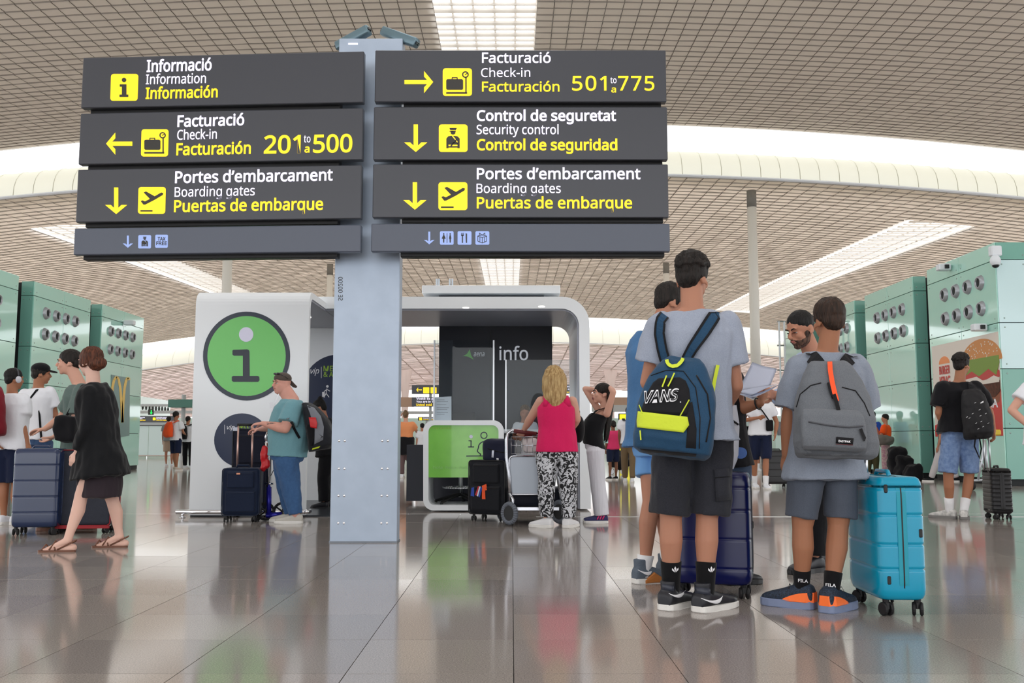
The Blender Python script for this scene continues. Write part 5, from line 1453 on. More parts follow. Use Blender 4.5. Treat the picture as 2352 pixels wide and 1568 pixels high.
def pack_body(name, c, up, out, w_, h, d_, m, root, vox=.008, taper=.72, belly=.12, amp=.006, seed=0, exp=3.2, prof=None):
    """rounded rucksack body: c centre of the bag's back, up its long axis, out away from the wearer"""
    up = Vector(up).normalized(); out = Vector(out); out = (out - up * out.dot(up)).normalized(); side = out.cross(up).normalized(); c = Vector(c)
    P = prof or [(-.5, .80, .62), (-.46, .93, .85), (-.36, 1.0, 1.0), (-.15, 1.0, 1.0), (.1, .98, .88), (.28, .90, .74), (.40, .78, .60), (.47, .62, .46), (.5, .42, .3)]
    bm = NB(); add_loft(bm, [(c + up * h * t + out * d_ * .5 * dd, side * w_ / 2 * ww, out * d_ / 2 * dd, exp) for t, ww, dd in P], 32)
    me = remeshed(bm, vox, 2)
    if amp: displace(me, amp, (9, 9, 9), seed, 2)
    return link(name, me, m, root, True)
def px_patch(name, fn, rows, m, parent, off=.003, nx=12, ny=3):
    """cloth panel lying on a surface: rows of (left px, right px) from top to bottom"""
    R_ = []
    for a, b in zip(rows[:-1], rows[1:]):
        for k in range(ny): t = k / ny; R_.append(tuple((a[e][0] * (1 - t) + b[e][0] * t, a[e][1] * (1 - t) + b[e][1] * t) for e in (0, 1)))
    R_.append(rows[-1]); bm = NB(); V = []; cam_ = Vector((0, 0, CH))
    for l, r in R_:
        V.append([fn(l[0] + (r[0] - l[0]) * i / nx, l[1] + (r[1] - l[1]) * i / nx, off) for i in range(nx + 1)])
    T = [[bm.verts.new(p) for p in row] for row in V]; Bk = [[bm.verts.new(p - (cam_ - p).normalized() * .004) for p in row] for row in V]
    for j in range(len(V) - 1):
        for i in range(nx):
            bm.faces.new((T[j][i], T[j + 1][i], T[j + 1][i + 1], T[j][i + 1])); bm.faces.new((Bk[j][i], Bk[j][i + 1], Bk[j + 1][i + 1], Bk[j + 1][i]))
    n = len(V) - 1
    for j in range(n):
        bm.faces.new((T[j][0], Bk[j][0], Bk[j + 1][0], T[j + 1][0])); bm.faces.new((T[j][nx], T[j + 1][nx], Bk[j + 1][nx], Bk[j][nx]))
    for i in range(nx):
        bm.faces.new((T[0][i], T[0][i + 1], Bk[0][i + 1], Bk[0][i])); bm.faces.new((T[n][i], Bk[n][i], Bk[n][i + 1], T[n][i + 1]))
    return obj(name, bm, m, parent, True)
def px_line(name, fn, pts, r, m, parent, off=.002, n=6):
    P = []
    for a, b in zip(pts[:-1], pts[1:]):
        for k in range(n): t = k / n; P.append(fn(a[0] + (b[0] - a[0]) * t, a[1] + (b[1] - a[1]) * t, off))
    P.append(fn(pts[-1][0], pts[-1][1], off)); bm = NB(); add_tube(bm, P, r, 6); return obj(name, bm, m, parent, True)
# ================= THE FOREGROUND GROUP =================
C_grey = cloth('grey_marl', (158, 166, 182), (146, 154, 171)); C_grey2 = cloth('grey_marl_boy', (142, 150, 164), (130, 138, 152))
C_black = cloth('washed_black', (48, 49, 56), (40, 41, 47)); C_navy = cloth('navy_cotton', (24, 32, 58)); C_white = cloth('white_cotton', (226, 228, 234)); C_jet = cloth('black_cotton', (18, 18, 22))
C_blue = cloth('steel_blue_cotton', (74, 116, 160), (68, 108, 152)); C_sock = cloth('black_sock', (14, 14, 17)); C_wsock = cloth('white_sock', (226, 226, 228))
H_dark = hairm('dark_hair', (38, 31, 28)); H_brown = hairm('brown_hair', (62, 44, 34)); H_black = hairm('black_hair', (24, 22, 22)); H_red = hairm('auburn_hair', (104, 60, 42)); H_blonde = hairm('blonde_hair', (206, 176, 124), (150, 116, 72)); H_fair = hairm('fair_hair', (140, 112, 84))
M_wsole = mat('white_sole', (226, 224, 220), rough=.5); M_swoosh = mat('white_logo', (236, 236, 240), rough=.5); M_leath = mat('black_leather', (28, 29, 36), rough=.42)
def swoosh(fn, x0, y0, x1, y1, x2, y2, w_, m, parent):
    """tick: thin tail x0,y0 - belly x1,y1 - tip x2,y2"""
    up, lo = [], []
    for k in range(9):
        t = k / 8; x = (1 - t) ** 2 * x0 + 2 * t * (1 - t) * x1 + t * t * x2; y = (1 - t) ** 2 * y0 + 2 * t * (1 - t) * y1 + t * t * y2
        ww = w_ * (.14 + .95 * math.sin(math.pi * t ** 1.7) ** .9)
        up.append((x, y - ww * .4)); lo.append((x, y + ww * .6))
    rows = list(zip(up, lo))
    return px_patch('logo_mark', fn, rows, m, parent, off=.005, nx=3, ny=1)

# --- teenager with the blue rucksack
A = Person('teenage boy in grey t-shirt and black cargo shorts wearing the blue and black rucksack', 4.9, dict(
    head=(1591, 640, .03), neck=(1590, 706), pelvis=(1592, 985), sh_l=(1519, 752), sh_r=(1663, 750), el_l=(1487, 878, .05), el_r=(1690, 885, .03),
    wr_l=(1545, 945, .3), wr_r=(1660, 948, .22), hip_l=(1551, 1010), hip_r=(1636, 1010), kn_l=(1541, 1185), kn_r=(1624, 1185), an_l=(1541, 1340, .03), an_r=(1620, 1345, -.03)),
    heading=8, hh=32, scale=1.0, skin='mid', voxel=.0058, feetdir={'l': (.62, .78), 'r': (.72, .69)}, legs=1.06, headscale=1.0)
A.hair('curly', H_dark, 4)
tA = A.top(C_grey, hem=-.09, sleeve=.62, loose=.022, sl_r=.082, flare=.03, inf=.014, amp=.013, seed=1)
bA = A.bottom(C_black, to=.97, waist=.1, r0=.112, r1=.112, amp=.011)
fB = cast_fn(bA)
px_patch('cargo_pocket', fB, [((1640, 1078), (1682, 1074)), ((1642, 1100), (1685, 1098)), ((1645, 1152), (1688, 1146))], C_black, A.root, off=.012, nx=5)
px_line('pocket_seam', fB, [(1642, 1097), (1685, 1093)], .0025, C_jet, A.root, off=.014)
for q in 'lr': A.sock(q, C_sock, up=.15, r=.044)
shl = A.shoe('l', M_leath, M_wsole, high=True, L=.31, w_=.054); shr = A.shoe('r', M_leath, M_wsole, high=True, L=.31, w_=.054)
f1, f2 = cast_fn(shl), cast_fn(shr)
swoosh(f1, 1536, 1362, 1560, 1376, 1574, 1357, 8, M_swoosh, shl); swoosh(f2, 1610, 1373, 1652, 1392, 1660, 1368, 9, M_swoosh, shr)
px_patch('collar_panel', f1, [((1520, 1340), (1548, 1345)), ((1520, 1354), (1548, 1358))], mat('slate_leather', (50, 54, 66), rough=.4), shl, nx=5, ny=2)
px_patch('collar_panel', f2, [((1596, 1347), (1632, 1352)), ((1596, 1362), (1632, 1366))], mat('slate_leather', (50, 54, 66), rough=.4), shr, nx=5, ny=2)
for ch in [c for c in A.root.children if c.name.startswith('sock')]:
    fs = cast_fn(ch); x = 1552 if ch.location.x == 0 and min(v.co.x for v in ch.data.vertices) < .82 else 1635
    x = 1551 if sum(v.co.x for v in ch.data.vertices) / len(ch.data.vertices) < .9 else 1634
    for dx, dy in ((-5, 1), (0, -3), (5, 0)):
        px_decal('logo_mark', fs, [(x + dx * 1.4, 1308 + dy - 5), (x + dx + 2.4, 1308 + dy), (x + dx * .3, 1314), (x + dx - 2.4, 1308 + dy)], M_swoosh, ch, off=.003)
# rucksack
C_teal = cloth('petrol_nylon', (36, 72, 102), (31, 64, 92), rough=.6); C_blk = cloth('black_nylon', (20, 20, 24), rough=.6); C_lime = cloth('lime_nylon', (206, 222, 60), rough=.6)
a, b = W(1563, 818, 4.66), W(1535, 1052, 4.62); cc = (a + b) / 2
bag = empty('backpack', (cc.x, cc.y, b.z), 'petrol blue and black backpack with white outlined VANS and lime trim', 'backpack')
out = Vector((-.28, -.96, 0)); upv = a - b
bd = pack_body('bag_body', cc + Vector((.042, .10, 0)), upv, out, .375, upv.length * 1.0, .19, C_teal, bag, vox=.006, amp=.007, prof=[(-.5, .84, .66), (-.46, .97, .9), (-.36, 1.0, 1.0), (-.15, 1.0, 1.0), (.05, .97, .94), (.2, .86, .82), (.33, .70, .66), (.43, .55, .5), (.49, .40, .34)])
fb = cast_fn(bd); fs = cast_fn(tA)
px_patch('black_panel', fb, [((1513, 868), (1562, 866)), ((1500, 878), (1575, 874)), ((1487, 900), (1583, 893)), ((1478, 925), (1586, 918)), ((1470, 948), (1578, 955))], C_blk, bag, off=.004)
px_patch('lime_band', fb, [((1465, 944), (1579, 957)), ((1462, 966), (1583, 976)), ((1463, 981), (1570, 993))], C_lime, bag, off=.010)
px_patch('side_panel', fb, [((1573, 930), (1590, 922)), ((1578, 990), (1600, 985)), ((1574, 1043), (1598, 1046))], C_blk, bag, off=.004, nx=4)
px_patch('base_panel', fb, [((1470, 1030), (1600, 1042)), ((1476, 1040), (1598, 1049))], C_blk, bag, off=.003)
px_line('lime_piping', fb, [(1583, 918), (1562, 955)], .003, C_lime, bag, off=.007); px_line('lime_piping', fb, [(1468, 930), (1476, 950)], .003, C_lime, bag, off=.007)
px_line('seam', fb, [(1495, 862), (1530, 850), (1570, 852), (1598, 890), (1608, 960), (1606, 1030)], .0025, C_blk, bag)
px_line('zip', fb, [(1600, 862), (1625, 905), (1632, 960), (1622, 1015)], .004, C_blk, bag)
# outlined lettering: the word in white with the panel colour inset
px_text(fb, 'VANS', 1479, 925, 1560, 919, 26, M_swoosh, bag, bold=.06, shear=.25, off=.009); px_text(fb, 'VANS', 1480.5, 923.8, 1559, 917.8, 23.5, C_blk, bag, bold=-.004, shear=.25, off=.012)
px_decal('registered_mark', fb, circ(1563, 923, 1.4, n=8), M_swoosh, bag, off=.009)
px_strap('top_loop', fb, [(1530, 820), (1533, 834), (1542, 841), (1556, 839), (1566, 829), (1571, 817)], 8, C_lime, bag, off=.012, n=12)
for pts in ([(1531, 862), (1521, 888)], [(1549, 856), (1540, 876), (1534, 887)], [(1470, 988), (1472, 1010)]): px_strap('zip_pull', fb, pts, 3.2, C_lime, bag, off=.014, n=5, th=.004)
px_strap('shoulder_strap', fs, [(1531, 716), (1517, 735), (1514, 765), (1520, 800), (1529, 834)], 24, C_teal, bag, off=.010, n=16, edge=C_blk)
px_strap('shoulder_strap', fs, [(1651, 708, 22), (1640, 726, 30), (1618, 760, 30), (1592, 797, 26), (1572, 832, 22)], 28, C_teal, bag, off=.010, n=16, edge=C_blk)
px_strap('lime_strap', fs, [(1649, 838), (1641, 875), (1633, 930), (1627, 968)], 8, C_lime, bag, off=.012, n=10)

# --- man in the blue t-shirt standing behind him
Bm = Person('man in steel blue t-shirt and light blue shorts, back half hidden behind the teenager', 5.82, dict(
    head=(1541, 697, .02), neck=(1508, 752), pelvis=(1510, 1010), sh_l=(1478, 800, .12), sh_r=(1560, 795, -.1), el_l=(1481, 888, .0), el_r=(1570, 890, -.1),
    wr_l=(1530, 935, -.1), wr_r=(1600, 940, .0), hip_l=(1500, 1030, .09), hip_r=(1535, 1030, -.08), kn_l=(1496, 1150, .02), kn_r=(1530, 1160, .02), an_l=(1480, 1300, 0), an_r=(1535, 1300, .28)),
    heading=42, hh=68, pitch=-14, scale=1.0, skin='mid', voxel=.007, feetdir={'l': (.85, .35), 'r': (.9, .3)}, headscale=1.02)
Bm.hair('short', H_dark, 2)
Bm.top(C_blue, hem=-.06, sleeve=.8, loose=.02, sl_r=.078, flare=.02, amp=.012, seed=5)
Bm.bottom(cloth('sky_blue_cotton', (112, 160, 214)), to=.55, waist=.1, r0=.1, r1=.1)
Bm.sock('l', C_wsock, .075, .042); Bm.sock('r', C_wsock, .075, .042)
s_g = mat('grey_mesh', (96, 106, 118), rough=.8, speck=(84, 94, 106), sscale=220); M_gum = mat('gum_rubber', (176, 108, 48), rough=.6)
for q in 'lr':
    sh = Bm.shoe(q, s_g, M_wsole, L=.30, high=True, w_=.05)
    if q == 'l':
        f_ = cast_fn(sh); swoosh(f_, 1465, 1308, 1490, 1322, 1497, 1312, 8, M_swoosh, sh)
        bm = NB(); an = Bm.J['an_l']; fd = Bm.fdir('l'); sd = Vector((fd.y, -fd.x, 0)); c = Vector((an.x, an.y, .0)) + fd * .04
        add_loft(bm, [(c + fd * -.06 + Vector((0, 0, .012)), sd * .052, Vector((0, 0, .010)), 6), (c + Vector((0, 0, .035)), sd * .056, Vector((0, 0, .033)), 6), (c + fd * .07 + Vector((0, 0, .012)), sd * .056, Vector((0, 0, .010)), 6)], 16); obj('gum_wrap', bm, M_gum, sh)

# --- younger boy with the grey rucksack
Cb = Person('boy in grey t-shirt and grey shorts wearing the grey backpack with an orange ribbon', 4.9, dict(
    head=(1903, 737, .0), neck=(1898, 803), pelvis=(1895, 1060), sh_l=(1836, 845), sh_r=(1966, 845), el_l=(1811, 955), el_r=(1990, 950, .08),
    wr_l=(1806, 1043, .02), wr_r=(1984, 1030, .18), hip_l=(1856, 1085), hip_r=(1930, 1085), kn_l=(1843, 1205), kn_r=(1925, 1205), an_l=(1841, 1343, .05), an_r=(1908, 1352, -.06)),
    heading=-4, hh=-6, pitch=0, scale=.9, skin='tan', voxel=.0055, feetdir={'l': (-.72, .55), 'r': (.62, .6)}, headscale=1.06, legs=1.08, arms=1.02, neck=.054,
    hand={'l': dict(d=(.03, .12, -1), up=Vector((-.75, -.65, 0)), curl=.55, side=-1)})
Cb.hair('crop', H_brown, 3)
tC = Cb.top(C_grey2, hem=-.15, sleeve=.84, loose=.03, sl_r=.085, flare=.028, amp=.013, seed=9)
bC = Cb.bottom(cloth('slate_jersey', (84, 90, 102), (77, 83, 95)), to=.86, waist=.05, r0=.105, r1=.098, amp=.008)
for q in 'lr': 
    sk = Cb.sock(q, C_sock, up=.115, r=.041)
    f_ = cast_fn(sk)
    if q == 'l': px_text(f_, 'FILA', 1833, 1336, 1856, 1338, 7, M_swoosh, sk, bold=.03, off=.002)
    else: px_text(f_, 'FILA', 1896, 1346, 1920, 1348, 7, M_swoosh, sk, bold=.03, off=.002)
M_mesh = mat('black_mesh', (26, 30, 38), rough=.7, speck=(44, 60, 82), sscale=180); M_lav = mat('lavender_sole', (122, 134, 164), rough=.55); M_orange = mat('orange_foam', (255, 116, 44), rough=.5)
for q in 'lr':
    sh = Cb.shoe(q, M_mesh, M_lav, L=.30, sole_h=.040, mid=M_orange, w_=.056, bulk=1.3)
    an = Cb.J['an_' + q]; fd = Cb.fdir(q); sd = Vector((fd.y, -fd.x, 0)); bm = NB()
    for k in range(4):
        c = Vector((an.x, an.y, .088 - k * .008)) + fd * (.055 + k * .02); add_tube(bm, [c - sd * .022 + fd * .006, c + Vector((0, 0, .008)), c + sd * .022 - fd * .006], .0025, 6)
    for s_ in (-1, 1):
        c = Vector((an.x, an.y, .1)) + fd * .05; add_tube(bm, [c, c + sd * s_ * .03 + Vector((0, 0, .018)), c + sd * s_ * .045 + Vector((0, 0, -.004)), c + sd * s_ * .01], .002, 6)
    obj('lace', bm, M_rub, sh)
# grey rucksack
C_gb = cloth('grey_melange', (112, 116, 122), (98, 102, 108), sscale=320); C_gb2 = cloth('grey_melange_dark', (96, 100, 106), (84, 88, 94), sscale=320)
a, b = W(1907, 832, 4.68), W(1913, 1052, 4.66); cc = (a + b) / 2
bg2 = empty('backpack', (cc.x, cc.y, b.z), 'grey marl backpack with orange ribbon and small black EASTPAK patch', 'backpack')
bd = pack_body('bag_body', cc + Vector((.0, .07, 0)), a - b, (.06, -1, 0), .39, (a - b).length * 1.02, .20, C_gb, bg2, vox=.006, amp=.008, seed=5, prof=[(-.5, .86, .72), (-.46, .96, .9), (-.34, 1.0, 1.0), (-.1, .97, .95), (.1, .89, .82), (.25, .79, .68), (.38, .66, .56), (.46, .54, .45), (.5, .42, .34)])
fb = cast_fn(bd); fs = cast_fn(tC)
a2, b2 = W(1912, 940, 4.53), W(1914, 1036, 4.52); pk = pack_body('front_pocket', (a2 + b2) / 2 + Vector((0, .03, 0)), a2 - b2, (.06, -1, 0), .31, (a2 - b2).length, .07, C_gb, bg2, vox=.006, amp=.005, seed=8, prof=[(-.5, .9, .5), (-.42, .98, .9), (-.2, 1, 1), (.1, .99, .95), (.35, .96, .75), (.46, .9, .5), (.5, .84, .3)])
fp = cast_fn(pk)
px_line('pocket_zip', fp, [(1857, 968), (1900, 976), (1950, 981), (1982, 978)], .0045, mat('zip_grey', (70, 72, 78), rough=.5), pk, off=.003)
px_line('seam', fb, [(1829, 935), (1838, 905), (1862, 885), (1886, 879)], .003, C_blk, bg2); px_line('seam', fb, [(1934, 889), (1965, 897), (1985, 925), (1998, 955)], .003, C_blk, bg2)
px_patch('base_panel', fb, [((1828, 1026), (1992, 1030)), ((1850, 1047), (1985, 1048))], C_gb2, bg2, off=.002)
lb_ = px_patch('label_patch', fp, [((1921, 1003), (1961, 1006)), ((1919.5, 1018), (1959, 1021))], C_blk, pk, off=.004, nx=5, ny=2); px_text(fp, 'EASTPAK', 1926, 1014.5, 1954, 1016.5, 4.6, M_swoosh, lb_, bold=.05, off=.008)
px_line('patch_edge', fp, [(1920, 1019.5), (1959, 1022)], .0012, mat('dark_red', (120, 24, 34)), pk, off=.006)
M_or2 = cloth('neon_orange_nylon', (255, 92, 50), rough=.6)
px_strap('orange_ribbon', fb, [(1906, 830), (1907, 850), (1912, 880), (1922, 921)], 11, M_or2, bg2, off=.010, n=10); px_strap('ribbon_end', fb, [(1915, 905), (1922, 925), (1926, 942)], 9, C_blk, bg2, off=.016, n=5)
px_strap('zip_pull', fb, [(1902, 878), (1906, 896), (1913, 915)], 5, C_blk, bg2, off=.008, n=5); px_strap('side_pull', fp, [(1977, 984), (1983, 1000), (1989, 1012)], 7, C_blk, bg2, off=.006, n=5)
px_strap('shoulder_strap', fs, [(1838, 800, 30), (1852, 808, 34), (1872, 826, 32), (1886, 842, 30)], 32, C_blk, bg2, off=.012, th=.014, n=10); px_strap('shoulder_strap', fs, [(1968, 818, 26), (1955, 820, 32), (1943, 832, 30), (1936, 842, 26)], 32, C_blk, bg2, off=.012, th=.014, n=8)

# --- bearded man in a light blue shirt
D = Person('dark haired bearded man in light blue shirt reading papers opposite the boys', 6.35, dict(
    head=(1838, 757, .0), neck=(1868, 808, .05), pelvis=(1876, 1010, .05), sh_l=(1880, 842, -.14), sh_r=(1842, 835, .2), el_r=(1800, 915, .12), el_l=(1880, 930, -.2),
    wr_r=(1775, 905, -.1), wr_l=(1835, 930, -.45), hip_l=(1880, 1030, -.05), hip_r=(1872, 1030, .15), kn_l=(1872, 1160, -.05), kn_r=(1880, 1160, .15), an_l=(1870, 1290, -.05), an_r=(1882, 1290, .2)),
    heading=-122, hh=-118, pitch=-20, scale=1.0, skin='mid', voxel=.006, headscale=1.02)
D.hair('slick', H_black, 1); D.beard(hairm('beard_hair', (52, 40, 34), (110, 80, 64))); face_parts(D.root, D.hm, D.s_head, H_black, eo=.55)
D.top(cloth('pale_blue_oxford', (172, 190, 222), (166, 184, 217)), hem=-.08, sleeve=1.55, loose=.02, sl_r=.075, long_r=.05, amp=.012, seed=12, name='shirt')
D.bottom(C_jet, to=1.93, waist=.1, r0=.1, r1=.075)
for q in 'lr': D.shoe(q, M_leath, M_black, L=.29)
# --- the person whose arm holds the papers
E = Person('person in black vest holding the papers, mostly hidden behind the teenager', 5.75, dict(
    head=(1640, 790, .1), neck=(1650, 850, .05), pelvis=(1672, 1060, .05), sh_l=(1640, 870, .1), sh_r=(1688, 872, -.08), el_l=(1640, 960, .1), el_r=(1697, 940, -.05),
    wr_l=(1650, 1000, -.1), wr_r=(1747, 925, -.15), hip_l=(1655, 1080, .1), hip_r=(1690, 1080, 0), kn_l=(1655, 1200, .1), kn_r=(1690, 1200, 0), an_l=(1655, 1320, .1), an_r=(1685, 1320, 0)),
    heading=70, scale=.92, skin='tan', voxel=.007, hand={'r': dict(d=(.45, .1, .88), up=Vector((.8, -.6, -.3)), curl=.75, side=-1)})
E.top(C_jet, hem=-.05, sleeve=.35, amp=.006); E.bottom(cloth('faded_denim', (70, 84, 106), (60, 74, 96)), to=1.95, waist=.1); E.hair('crop', H_black, 1)
for q in 'lr': E.shoe(q, M_leath, M_black, L=.26)
bm = NB(); w_ = E.J['wr_r'].lerp(E.J['el_r'], .12); d = (E.J['wr_r'] - E.J['el_r']).normalized(); u, v = frame_of(d)
for k in range(20): a0, a1 = 2 * math.pi * k / 20, 2 * math.pi * (k + 1) / 20; add_tube(bm, [w_ + (u * math.cos(a) + v * math.sin(a)) * .033 for a in (a0, a1)], .0045, 6)
obj('bracelet', bm, M_black, E.root, True)
# tote bag and cap hanging at that person's hip
bm = NB(); pts = [(1664, 930), (1692, 925), (1700, 975), (1697, 1050), (1684, 1082), (1668, 1075)]; add_prism(bm, [W(x, y, 5.42) for x, y in pts], (0, .05, 0)); bmesh.ops.bevel(bm, geom=list(bm.edges), offset=.012, segments=2, affect='EDGES')
tb = tag(obj('tote_bag', bm, cloth('tote_white', (206, 208, 216))), 'white tote bag hanging between the teenager and the papers', 'bag')
bm = NB(); add_tube(bm, [W(1668, 963, 5.41), W(1682, 965, 5.41), W(1696, 975, 5.41)], .006, 6); obj('black_trim', bm, C_blk, tb)
bm = NB(); add_prism(bm, [W(x, y, 5.44) for x, y in circ(1702, 1040, 14, 13, 20)], (0, .04, 0)); tag(obj('sun_hat', bm, cloth('hat_blue', (86, 116, 176))), 'round blue hat clipped below the white tote bag', 'hat')
# papers
M_pap = mat('copy_paper', (222, 228, 244), rough=.65)
pr = empty('paper_sheets', W(1735, 900, 5.55), 'loose stack of white printed sheets held open between the group', 'papers')
PY = 5.5
for k, (pts, dep) in enumerate((([(1728, 831), (1785, 846), (1770, 884), (1694, 898)], (.10, .12, .0, .0)), ([(1694, 899), (1768, 886), (1793, 880), (1727, 908)], (.0, .0, -.02, -.16)), ([(1690, 901), (1727, 909), (1792, 882), (1730, 913)], (.0, -.1, -.02, -.2)), ([(1689, 902), (1728, 912), (1770, 893), (1729, 917)], (-.01, -.12, -.02, -.21)))):
    bm = NB(); q = [W(x, y, PY + d_) for (x, y), d_ in zip(pts, dep)]; n_ = 8; rows = []
    for i in range(n_ + 1):
        t = i / n_; l = q[0].lerp(q[3], t); r_ = q[1].lerp(q[2], t); rows.append([l.lerp(r_, j / n_) + Vector((0, 0, .006 * math.sin(3.1 * j / n_) * (1 if k % 2 else -1))) for j in range(n_ + 1)])
    T = [[bm.verts.new(p) for p in row] for row in rows]
    for i in range(n_):
        for j in range(n_): bm.faces.new((T[i][j], T[i + 1][j], T[i + 1][j + 1], T[i][j + 1]))
    r_ = bmesh.ops.solidify(bm, geom=list(bm.faces), thickness=.002); obj('sheet', bm, M_pap, pr, True)
# --- suitcases of this group
M_tq = mat('turquoise_shell', (0, 148, 184), rough=.25, coat=.2); M_nv = mat('navy_shell', (8, 16, 74), rough=.25, coat=.1)
r_, Mx = hard_case('large turquoise hard shell suitcase beside the boy with grey backpack', 1.864, 4.93, math.radians(-1), .24, .47, .655, M_tq, handle_z=.80, zip_axis='x', grooves=[.22, .335, .475, .60], frame_m=mat('turquoise_seam', (30, 150, 172), rough=.5),
    latches=[(-.07, -.232, .60), (.088, -.232, .39), (-.07, -.232, .17)], hoff=(-.11, 0), cr=.032)
r_, Mx = hard_case('glossy navy hard shell suitcase behind the teenager', 1.09, 5.36, math.radians(-16), .42, .26, .66, M_nv, zip_axis='y', grooves=[.155, .31, .46, .58], frame_m=mat('navy_seam', (22, 26, 44), rough=.4), latches=[(.213, 0, .38)], cr=.03)
for ob in list(r_.children):
    pass
# ================= MIDDLE DISTANCE =================
FAT = [(-.2, .12, .12), (-.12, .165, .165), (0, .178, .19), (.2, .178, .205), (.4, .175, .205), (.62, .18, .19), (.78, .185, .165), (.9, .165, .115), (.97, .12, .09), (1.02, .07, .07)]
# --- heavy man in the teal t-shirt with the luggage
Fm = Person('stout man in teal t-shirt and backwards cap holding a suitcase by the green i wall', 10.1, dict(
    head=(647, 881), neck=(671, 914), pelvis=(660, 1040), sh_l=(672, 938, -.19), sh_r=(660, 934, .19), el_l=(655, 984, -.26), el_r=(640, 980, .26),
    wr_l=(603, 972, -.2), wr_r=(598, 985, .1), hip_l=(658, 1062, -.08), hip_r=(655, 1062, .08), kn_l=(668, 1118, -.08), kn_r=(655, 1118, .1), an_l=(680, 1180, -.08), an_r=(668, 1180, .14)),
    heading=-90, hh=-132, scale=.97, skin='rosy', torso=FAT, voxel=.008, legs=1.35, arms=1.35, chub=1.28, neck=.075, hand={'l': dict(d=(-1, 0, -.1), up=Vector((0, -.2, 1)), curl=.7, side=1), 'r': dict(d=(-1, 0, -.1), up=Vector((0, 0, 1)), curl=.7)})
face_parts(Fm.root, Fm.hm, Fm.s_head, H_fair)
bm = NB(); add_ell(bm, (0, -.012, .058), (.081, .099, .066), Fm.hm, 22, 14)
me = remeshed(bm, .006, 1); cap_m = cloth('cap_taupe', (88, 78, 72)); cp = link('cap', me, cap_m, Fm.root, True)
bm = NB(); add_prism(bm, [Fm.hm @ Vector(p) for p in ((-.055, -.085, .03), (.055, -.085, .03), (.045, -.16, -.03), (.0, -.175, -.04), (-.045, -.16, -.03))], Fm.hm.to_3x3() @ Vector((0, -.002, .006))); obj('cap_peak', bm, cap_m, cp)
bm = NB()
for q in (-1, 1): add_ell(bm, (q * .03, .062, .105), (.024, .02, .012), Fm.hm, 14, 8)
add_tube(bm, [Fm.hm @ Vector(p) for p in ((-.055, .055, .1), (0, .082, .103), (.055, .055, .1))], .004, 6)
for q in (-1, 1): add_tube(bm, [Fm.hm @ Vector(p) for p in ((q * .055, .055, .1), (q * .08, .0, .07), (q * .084, -.03, .05))], .003, 6)
tag(obj('sunglasses', bm, M_blackg, None, True), 'dark sunglasses pushed up on the backwards cap of the teal shirt man', 'glasses')
C_tt = cloth('teal_shirt', (118, 164, 174), (110, 156, 166))
tF = Fm.top(C_tt, hem=-.06, sleeve=.68, loose=.0, inf=.016, sl_r=.1, flare=.004, amp=.012, rings=FAT[2:9], seed=2)
Fm.bottom(cloth('blue_denim', (66, 100, 144), (60, 93, 136), sscale=40), to=1.96, waist=.05, r0=.13, r1=.072, rk=.105, amp=.014, name='jeans')
for q in 'lr': Fm.shoe(q, cloth('stone_canvas', (196, 192, 184)), M_wsole, L=.29)
ff = cast_fn(Fm.body)
px_patch('tattoo', ff, [((612, 969), (632, 966)), ((613, 975), (633, 972))], mat('tattoo_ink', (74, 74, 80), rough=.6, speck=(190, 140, 124), sscale=70), Fm.root, off=.001, nx=6, ny=2)
bm = NB(); add_tube(bm, [W(640, 905, 9.9), W(632, 925, 9.8), W(624, 945, 9.8)], .006, 6); add_prism(bm, [W(x, y, 9.8) for x, y in ((619, 925), (627, 923), (628, 936), (620, 938))], (0, -.004, 0)); obj('name_tag', bm, M_prw, Fm.root)
a, b = W(706, 928, 10.0), W(722, 1036, 10.0); fb_ = empty('backpack', (a.x, a.y, b.z), 'black and grey backpack with a red bottle on the teal shirt man', 'backpack')
bd = pack_body('bag_body', (a + b) / 2 + Vector((-.045, 0, 0)), a - b, (1, 0, 0), .34, .5, .26, cloth('black_pack', (30, 32, 38), rough=.6), fb_, vox=.009, prof=[(-.5, .8, .8), (-.42, .98, 1.0), (-.2, 1, 1.05), (.05, 1, .92), (.25, .92, .72), (.4, .8, .5), (.5, .5, .25)])
f_ = cast_fn(bd)
px_patch('grey_panel', f_, [((705, 930), (722, 936)), ((712, 950), (737, 955)), ((722, 985), (744, 980)), ((722, 1020), (742, 1010))], cloth('grey_pack', (122, 126, 134), rough=.6), fb_, off=.004)
px_patch('mesh_pocket', f_, [((700, 975), (722, 975)), ((692, 1002), (722, 1002)), ((690, 1018), (718, 1024))], C_jet, fb_, off=.01)
px_patch('red_bottle', f_, [((709, 958), (725, 958)), ((711, 970), (729, 972)), ((713, 981), (727, 984))], mat('red_plastic', (200, 34, 38), rough=.4), fb_, off=.02); px_patch('green_edge', f_, [((718, 1029), (736, 1024)), ((716, 1033), (732, 1029))], C_lime, fb_, off=.005)
fs = cast_fn(tF)
px_strap('shoulder_strap', fs, [(655, 905), (672, 901), (688, 915), (700, 930)], 7, cloth('grey_pack', (122, 126, 134)), fb_, off=.012, n=8, edge=C_jet); px_strap('shoulder_strap', fs, [(669, 968), (676, 985), (688, 1006)], 6, C_jet, fb_, off=.01, n=8)
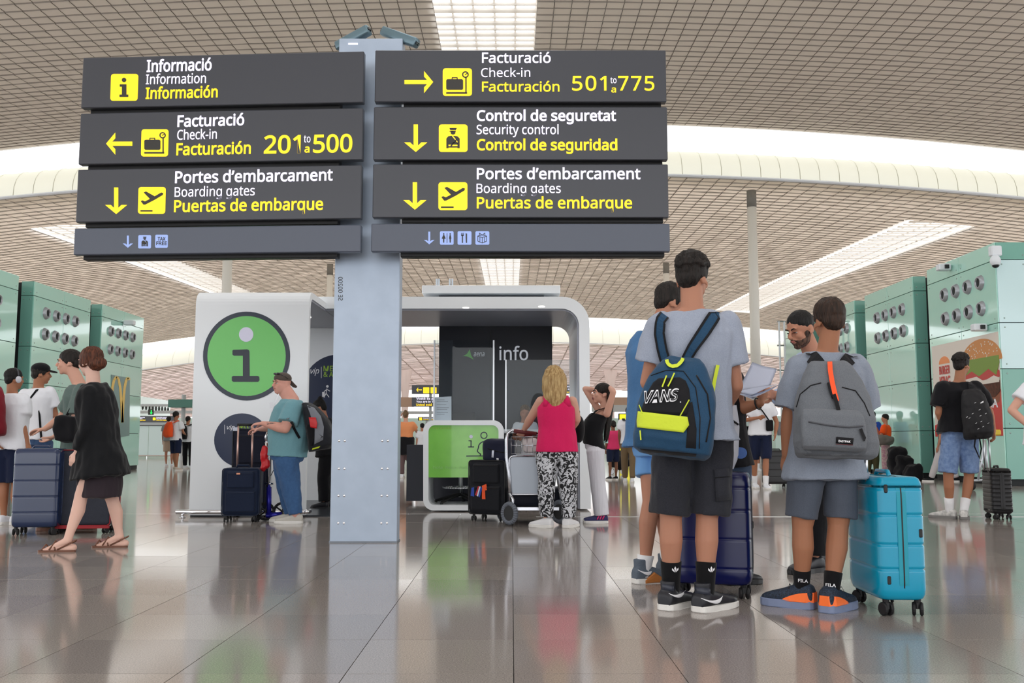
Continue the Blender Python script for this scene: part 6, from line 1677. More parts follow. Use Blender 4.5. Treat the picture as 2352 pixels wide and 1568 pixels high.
# suitcases beside him
M_rose = mat('rose_gold_rod', (206, 170, 160), rough=.25, metal=.7)
C_sn = cloth('navy_soft', (22, 34, 58), rough=.6); C_sn2 = cloth('navy_soft_dark', (18, 22, 40), rough=.6)
p = G(556, 1198)
q_, Mx = soft_case('navy fabric four wheel suitcase with pink gold handle rods', p.x - .01, p.y + .02, math.radians(6), .385, .26, W(560, 1074, p.y).z, C_sn, handle_z=W(570, 975, p.y).z, rodm=M_rose, trim=mat('navy_piping', (30, 42, 66)))
bm = NB(); add_box(bm, (-.02, -.165, .5), (.04, .006, .018), Mx, bevel=.002); obj('badge', bm, mat('copper_badge', (190, 130, 104), rough=.3, metal=.6), q_)
p2 = G(560, 1192)
q2, Mx2 = soft_case('dark navy duffel suitcase standing behind the pink gold rods', p2.x - .02, p2.y + .42, math.radians(3), .43, .26, W(550, 985, p2.y + .4).z, C_sn2, wheels=True)
bm = NB(); add_ell(bm, W(575, 1000, p2.y + .42) , (.17, .13, .09)); add_ell(bm, W(600, 1010, p2.y + .40), (.09, .1, .12)); add_ell(bm, W(552, 996, p2.y + .40), (.08, .1, .05)); me = remeshed(bm, .01, 2); displace(me, .03, (13, 13, 13), 2, 2)
tag(link('jacket', me, cloth('maroon_cloth', (112, 28, 46)), None, True), 'crumpled maroon jacket lying on top of the dark navy duffel suitcase', 'jacket')
bm = NB(); add_box(bm, (0, 0, 0), (.06, .004, .04), Matrix.Translation(W(541, 985, p2.y + .24)) @ Matrix.Rotation(.3, 4, 'X')); tag(obj('luggage_tag', bm, M_pap), 'small white paper tag on the dark navy duffel suitcase', 'tag')
# scooter
sc_ = empty('kick_scooter', G(640, 1190), 'blue folding kick scooter with black wheels behind the navy suitcase', 'scooter'); M_scb = mat('scooter_blue', (38, 36, 150), rough=.25, metal=.4)
ys = 10.35
bm = NB(); add_tube(bm, [W(618, 1185, ys), W(618, 1118, ys)], .026, 12); add_tube(bm, [W(612, 1183, ys), W(648, 1181, ys)], .03, 10); obj('frame', bm, M_scb, sc_, True)
bm = NB(); add_tube(bm, [W(618, 1120, ys), W(615, 1040, ys), W(612, 1015, ys)], .018, 10); add_tube(bm, [W(612, 1015, ys), W(610, 1003, ys), W(618, 985, ys)], .012, 8); add_tube(bm, [W(608, 1110, ys), W(628, 1110, ys)], .014, 8); obj('steering_tube', bm, M_chrome, sc_, True)
for px, py in ((648, 1173), (610, 1173)):
    c = W(px, py, ys); c.z = .1; bm = NB(); 
    for k in range(24): a0, a1 = 2 * math.pi * k / 24, 2 * math.pi * (k + 1) / 24; add_tube(bm, [c + Vector((.085 * math.cos(t), 0, .085 * math.sin(t))) for t in (a0, a1)], .014, 8)
    w_ = obj('wheel', bm, M_rub, sc_, True); bm = NB()
    for k in range(5): t = k * 1.257; add_tube(bm, [c, c + Vector((.08 * math.cos(t), 0, .08 * math.sin(t)))], .009, 6)
    obj('spokes', bm, M_black, w_)
bm = NB(); add_tube(bm, [W(612, 1000, ys), W(635, 1010, ys - .1), W(636, 1065, ys - .05), W(622, 1092, ys)], .004, 6); obj('cable', bm, M_black, sc_, True)
bm = NB(); add_ell(bm, W(607, 1045, ys - .06), (.045, .03, .1)); add_ell(bm, W(612, 1065, ys - .06), (.04, .03, .06)); add_ell(bm, W(605, 1072, ys - .06), (.03, .03, .05)); me = remeshed(bm, .008, 1); displace(me, .01, (25, 25, 25), 1); tag(link('red_pouch', me, mat('red_vinyl', (206, 26, 36), rough=.35), None, True), 'shiny red travel pouch hanging from the scooter handle', 'pouch')
# --- staff member in black inside the booth
Gp = Person('staff member in black with hair bun bending inside the booth', 12.3, dict(
    head=(733, 938), neck=(745, 958), pelvis=(752, 1040), sh_l=(748, 968, -.17), sh_r=(746, 968, .17), el_l=(735, 1000, -.2), el_r=(735, 1000, .2), wr_l=(722, 1010, -.15), wr_r=(722, 1010, .15),
    hip_l=(750, 1050, -.09), hip_r=(750, 1050, .09), kn_l=(743, 1098, -.09), kn_r=(746, 1098, .09), an_l=(745, 1150, -.09), an_r=(752, 1150, .09)), heading=-80, pitch=-25, scale=.92, skin='mid', voxel=.012)
Gp.hair('topbun', H_black, 2); Gp.top(C_jet, hem=-.1, sleeve=1.6, amp=.006, loose=.02); Gp.bottom(C_jet, to=1.95, r1=.075)
for q in 'lr': Gp.shoe(q, M_leath, M_black, L=.25)
bm = NB(); add_tube(bm, [W(727, 950, 12.18), W(741, 955, 12.12), W(748, 966, 12.1)], .012, 6); obj('lanyard', bm, C_lime, Gp.root, True)
# office chair base there
oc = empty('office_chair', G(717, 1150), 'dark swivel chair foot on castors inside the booth doorway', 'chair'); c = G(717, 1149); c = c + Vector((0, .25, 0))
for k in range(5):
    t = k * 1.257; e = c + Vector((.26 * math.cos(t), .26 * math.sin(t), .05)); bm = NB(); add_tube(bm, [c + Vector((0, 0, .1)), e], [.02, .014], 8); add_wheel(bm, e - Vector((0, 0, .02)), .03, .03, (1, 0, 0)); obj('leg', bm, M_black, oc)
bm = NB(); add_tube(bm, [c + Vector((0, 0, .08)), c + Vector((0, 0, .45))], .025, 10); obj('column', bm, M_steel, oc); bm = NB(); add_ell(bm, c + Vector((0, 0, .48)), (.22, .22, .045)); obj('seat', bm, M_black, oc, True)

# --- blonde woman at the counter
WT = [(-.2, .13, .115), (-.12, .19, .14), (0, .196, .15), (.2, .18, .135), (.4, .168, .125), (.62, .172, .125), (.78, .172, .115), (.9, .15, .09), (.97, .09, .07), (1.02, .056, .054)]
Hh = Person('blonde woman in pink tank top and black and white patterned trousers at the counter', 9.52, dict(
    head=(1271, 869), neck=(1276, 909), pelvis=(1280, 1032), sh_l=(1243, 922), sh_r=(1314, 922), el_l=(1220, 958, .12), el_r=(1325, 962, .05),
    wr_l=(1203, 988, .3), wr_r=(1308, 992, .28), hip_l=(1258, 1050), hip_r=(1303, 1050), kn_l=(1257, 1125), kn_r=(1304, 1125), an_l=(1256, 1190, .02), an_r=(1304, 1190, .02)),
    heading=-4, hh=-14, scale=.94, skin='light', torso=WT, voxel=.0085, arms=1.14, feetdir={'l': (-.75, .5), 'r': (.45, .8)}, headscale=1.04, hand={'l': dict(d=(-.35, .5, -.5), curl=.8)})
Hh.hair('blonde', H_blonde, 5)
C_pink = cloth('hot_pink_jersey', (216, 36, 96), (206, 32, 90))
tH = Hh.top(C_pink, hem=-.04, sleeve=0, inf=.022, neck_t=.90, amp=.010, rings=[(0, .196, .15), (.2, .185, .14), (.4, .168, .128), (.62, .172, .128), (.78, .170, .118), (.9, .120, .09)], flare=.004, name='tank_top', seed=7)
bm = NB()
for q in (-1, 1):
    P = [Hh.spine(.80) + Hh.R * q * .105 - Hh.Fw * .10, Hh.spine(.9) + Hh.R * q * .098 - Hh.Fw * .088, Hh.spine(.985) + Hh.R * q * .092 - Hh.Fw * .03, Hh.spine(.96) + Hh.R * q * .095 + Hh.Fw * .06, Hh.spine(.8) + Hh.R * q * .1 + Hh.Fw * .11]
    add_ribbon(bm, P, [Hh.R * .032] * 5, [-Hh.Fw, -Hh.Fw + Vector((0, 0, .6)), Vector((0, 0, 1)), Hh.Fw + Vector((0, 0, .6)), Hh.Fw], .012)
obj('tank_strap', bm, C_pink, Hh.root, True)
pt = bpy.data.materials.new('swirl_print'); pt.use_nodes = True; n = pt.node_tree; b = n.nodes['Principled BSDF']; tc = n.nodes.new('ShaderNodeTexCoord'); nz = n.nodes.new('ShaderNodeTexNoise'); nz.inputs['Scale'].default_value = 17; nz.inputs['Detail'].default_value = 1.5; nz.inputs['Distortion'].default_value = 2.2
cr = n.nodes.new('ShaderNodeValToRGB'); cr.color_ramp.interpolation = 'CONSTANT'; e = cr.color_ramp.elements; e[0].position = 0; e[0].color = lin((24, 24, 28)); e[1].position = .50; e[1].color = lin((206, 208, 214)); x_ = e.new(.66); x_.color = lin((70, 72, 80))
n.links.new(tc.outputs['Object'], nz.inputs['Vector']); n.links.new(nz.outputs['Fac'], cr.inputs['Fac']); n.links.new(cr.outputs['Color'], b.inputs['Base Color']); b.inputs['Roughness'].default_value = .8
Hh.bottom(pt, to=1.92, waist=.1, r0=.125, r1=.078, rk=.098, amp=.012, name='trousers')
for q in 'lr': Hh.shoe(q, mat('white_leather', (228, 228, 230), rough=.5), M_wsole, L=.27, w_=.052)
# --- girl with her hands behind her head
GT = [(-.2, .09, .09), (-.12, .135, .125), (0, .145, .13), (.2, .135, .118), (.4, .125, .115), (.62, .128, .11), (.78, .132, .1), (.9, .11, .08), (.97, .075, .062), (1.02, .045, .045)]
Im = Person('girl in black vest and white trousers yawning with hands behind her head', 10.1, dict(
    head=(1381, 904), neck=(1391, 936), pelvis=(1366, 1024), belly=(1359, 990), sh_l=(1394, 950, -.13), sh_r=(1377, 944, .13), el_l=(1409, 900, -.2), el_r=(1344, 893, .2),
    wr_l=(1401, 890, -.03), wr_r=(1372, 896, .12), hip_l=(1367, 1040, -.07), hip_r=(1367, 1040, .07), kn_l=(1374, 1110, -.06), kn_r=(1372, 1110, .08), an_l=(1383, 1183, -.07), an_r=(1381, 1183, .09)),
    heading=-92, hh=-98, pitch=6, scale=.84, skin='light', torso=GT, voxel=.007, face=True, mouth=True, headscale=1.1, arms=.95, neck=.05, hand={'l': dict(d=(-.5, .5, -.1), up=Vector((.6, -.6, .2)), curl=.5), 'r': dict(d=(.8, -.2, .2), up=Vector((0, 1, .1)), curl=.4)})
Im.hair('long', H_dark, 3); face_parts(Im.root, Im.hm, Im.s_head, H_dark, mouth_open=True)
Im.top(C_jet, hem=-.02, sleeve=0, inf=.012, neck_t=.82, amp=.004, rings=[(0, .147, .134), (.2, .137, .122), (.4, .127, .12), (.62, .13, .114), (.78, .118, .098), (.82, .1, .09)], flare=.0, name='vest_top')
bm = NB()
for q in (-1, 1):
    P = [Im.spine(.76) + Im.R * q * .07 - Im.Fw * .075, Im.spine(.9) + Im.R * q * .072 - Im.Fw * .07, Im.spine(.99) + Im.R * q * .07 - Im.Fw * .005, Im.spine(.93) + Im.R * q * .07 + Im.Fw * .06, Im.spine(.74) + Im.R * q * .06 + Im.Fw * .098]
    add_ribbon(bm, P, [Im.R * .018] * 5, [-Im.Fw, -Im.Fw + Vector((0, 0, .6)), Vector((0, 0, 1)), Im.Fw + Vector((0, 0, .6)), Im.Fw], .010)
obj('vest_strap', bm, C_jet, Im.root, True)
Im.bottom(mat('ribbed_white', (214, 214, 222), rough=.85, bump=.8, bscale=60, stretch=(1, 1, .04)), to=1.97, waist=.06, r0=.112, r1=.088, rk=.088, amp=.004, name='trousers')
for q in 'lr':
    sh = Im.shoe(q, mat('navy_mesh', (44, 46, 92), rough=.7), M_wsole, L=.29, w_=.046)
    if q == 'l':
        f_ = cast_fn(sh)
        for x in (1374, 1380, 1386): px_patch('pink_stripe', f_, [((x, 1184), (x + 3.4, 1184)), ((x - 4, 1193), (x - 1, 1193))], mat('pink_stripe', (226, 56, 120), rough=.5), sh, off=.006, nx=2, ny=2)
bm = NB(); c = W(1391, 1000, 10.3); add_tube(bm, [c - Vector((0, 0, .08)), c + Vector((0, 0, .06))], .026, 12); add_tube(bm, [c + Vector((0, 0, .06)), c + Vector((0, 0, .1))], .014, 10); obj('water_bottle', bm, mat('mint_bottle', (176, 214, 208), rough=.3), Im.root)

# --- luggage trolley with its load
tr_ = empty('luggage_trolley', (.15, 9.9, 0), 'chrome luggage trolley between the counter and the blonde woman', 'trolley'); M_tr = mat('trolley_steel', (196, 198, 204), rough=.18, metal=1.0)
YT = 9.82
def tube_px(name, pts, r, m, root, seg=8):
    bm = NB(); add_tube(bm, [W(p[0], p[1], p[2]) if len(p) > 2 else W(p[0], p[1], YT) for p in pts], r, seg); return obj(name, bm, m, root, True)
tube_px('side_tube', [(1175, 1172), (1169, 1090), (1163, 1050), (1163, 1010), (1166, 995), (1176, 987), (1200, 990), (1232, 995)], .017, M_tr, tr_, 10)
tube_px('side_tube', [(1292, 1172, YT + .05), (1281, 1090, YT + .05), (1276, 1040, YT + .05), (1274, 1000, YT + .05), (1262, 994, YT), (1232, 995, YT)], .017, M_tr, tr_, 10)
bm = NB(); add_tube(bm, [W(1180, 989, YT - .02), W(1232, 996, YT - .02)], .021, 10); obj('hand_bar', bm, mat('dark_red_grip', (96, 30, 34), rough=.5), tr_, True)
bm = NB(); pts = [(1172, 1048), (1262, 1046), (1260, 1132), (1180, 1135)]; add_prism(bm, [W(x, y, YT + .03) for x, y in rrect(1172, 1049, 1262, 1133, 8, 4)], (0, .012, 0)); obj('back_plate', bm, mat('zinc_plate', (150, 156, 164), rough=.42, metal=.8), tr_)
loop = [(x, y) for x, y in rrect(1170, 1047, 1264, 1135, 9, 5)]; loop.append(loop[0]); tube_px('plate_rim', [(x, y, YT + .02) for x, y in loop], .010, M_tr, tr_, 6)
bm = NB()
x0_, x1_, z0_, z1_ = W(1174, 1042, YT).x, W(1272, 1042, YT).x, W(1174, 1042, YT).z, W(1174, 1003, YT).z
for k in range(9): x = x0_ + (x1_ - x0_) * k / 8; add_tube(bm, [(x, YT + .02, z1_), (x, YT + .02, z0_), (x, YT + .24, z0_)], .0035, 5)
for z in (z0_, (z0_ + z1_) / 2, z1_): add_tube(bm, [(x0_, YT + .02, z), (x1_, YT + .02, z)], .004, 5)
obj('wire_basket', bm, M_tr, tr_, True)
def tr_wheel(px, py, Y, r):
    c = W(px, py, Y); c.z = r + .01; bm = NB()
    for k in range(26): a0, a1 = 2 * math.pi * k / 26, 2 * math.pi * (k + 1) / 26; add_tube(bm, [c + Vector((.25 * r * math.cos(t) * 0, r * .8 * math.cos(t), r * .8 * math.sin(t))) if False else c + Vector((r * .55 * math.cos(t), -r * .45 * math.cos(t), r * .8 * math.sin(t))) for t in (a0, a1)], r * .2, 8)
    w_ = obj('wheel', bm, mat('grey_tyre', (106, 112, 122), rough=.6), tr_, True); bm = NB(); add_wheel(bm, c, r * .7, .02, (.6, .77, 0)); obj('hub', bm, M_black, w_)
    bm = NB(); add_tube(bm, [c + Vector((.03, 0, 0)), c + Vector((.035, 0, r * 1.2)), c + Vector((0, .02, r * 1.7))], .014, 8); obj('fork', bm, M_tr, w_, True)
tr_wheel(1170, 1180, 9.72, .115); tr_wheel(1285, 1180, 9.85, .12); tr_wheel(1150, 1190, 10.35, .05)
bm = NB(); a_ = W(1178, 1165, YT); add_box(bm, (.22, 10.15, .16), (.62, .62, .03)); obj('platform', bm, M_tr, tr_)
bm = NB(); add_tube(bm, [W(1175, 1172, YT), (-.02, 10.4, .15)], .014, 8); add_tube(bm, [W(1292, 1172, YT + .05), (.5, 10.4, .15)], .014, 8); obj('base_tube', bm, M_tr, tr_, True)
# cases on and beside it
bm = NB(); add_box(bm, (.24, 10.1, .27), (.56, .42, .19), None, bevel=.04, seg=3); me = remeshed(bm, .012, 1); displace(me, .006, (9, 9, 9), 1); tag(link('suitcase', me, cloth('ink_case', (22, 25, 38), rough=.6), None, True), 'dark suitcase lying flat on the trolley platform behind the steel plate', 'suitcase')
pk_, Mx = soft_case('large black soft suitcase with orange and flag tags standing before the counter', W(1128, 1100, 10.35).x + .02, 10.42, math.radians(-28), .44, .30, W(1130, 1056, 10.4).z, cloth('black_case', (26, 28, 34), rough=.6), handle_z=None)
top_bag = empty('shoulder_bag', W(1140, 1065, 10.2), 'navy boxy cabin bag on top of the large black soft suitcase', 'bag')
bm = NB(); ctr_ = W(1140, 1034, 10.32); add_box(bm, (0, 0, 0), (.31, .24, W(0, 1014, 10.3).z - W(0, 1067, 10.3).z), None, bevel=.045, seg=3); me = remeshed(bm, .010, 1); me.transform(Matrix.Translation(ctr_ + Vector((.03, .05, .0))) @ Matrix.Rotation(-.5, 4, 'Z')); displace(me, .01, (10, 10, 10), 3); o = link('bag_body', me, cloth('navy_bag', (26, 30, 52), rough=.6), top_bag, True); f_ = cast_fn(o)
px_patch('white_tag', f_, [((1130, 1034), (1135, 1034)), ((1129, 1050), (1134, 1051))], M_pap, top_bag, off=.012, nx=2, ny=2); px_patch('emblem', f_, [((1140, 1052), (1145, 1052)), ((1141, 1057), (1146, 1057))], M_swoosh, top_bag, off=.006, nx=2, ny=1); px_line('lid_seam', f_, [(1120, 1030), (1140, 1036), (1162, 1040)], .006, C_jet, top_bag)
M_dor = mat('neon_orange_tag', (255, 90, 24), rough=.5)
for nm, pts, m_, lab in (('luggage_tag', [(1107, 1115), (1117, 1111), (1119, 1125), (1114, 1126), (1115, 1146), (1107, 1146)], M_dor, 'neon orange strap tag on the large black soft suitcase'),
                         ('luggage_tag', [(1098, 1116), (1104, 1117), (1098, 1140), (1091, 1136)], mat('flag_red', (190, 36, 46)), 'red white and blue flag tag on the large black soft suitcase'),
                         ('luggage_tag', [(1083, 1120), (1089, 1118), (1089, 1140), (1081, 1138)], mat('tag_blue', (36, 72, 170)), 'blue paper tag at the left edge of the large black soft suitcase')):
    bm = NB(); add_prism(bm, [W(x, y, 10.26) for x, y in pts], (0, -.006, 0)); o = tag(obj(nm, bm, m_), lab, 'tag')
    if 'flag' in lab:
        bm = NB(); add_prism(bm, [W(x, y, 10.25) for x, y in ((1101, 1117), (1104, 1117), (1098, 1140), (1095, 1138))], (0, -.006, 0)); obj('white_stripe', bm, M_pap, o); bm = NB(); add_prism(bm, [W(x, y, 10.25) for x, y in ((1104, 1118), (1108, 1119), (1102, 1142), (1099, 1140))], (0, -.006, 0)); obj('blue_stripe', bm, mat('tag_blue', (36, 72, 170)), o)
bm = NB(); add_box(bm, (0, 0, 0), (.15, .12, .15), None, bevel=.03, seg=3); me = remeshed(bm, .01, 1); me.transform(Matrix.Translation(W(1218, 1022, YT + .14))); displace(me, .015, (14, 14, 14), 3); tag(link('handbag', me, mat('ivory_bag', (214, 206, 206), rough=.6), None, True), 'ivory handbag in the wire basket of the chrome trolley', 'bag')
bm = NB(); add_ell(bm, W(1205, 997, YT + .12), (.08, .06, .035)); me = remeshed(bm, .01, 1); displace(me, .02, (20, 20, 20), 5); tag(link('scarf', me, mat('plum_cloth', (120, 42, 48), rough=.8), None, True), 'small red brown cloth by the trolley handle under the blonde woman hand', 'cloth')
bm = NB(); add_prism(bm, [W(x, y, YT + .2) for x, y in rrect(1182, 1012, 1197, 1042, 2)], (0, .03, 0)); tag(obj('tablet', bm, M_blackg), 'dark flat device in the wire basket of the chrome trolley', 'tablet')
bm = NB(); add_ell(bm, (0, 0, 0), (.06, .1, .14)); me = remeshed(bm, .01, 1); me.transform(Matrix.Translation(W(1330, 985, 9.85))); tag(link('handbag', me, C_jet, None, True), 'black handbag hanging at the right elbow of the blonde woman', 'bag')
bm = NB(); pts = [(1298, 938), (1330, 930), (1328, 880)]; add_tube(bm, [W(1330, 962, 9.85), W(1331, 945, 9.8), W(1322, 925, 9.6)], .006, 6); obj('bag_strap', bm, C_jet, bpy.data.objects['handbag.001'])
# --- clerk behind the glass
Zc = Person('information clerk half hidden behind the glass and the blonde woman', 12.9, dict(
    head=(1206, 948), neck=(1206, 968), pelvis=(1210, 1050), sh_l=(1226, 978), sh_r=(1188, 978), el_l=(1230, 1005), el_r=(1182, 1005, -.1), wr_l=(1215, 1010, -.3), wr_r=(1195, 1005, -.35),
    hip_l=(1217, 1056), hip_r=(1203, 1056), kn_l=(1217, 1100), kn_r=(1203, 1100), an_l=(1217, 1140), an_r=(1203, 1140)), heading=180, pitch=-12, scale=.88, skin='mid', voxel=.012)
Zc.hair('slick', H_fair, 2); Zc.top(C_white, hem=-.1, sleeve=.6, amp=.006); Zc.bottom(C_jet, to=1.95)
for q in 'lr': Zc.shoe(q, M_leath, M_black, L=.25)

# --- young man in black t-shirt on the right
Jm = Person('young man in black t-shirt and pale denim shorts pulling a small black case', 10.62, dict(
    head=(2209, 839), neck=(2203, 874), pelvis=(2204, 990), sh_l=(2166, 893), sh_r=(2240, 893), el_l=(2156, 948), el_r=(2273, 945, .02),
    wr_l=(2172, 985, .12), wr_r=(2282, 990, -.02), hip_l=(2187, 1005), hip_r=(2222, 1005), kn_l=(2178, 1092), kn_r=(2226, 1092), an_l=(2181, 1172, .05, 0), an_r=(2214, 1178, -.05)),
    heading=8, hh=52, scale=1.0, skin='tan', voxel=.0085, feetdir={'l': (-.5, .6), 'r': (.35, .75)}, hand={'r': dict(d=(0, 0, -1), curl=1.0)})
Jm.hair('curly', H_dark, 6)
tJ = Jm.top(C_jet, hem=-.02, sleeve=.72, loose=.045, sl_r=.1, flare=.02, amp=.012, seed=4)
Jm.bottom(cloth('pale_denim', (122, 146, 184), (100, 124, 166), sscale=30), to=.93, waist=.15, r0=.112, r1=.108, amp=.012)
for q in 'lr': Jm.sock(q, C_wsock, .14, .043); Jm.shoe(q, mat('white_trainer', (214, 212, 208), rough=.5, speck=(170, 170, 168), sscale=26), mat('grey_sole', (120, 118, 116)), L=.30)
Jm.J['an_l'].z = .085
a, b = W(2236, 893, 10.3), W(2246, 1008, 10.32); jb = empty('backpack', (a.x, a.y, b.z), 'black backpack with small white flecks on the young man in black', 'backpack')
bd = pack_body('bag_body', (a + b) / 2 + Vector((0, .12, 0)), a - b, (.25, -1, 0), .31, (a - b).length, .2, mat('flecked_black', (20, 20, 24), rough=.7, speck=(20, 20, 24)), jb, vox=.009, amp=.01)
f_ = cast_fn(bd)
for k, (x, y) in enumerate(((2238, 925), (2252, 924), (2248, 941), (2250, 955), (2240, 972), (2252, 968), (2256, 980), (2268, 972), (2245, 985), (2225, 960), (2232, 950), (2262, 950), (2219, 958))): px_patch('white_fleck', f_, [((x, y), (x + (7 if k == 1 else 4), y - (4 if k == 1 else 2))), ((x, y + (3 if k == 1 else 1.2)), (x + (7 if k == 1 else 4), y - (0 if k == 1 else 1)))], M_swoosh, jb, off=.004, nx=1, ny=1)
px_strap('shoulder_strap', cast_fn(tJ), [(2230, 872), (2228, 885), (2231, 900)], 9, C_jet, jb, off=.01, n=6); px_strap('loose_strap', f_, [(2240, 1000), (2243, 1006)], 4, C_jet, jb, n=4)
bm = NB(); add_tube(bm, [W(2241, 1000, 10.3), W(2238, 1025, 10.28), W(2250, 1052, 10.28), W(2254, 1030, 10.28), W(2249, 1002, 10.3)], .008, 6); obj('strap_end', bm, C_jet, jb, True)
p = G(2300, 1193); r_, Mx = hard_case('small black ribbed cabin case pulled by the young man in black', p.x + .02, p.y + .1, math.radians(-8), .22, .33, .545, mat('black_shell', (24, 24, 27), rough=.4), handle_z=.94, zip_axis='x', grooves=[.1 + k * .045 for k in range(10)], hoff=(-.1, -.04), cr=.026)
# --- person cut by the right edge
Km = Person('person in white t-shirt cut off by the right picture edge, arm bent', 9.6, dict(
    head=(2405, 830), neck=(2400, 865), pelvis=(2400, 1010), sh_l=(2362, 893), sh_r=(2440, 893), el_l=(2323, 942), el_r=(2475, 950), wr_l=(2372, 985, -.1), wr_r=(2440, 990, -.1),
    hip_l=(2380, 1025), hip_r=(2420, 1025), kn_l=(2380, 1110), kn_r=(2420, 1110), an_l=(2380, 1190), an_r=(2420, 1190)), heading=10, skin='light', voxel=.01)
Km.top(C_white, hem=-.08, sleeve=.5, loose=.01, sl_r=.082, amp=.01); Km.bottom(C_navy, to=.9); Km.hair('crop', H_dark)
for q in 'lr': Km.shoe(q, C_white, M_wsole)

# ================= LEFT GROUP =================
Mw = Person('woman walking left in long black cardigan and dark skirt, auburn hair', 7.68, dict(
    head=(207, 831), neck=(215, 880), pelvis=(232, 1050, .0), sh_l=(207, 905, -.12), sh_r=(218, 900, .16), el_l=(197, 985, -.16), el_r=(225, 985, .2),
    wr_l=(177, 1038, -.12), wr_r=(200, 1040, .25), hip_l=(218, 1072, -.07), hip_r=(240, 1072, .08), kn_l=(186, 1140, -.1), kn_r=(258, 1148, .08), an_l=(155, 1240, -.22), an_r=(275, 1236, .1)),
    heading=-88, hh=-64, pitch=-6, scale=.93, skin='pale', voxel=.007, feet=True, legs=1.0, headscale=1.05, feetdir={'l': (-1, -.1), 'r': (-1, -.12)}, hand={'l': dict(d=(-.25, -.1, -1), up=Vector((0, -1, 0)), curl=.8)})
Mw.hair('bun', H_red, 5); face_parts(Mw.root, Mw.hm, Mw.s_head, H_red)
CR = [(-.1, .215, .20), (0, .20, .17), (.2, .18, .135), (.4, .17, .125), (.62, .175, .125), (.78, .178, .12), (.9, .15, .1), (.985, .085, .075)]
Mw.top(cloth('black_knit', (20, 21, 24)), hem=-.26, sleeve=1.9, inf=.02, sl_r=.074, long_r=.058, rings=CR, flare=.035, amp=.02, name='cardigan', seed=6)
bm = NB(); sp = Mw.spine(-.1); Rv, Fv = Mw.R, Mw.Fw
add_loft(bm, [(W(230, 1040, 7.68), Rv * .155, Fv * .13), (W(230, 1075, 7.68), Rv * .165, Fv * .15), (W(229, 1110, 7.68), Rv * .165, Fv * .165), (W(230, 1140, 7.68), Rv * .17, Fv * .155)], 28)
me = remeshed(bm, .01, 2); displace(me, .02, (11, 11, 2), 4, 2); link('skirt', me, cloth('aubergine_crepe', (50, 42, 48)), Mw.root, True)
M_sand_ = mat('tan_sandal', (112, 72, 54), rough=.5)
for q in 'lr':
    an = Mw.J['an_' + q]; fd = Mw.fdir(q); sd = Vector((fd.y, -fd.x, 0)); s_ = .93; bm = NB()
    base = Vector((an.x, an.y, .0)) - fd * .06
    loop = [base + fd * .27 * f + sd * .042 * w_ for f, w_ in ((0, .5), (.08, .8), (.3, .75), (.6, 1.0), (.8, 1.05), (.95, .7), (1.0, .2), (1.0, -.2), (.95, -.7), (.8, -1.05), (.6, -1.0), (.3, -.75), (.08, -.8), (0, -.5))]
    add_prism(bm, loop, (0, 0, .014)); so = obj('sandal', bm, M_sand_, Mw.root); bm = NB()
    for f0, h0, f1, h1 in ((.42, .075, .66, .045), (.66, .055, .5, .06), (.72, .05, .86, .038)):
        add_tube(bm, [base + fd * .27 * f0 + sd * .04 + Vector((0, 0, .018)), base + fd * .27 * ((f0 + f1) / 2) + Vector((0, 0, h0 + .006)), base + fd * .27 * f1 - sd * .04 + Vector((0, 0, .018))], .006, 6)
    add_tube(bm, [base + fd * .12 + sd * .036 + Vector((0, 0, .02)), base + fd * .01 + sd * .03 + Vector((0, 0, .075)), base - fd * .006 + Vector((0, 0, .085)), base + fd * .01 - sd * .03 + Vector((0, 0, .075)), base + fd * .12 - sd * .036 + Vector((0, 0, .02))], .006, 6)
    obj('sandal_strap', bm, M_sand_, so, True)
Lm = Person('man in grey green t-shirt walking left behind the woman in black, pushing a suitcase', 9.3, dict(
    head=(158, 833), neck=(185, 880), pelvis=(180, 1030), sh_l=(188, 900, -.17), sh_r=(178, 897, .17), el_l=(170, 975, -.24), el_r=(140, 960, .22), wr_l=(128, 1000, -.2), wr_r=(103, 985, .15),
    hip_l=(178, 1045, -.09), hip_r=(180, 1045, .09), kn_l=(158, 1115, -.1), kn_r=(192, 1115, .1), an_l=(140, 1195, -.1), an_r=(205, 1190, .1)), heading=-88, hh=-100, scale=1.02, skin='light', voxel=.008, headscale=1.023, hand={'r': dict(d=(-1, 0, -.1), up=Vector((0, 0, 1)), curl=.6)})
Lm.hair('crop', H_dark, 2); face_parts(Lm.root, Lm.hm, Lm.s_head, H_dark); Lm.top(cloth('sage_grey_cotton', (96, 112, 108), (88, 104, 100)), hem=-.06, sleeve=.7, loose=.01, sl_r=.08, amp=.012, seed=8); Lm.bottom(C_jet, to=1.95, r1=.062, rk=.08)
for q in 'lr': Lm.shoe(q, mat('brown_leather', (78, 62, 56), rough=.5), M_sand_)
bm = NB(); add_box(bm, (0, 0, 0), (.2, .12, .24), None, bevel=.03, seg=2); me = remeshed(bm, .012, 1); me.transform(Matrix.Translation(W(152, 985, 8.95))); displace(me, .02, (10, 10, 10), 1); lb2 = tag(link('waist_bag', me, C_jet, None, True), 'black shoulder bag at the belly of the man in grey green', 'bag')
bm = NB(); add_tube(bm, [W(150, 960, 9.0), W(172, 920, 9.06), W(190, 884, 9.15)], .012, 6); obj('bag_strap', bm, C_jet, lb2, True)
Nm = Person('man in white t-shirt and black cap seen from behind on the left', 11.0, dict(
    head=(95, 859), neck=(88, 888), pelvis=(86, 1005), sh_l=(58, 908), sh_r=(112, 905), el_l=(52, 955), el_r=(128, 958, .05), wr_l=(60, 995, .15), wr_r=(108, 985, .22),
    hip_l=(73, 1020), hip_r=(100, 1020), kn_l=(73, 1100), kn_r=(100, 1100), an_l=(73, 1175), an_r=(100, 1175)), heading=25, hh=48, skin='tan', voxel=.009)
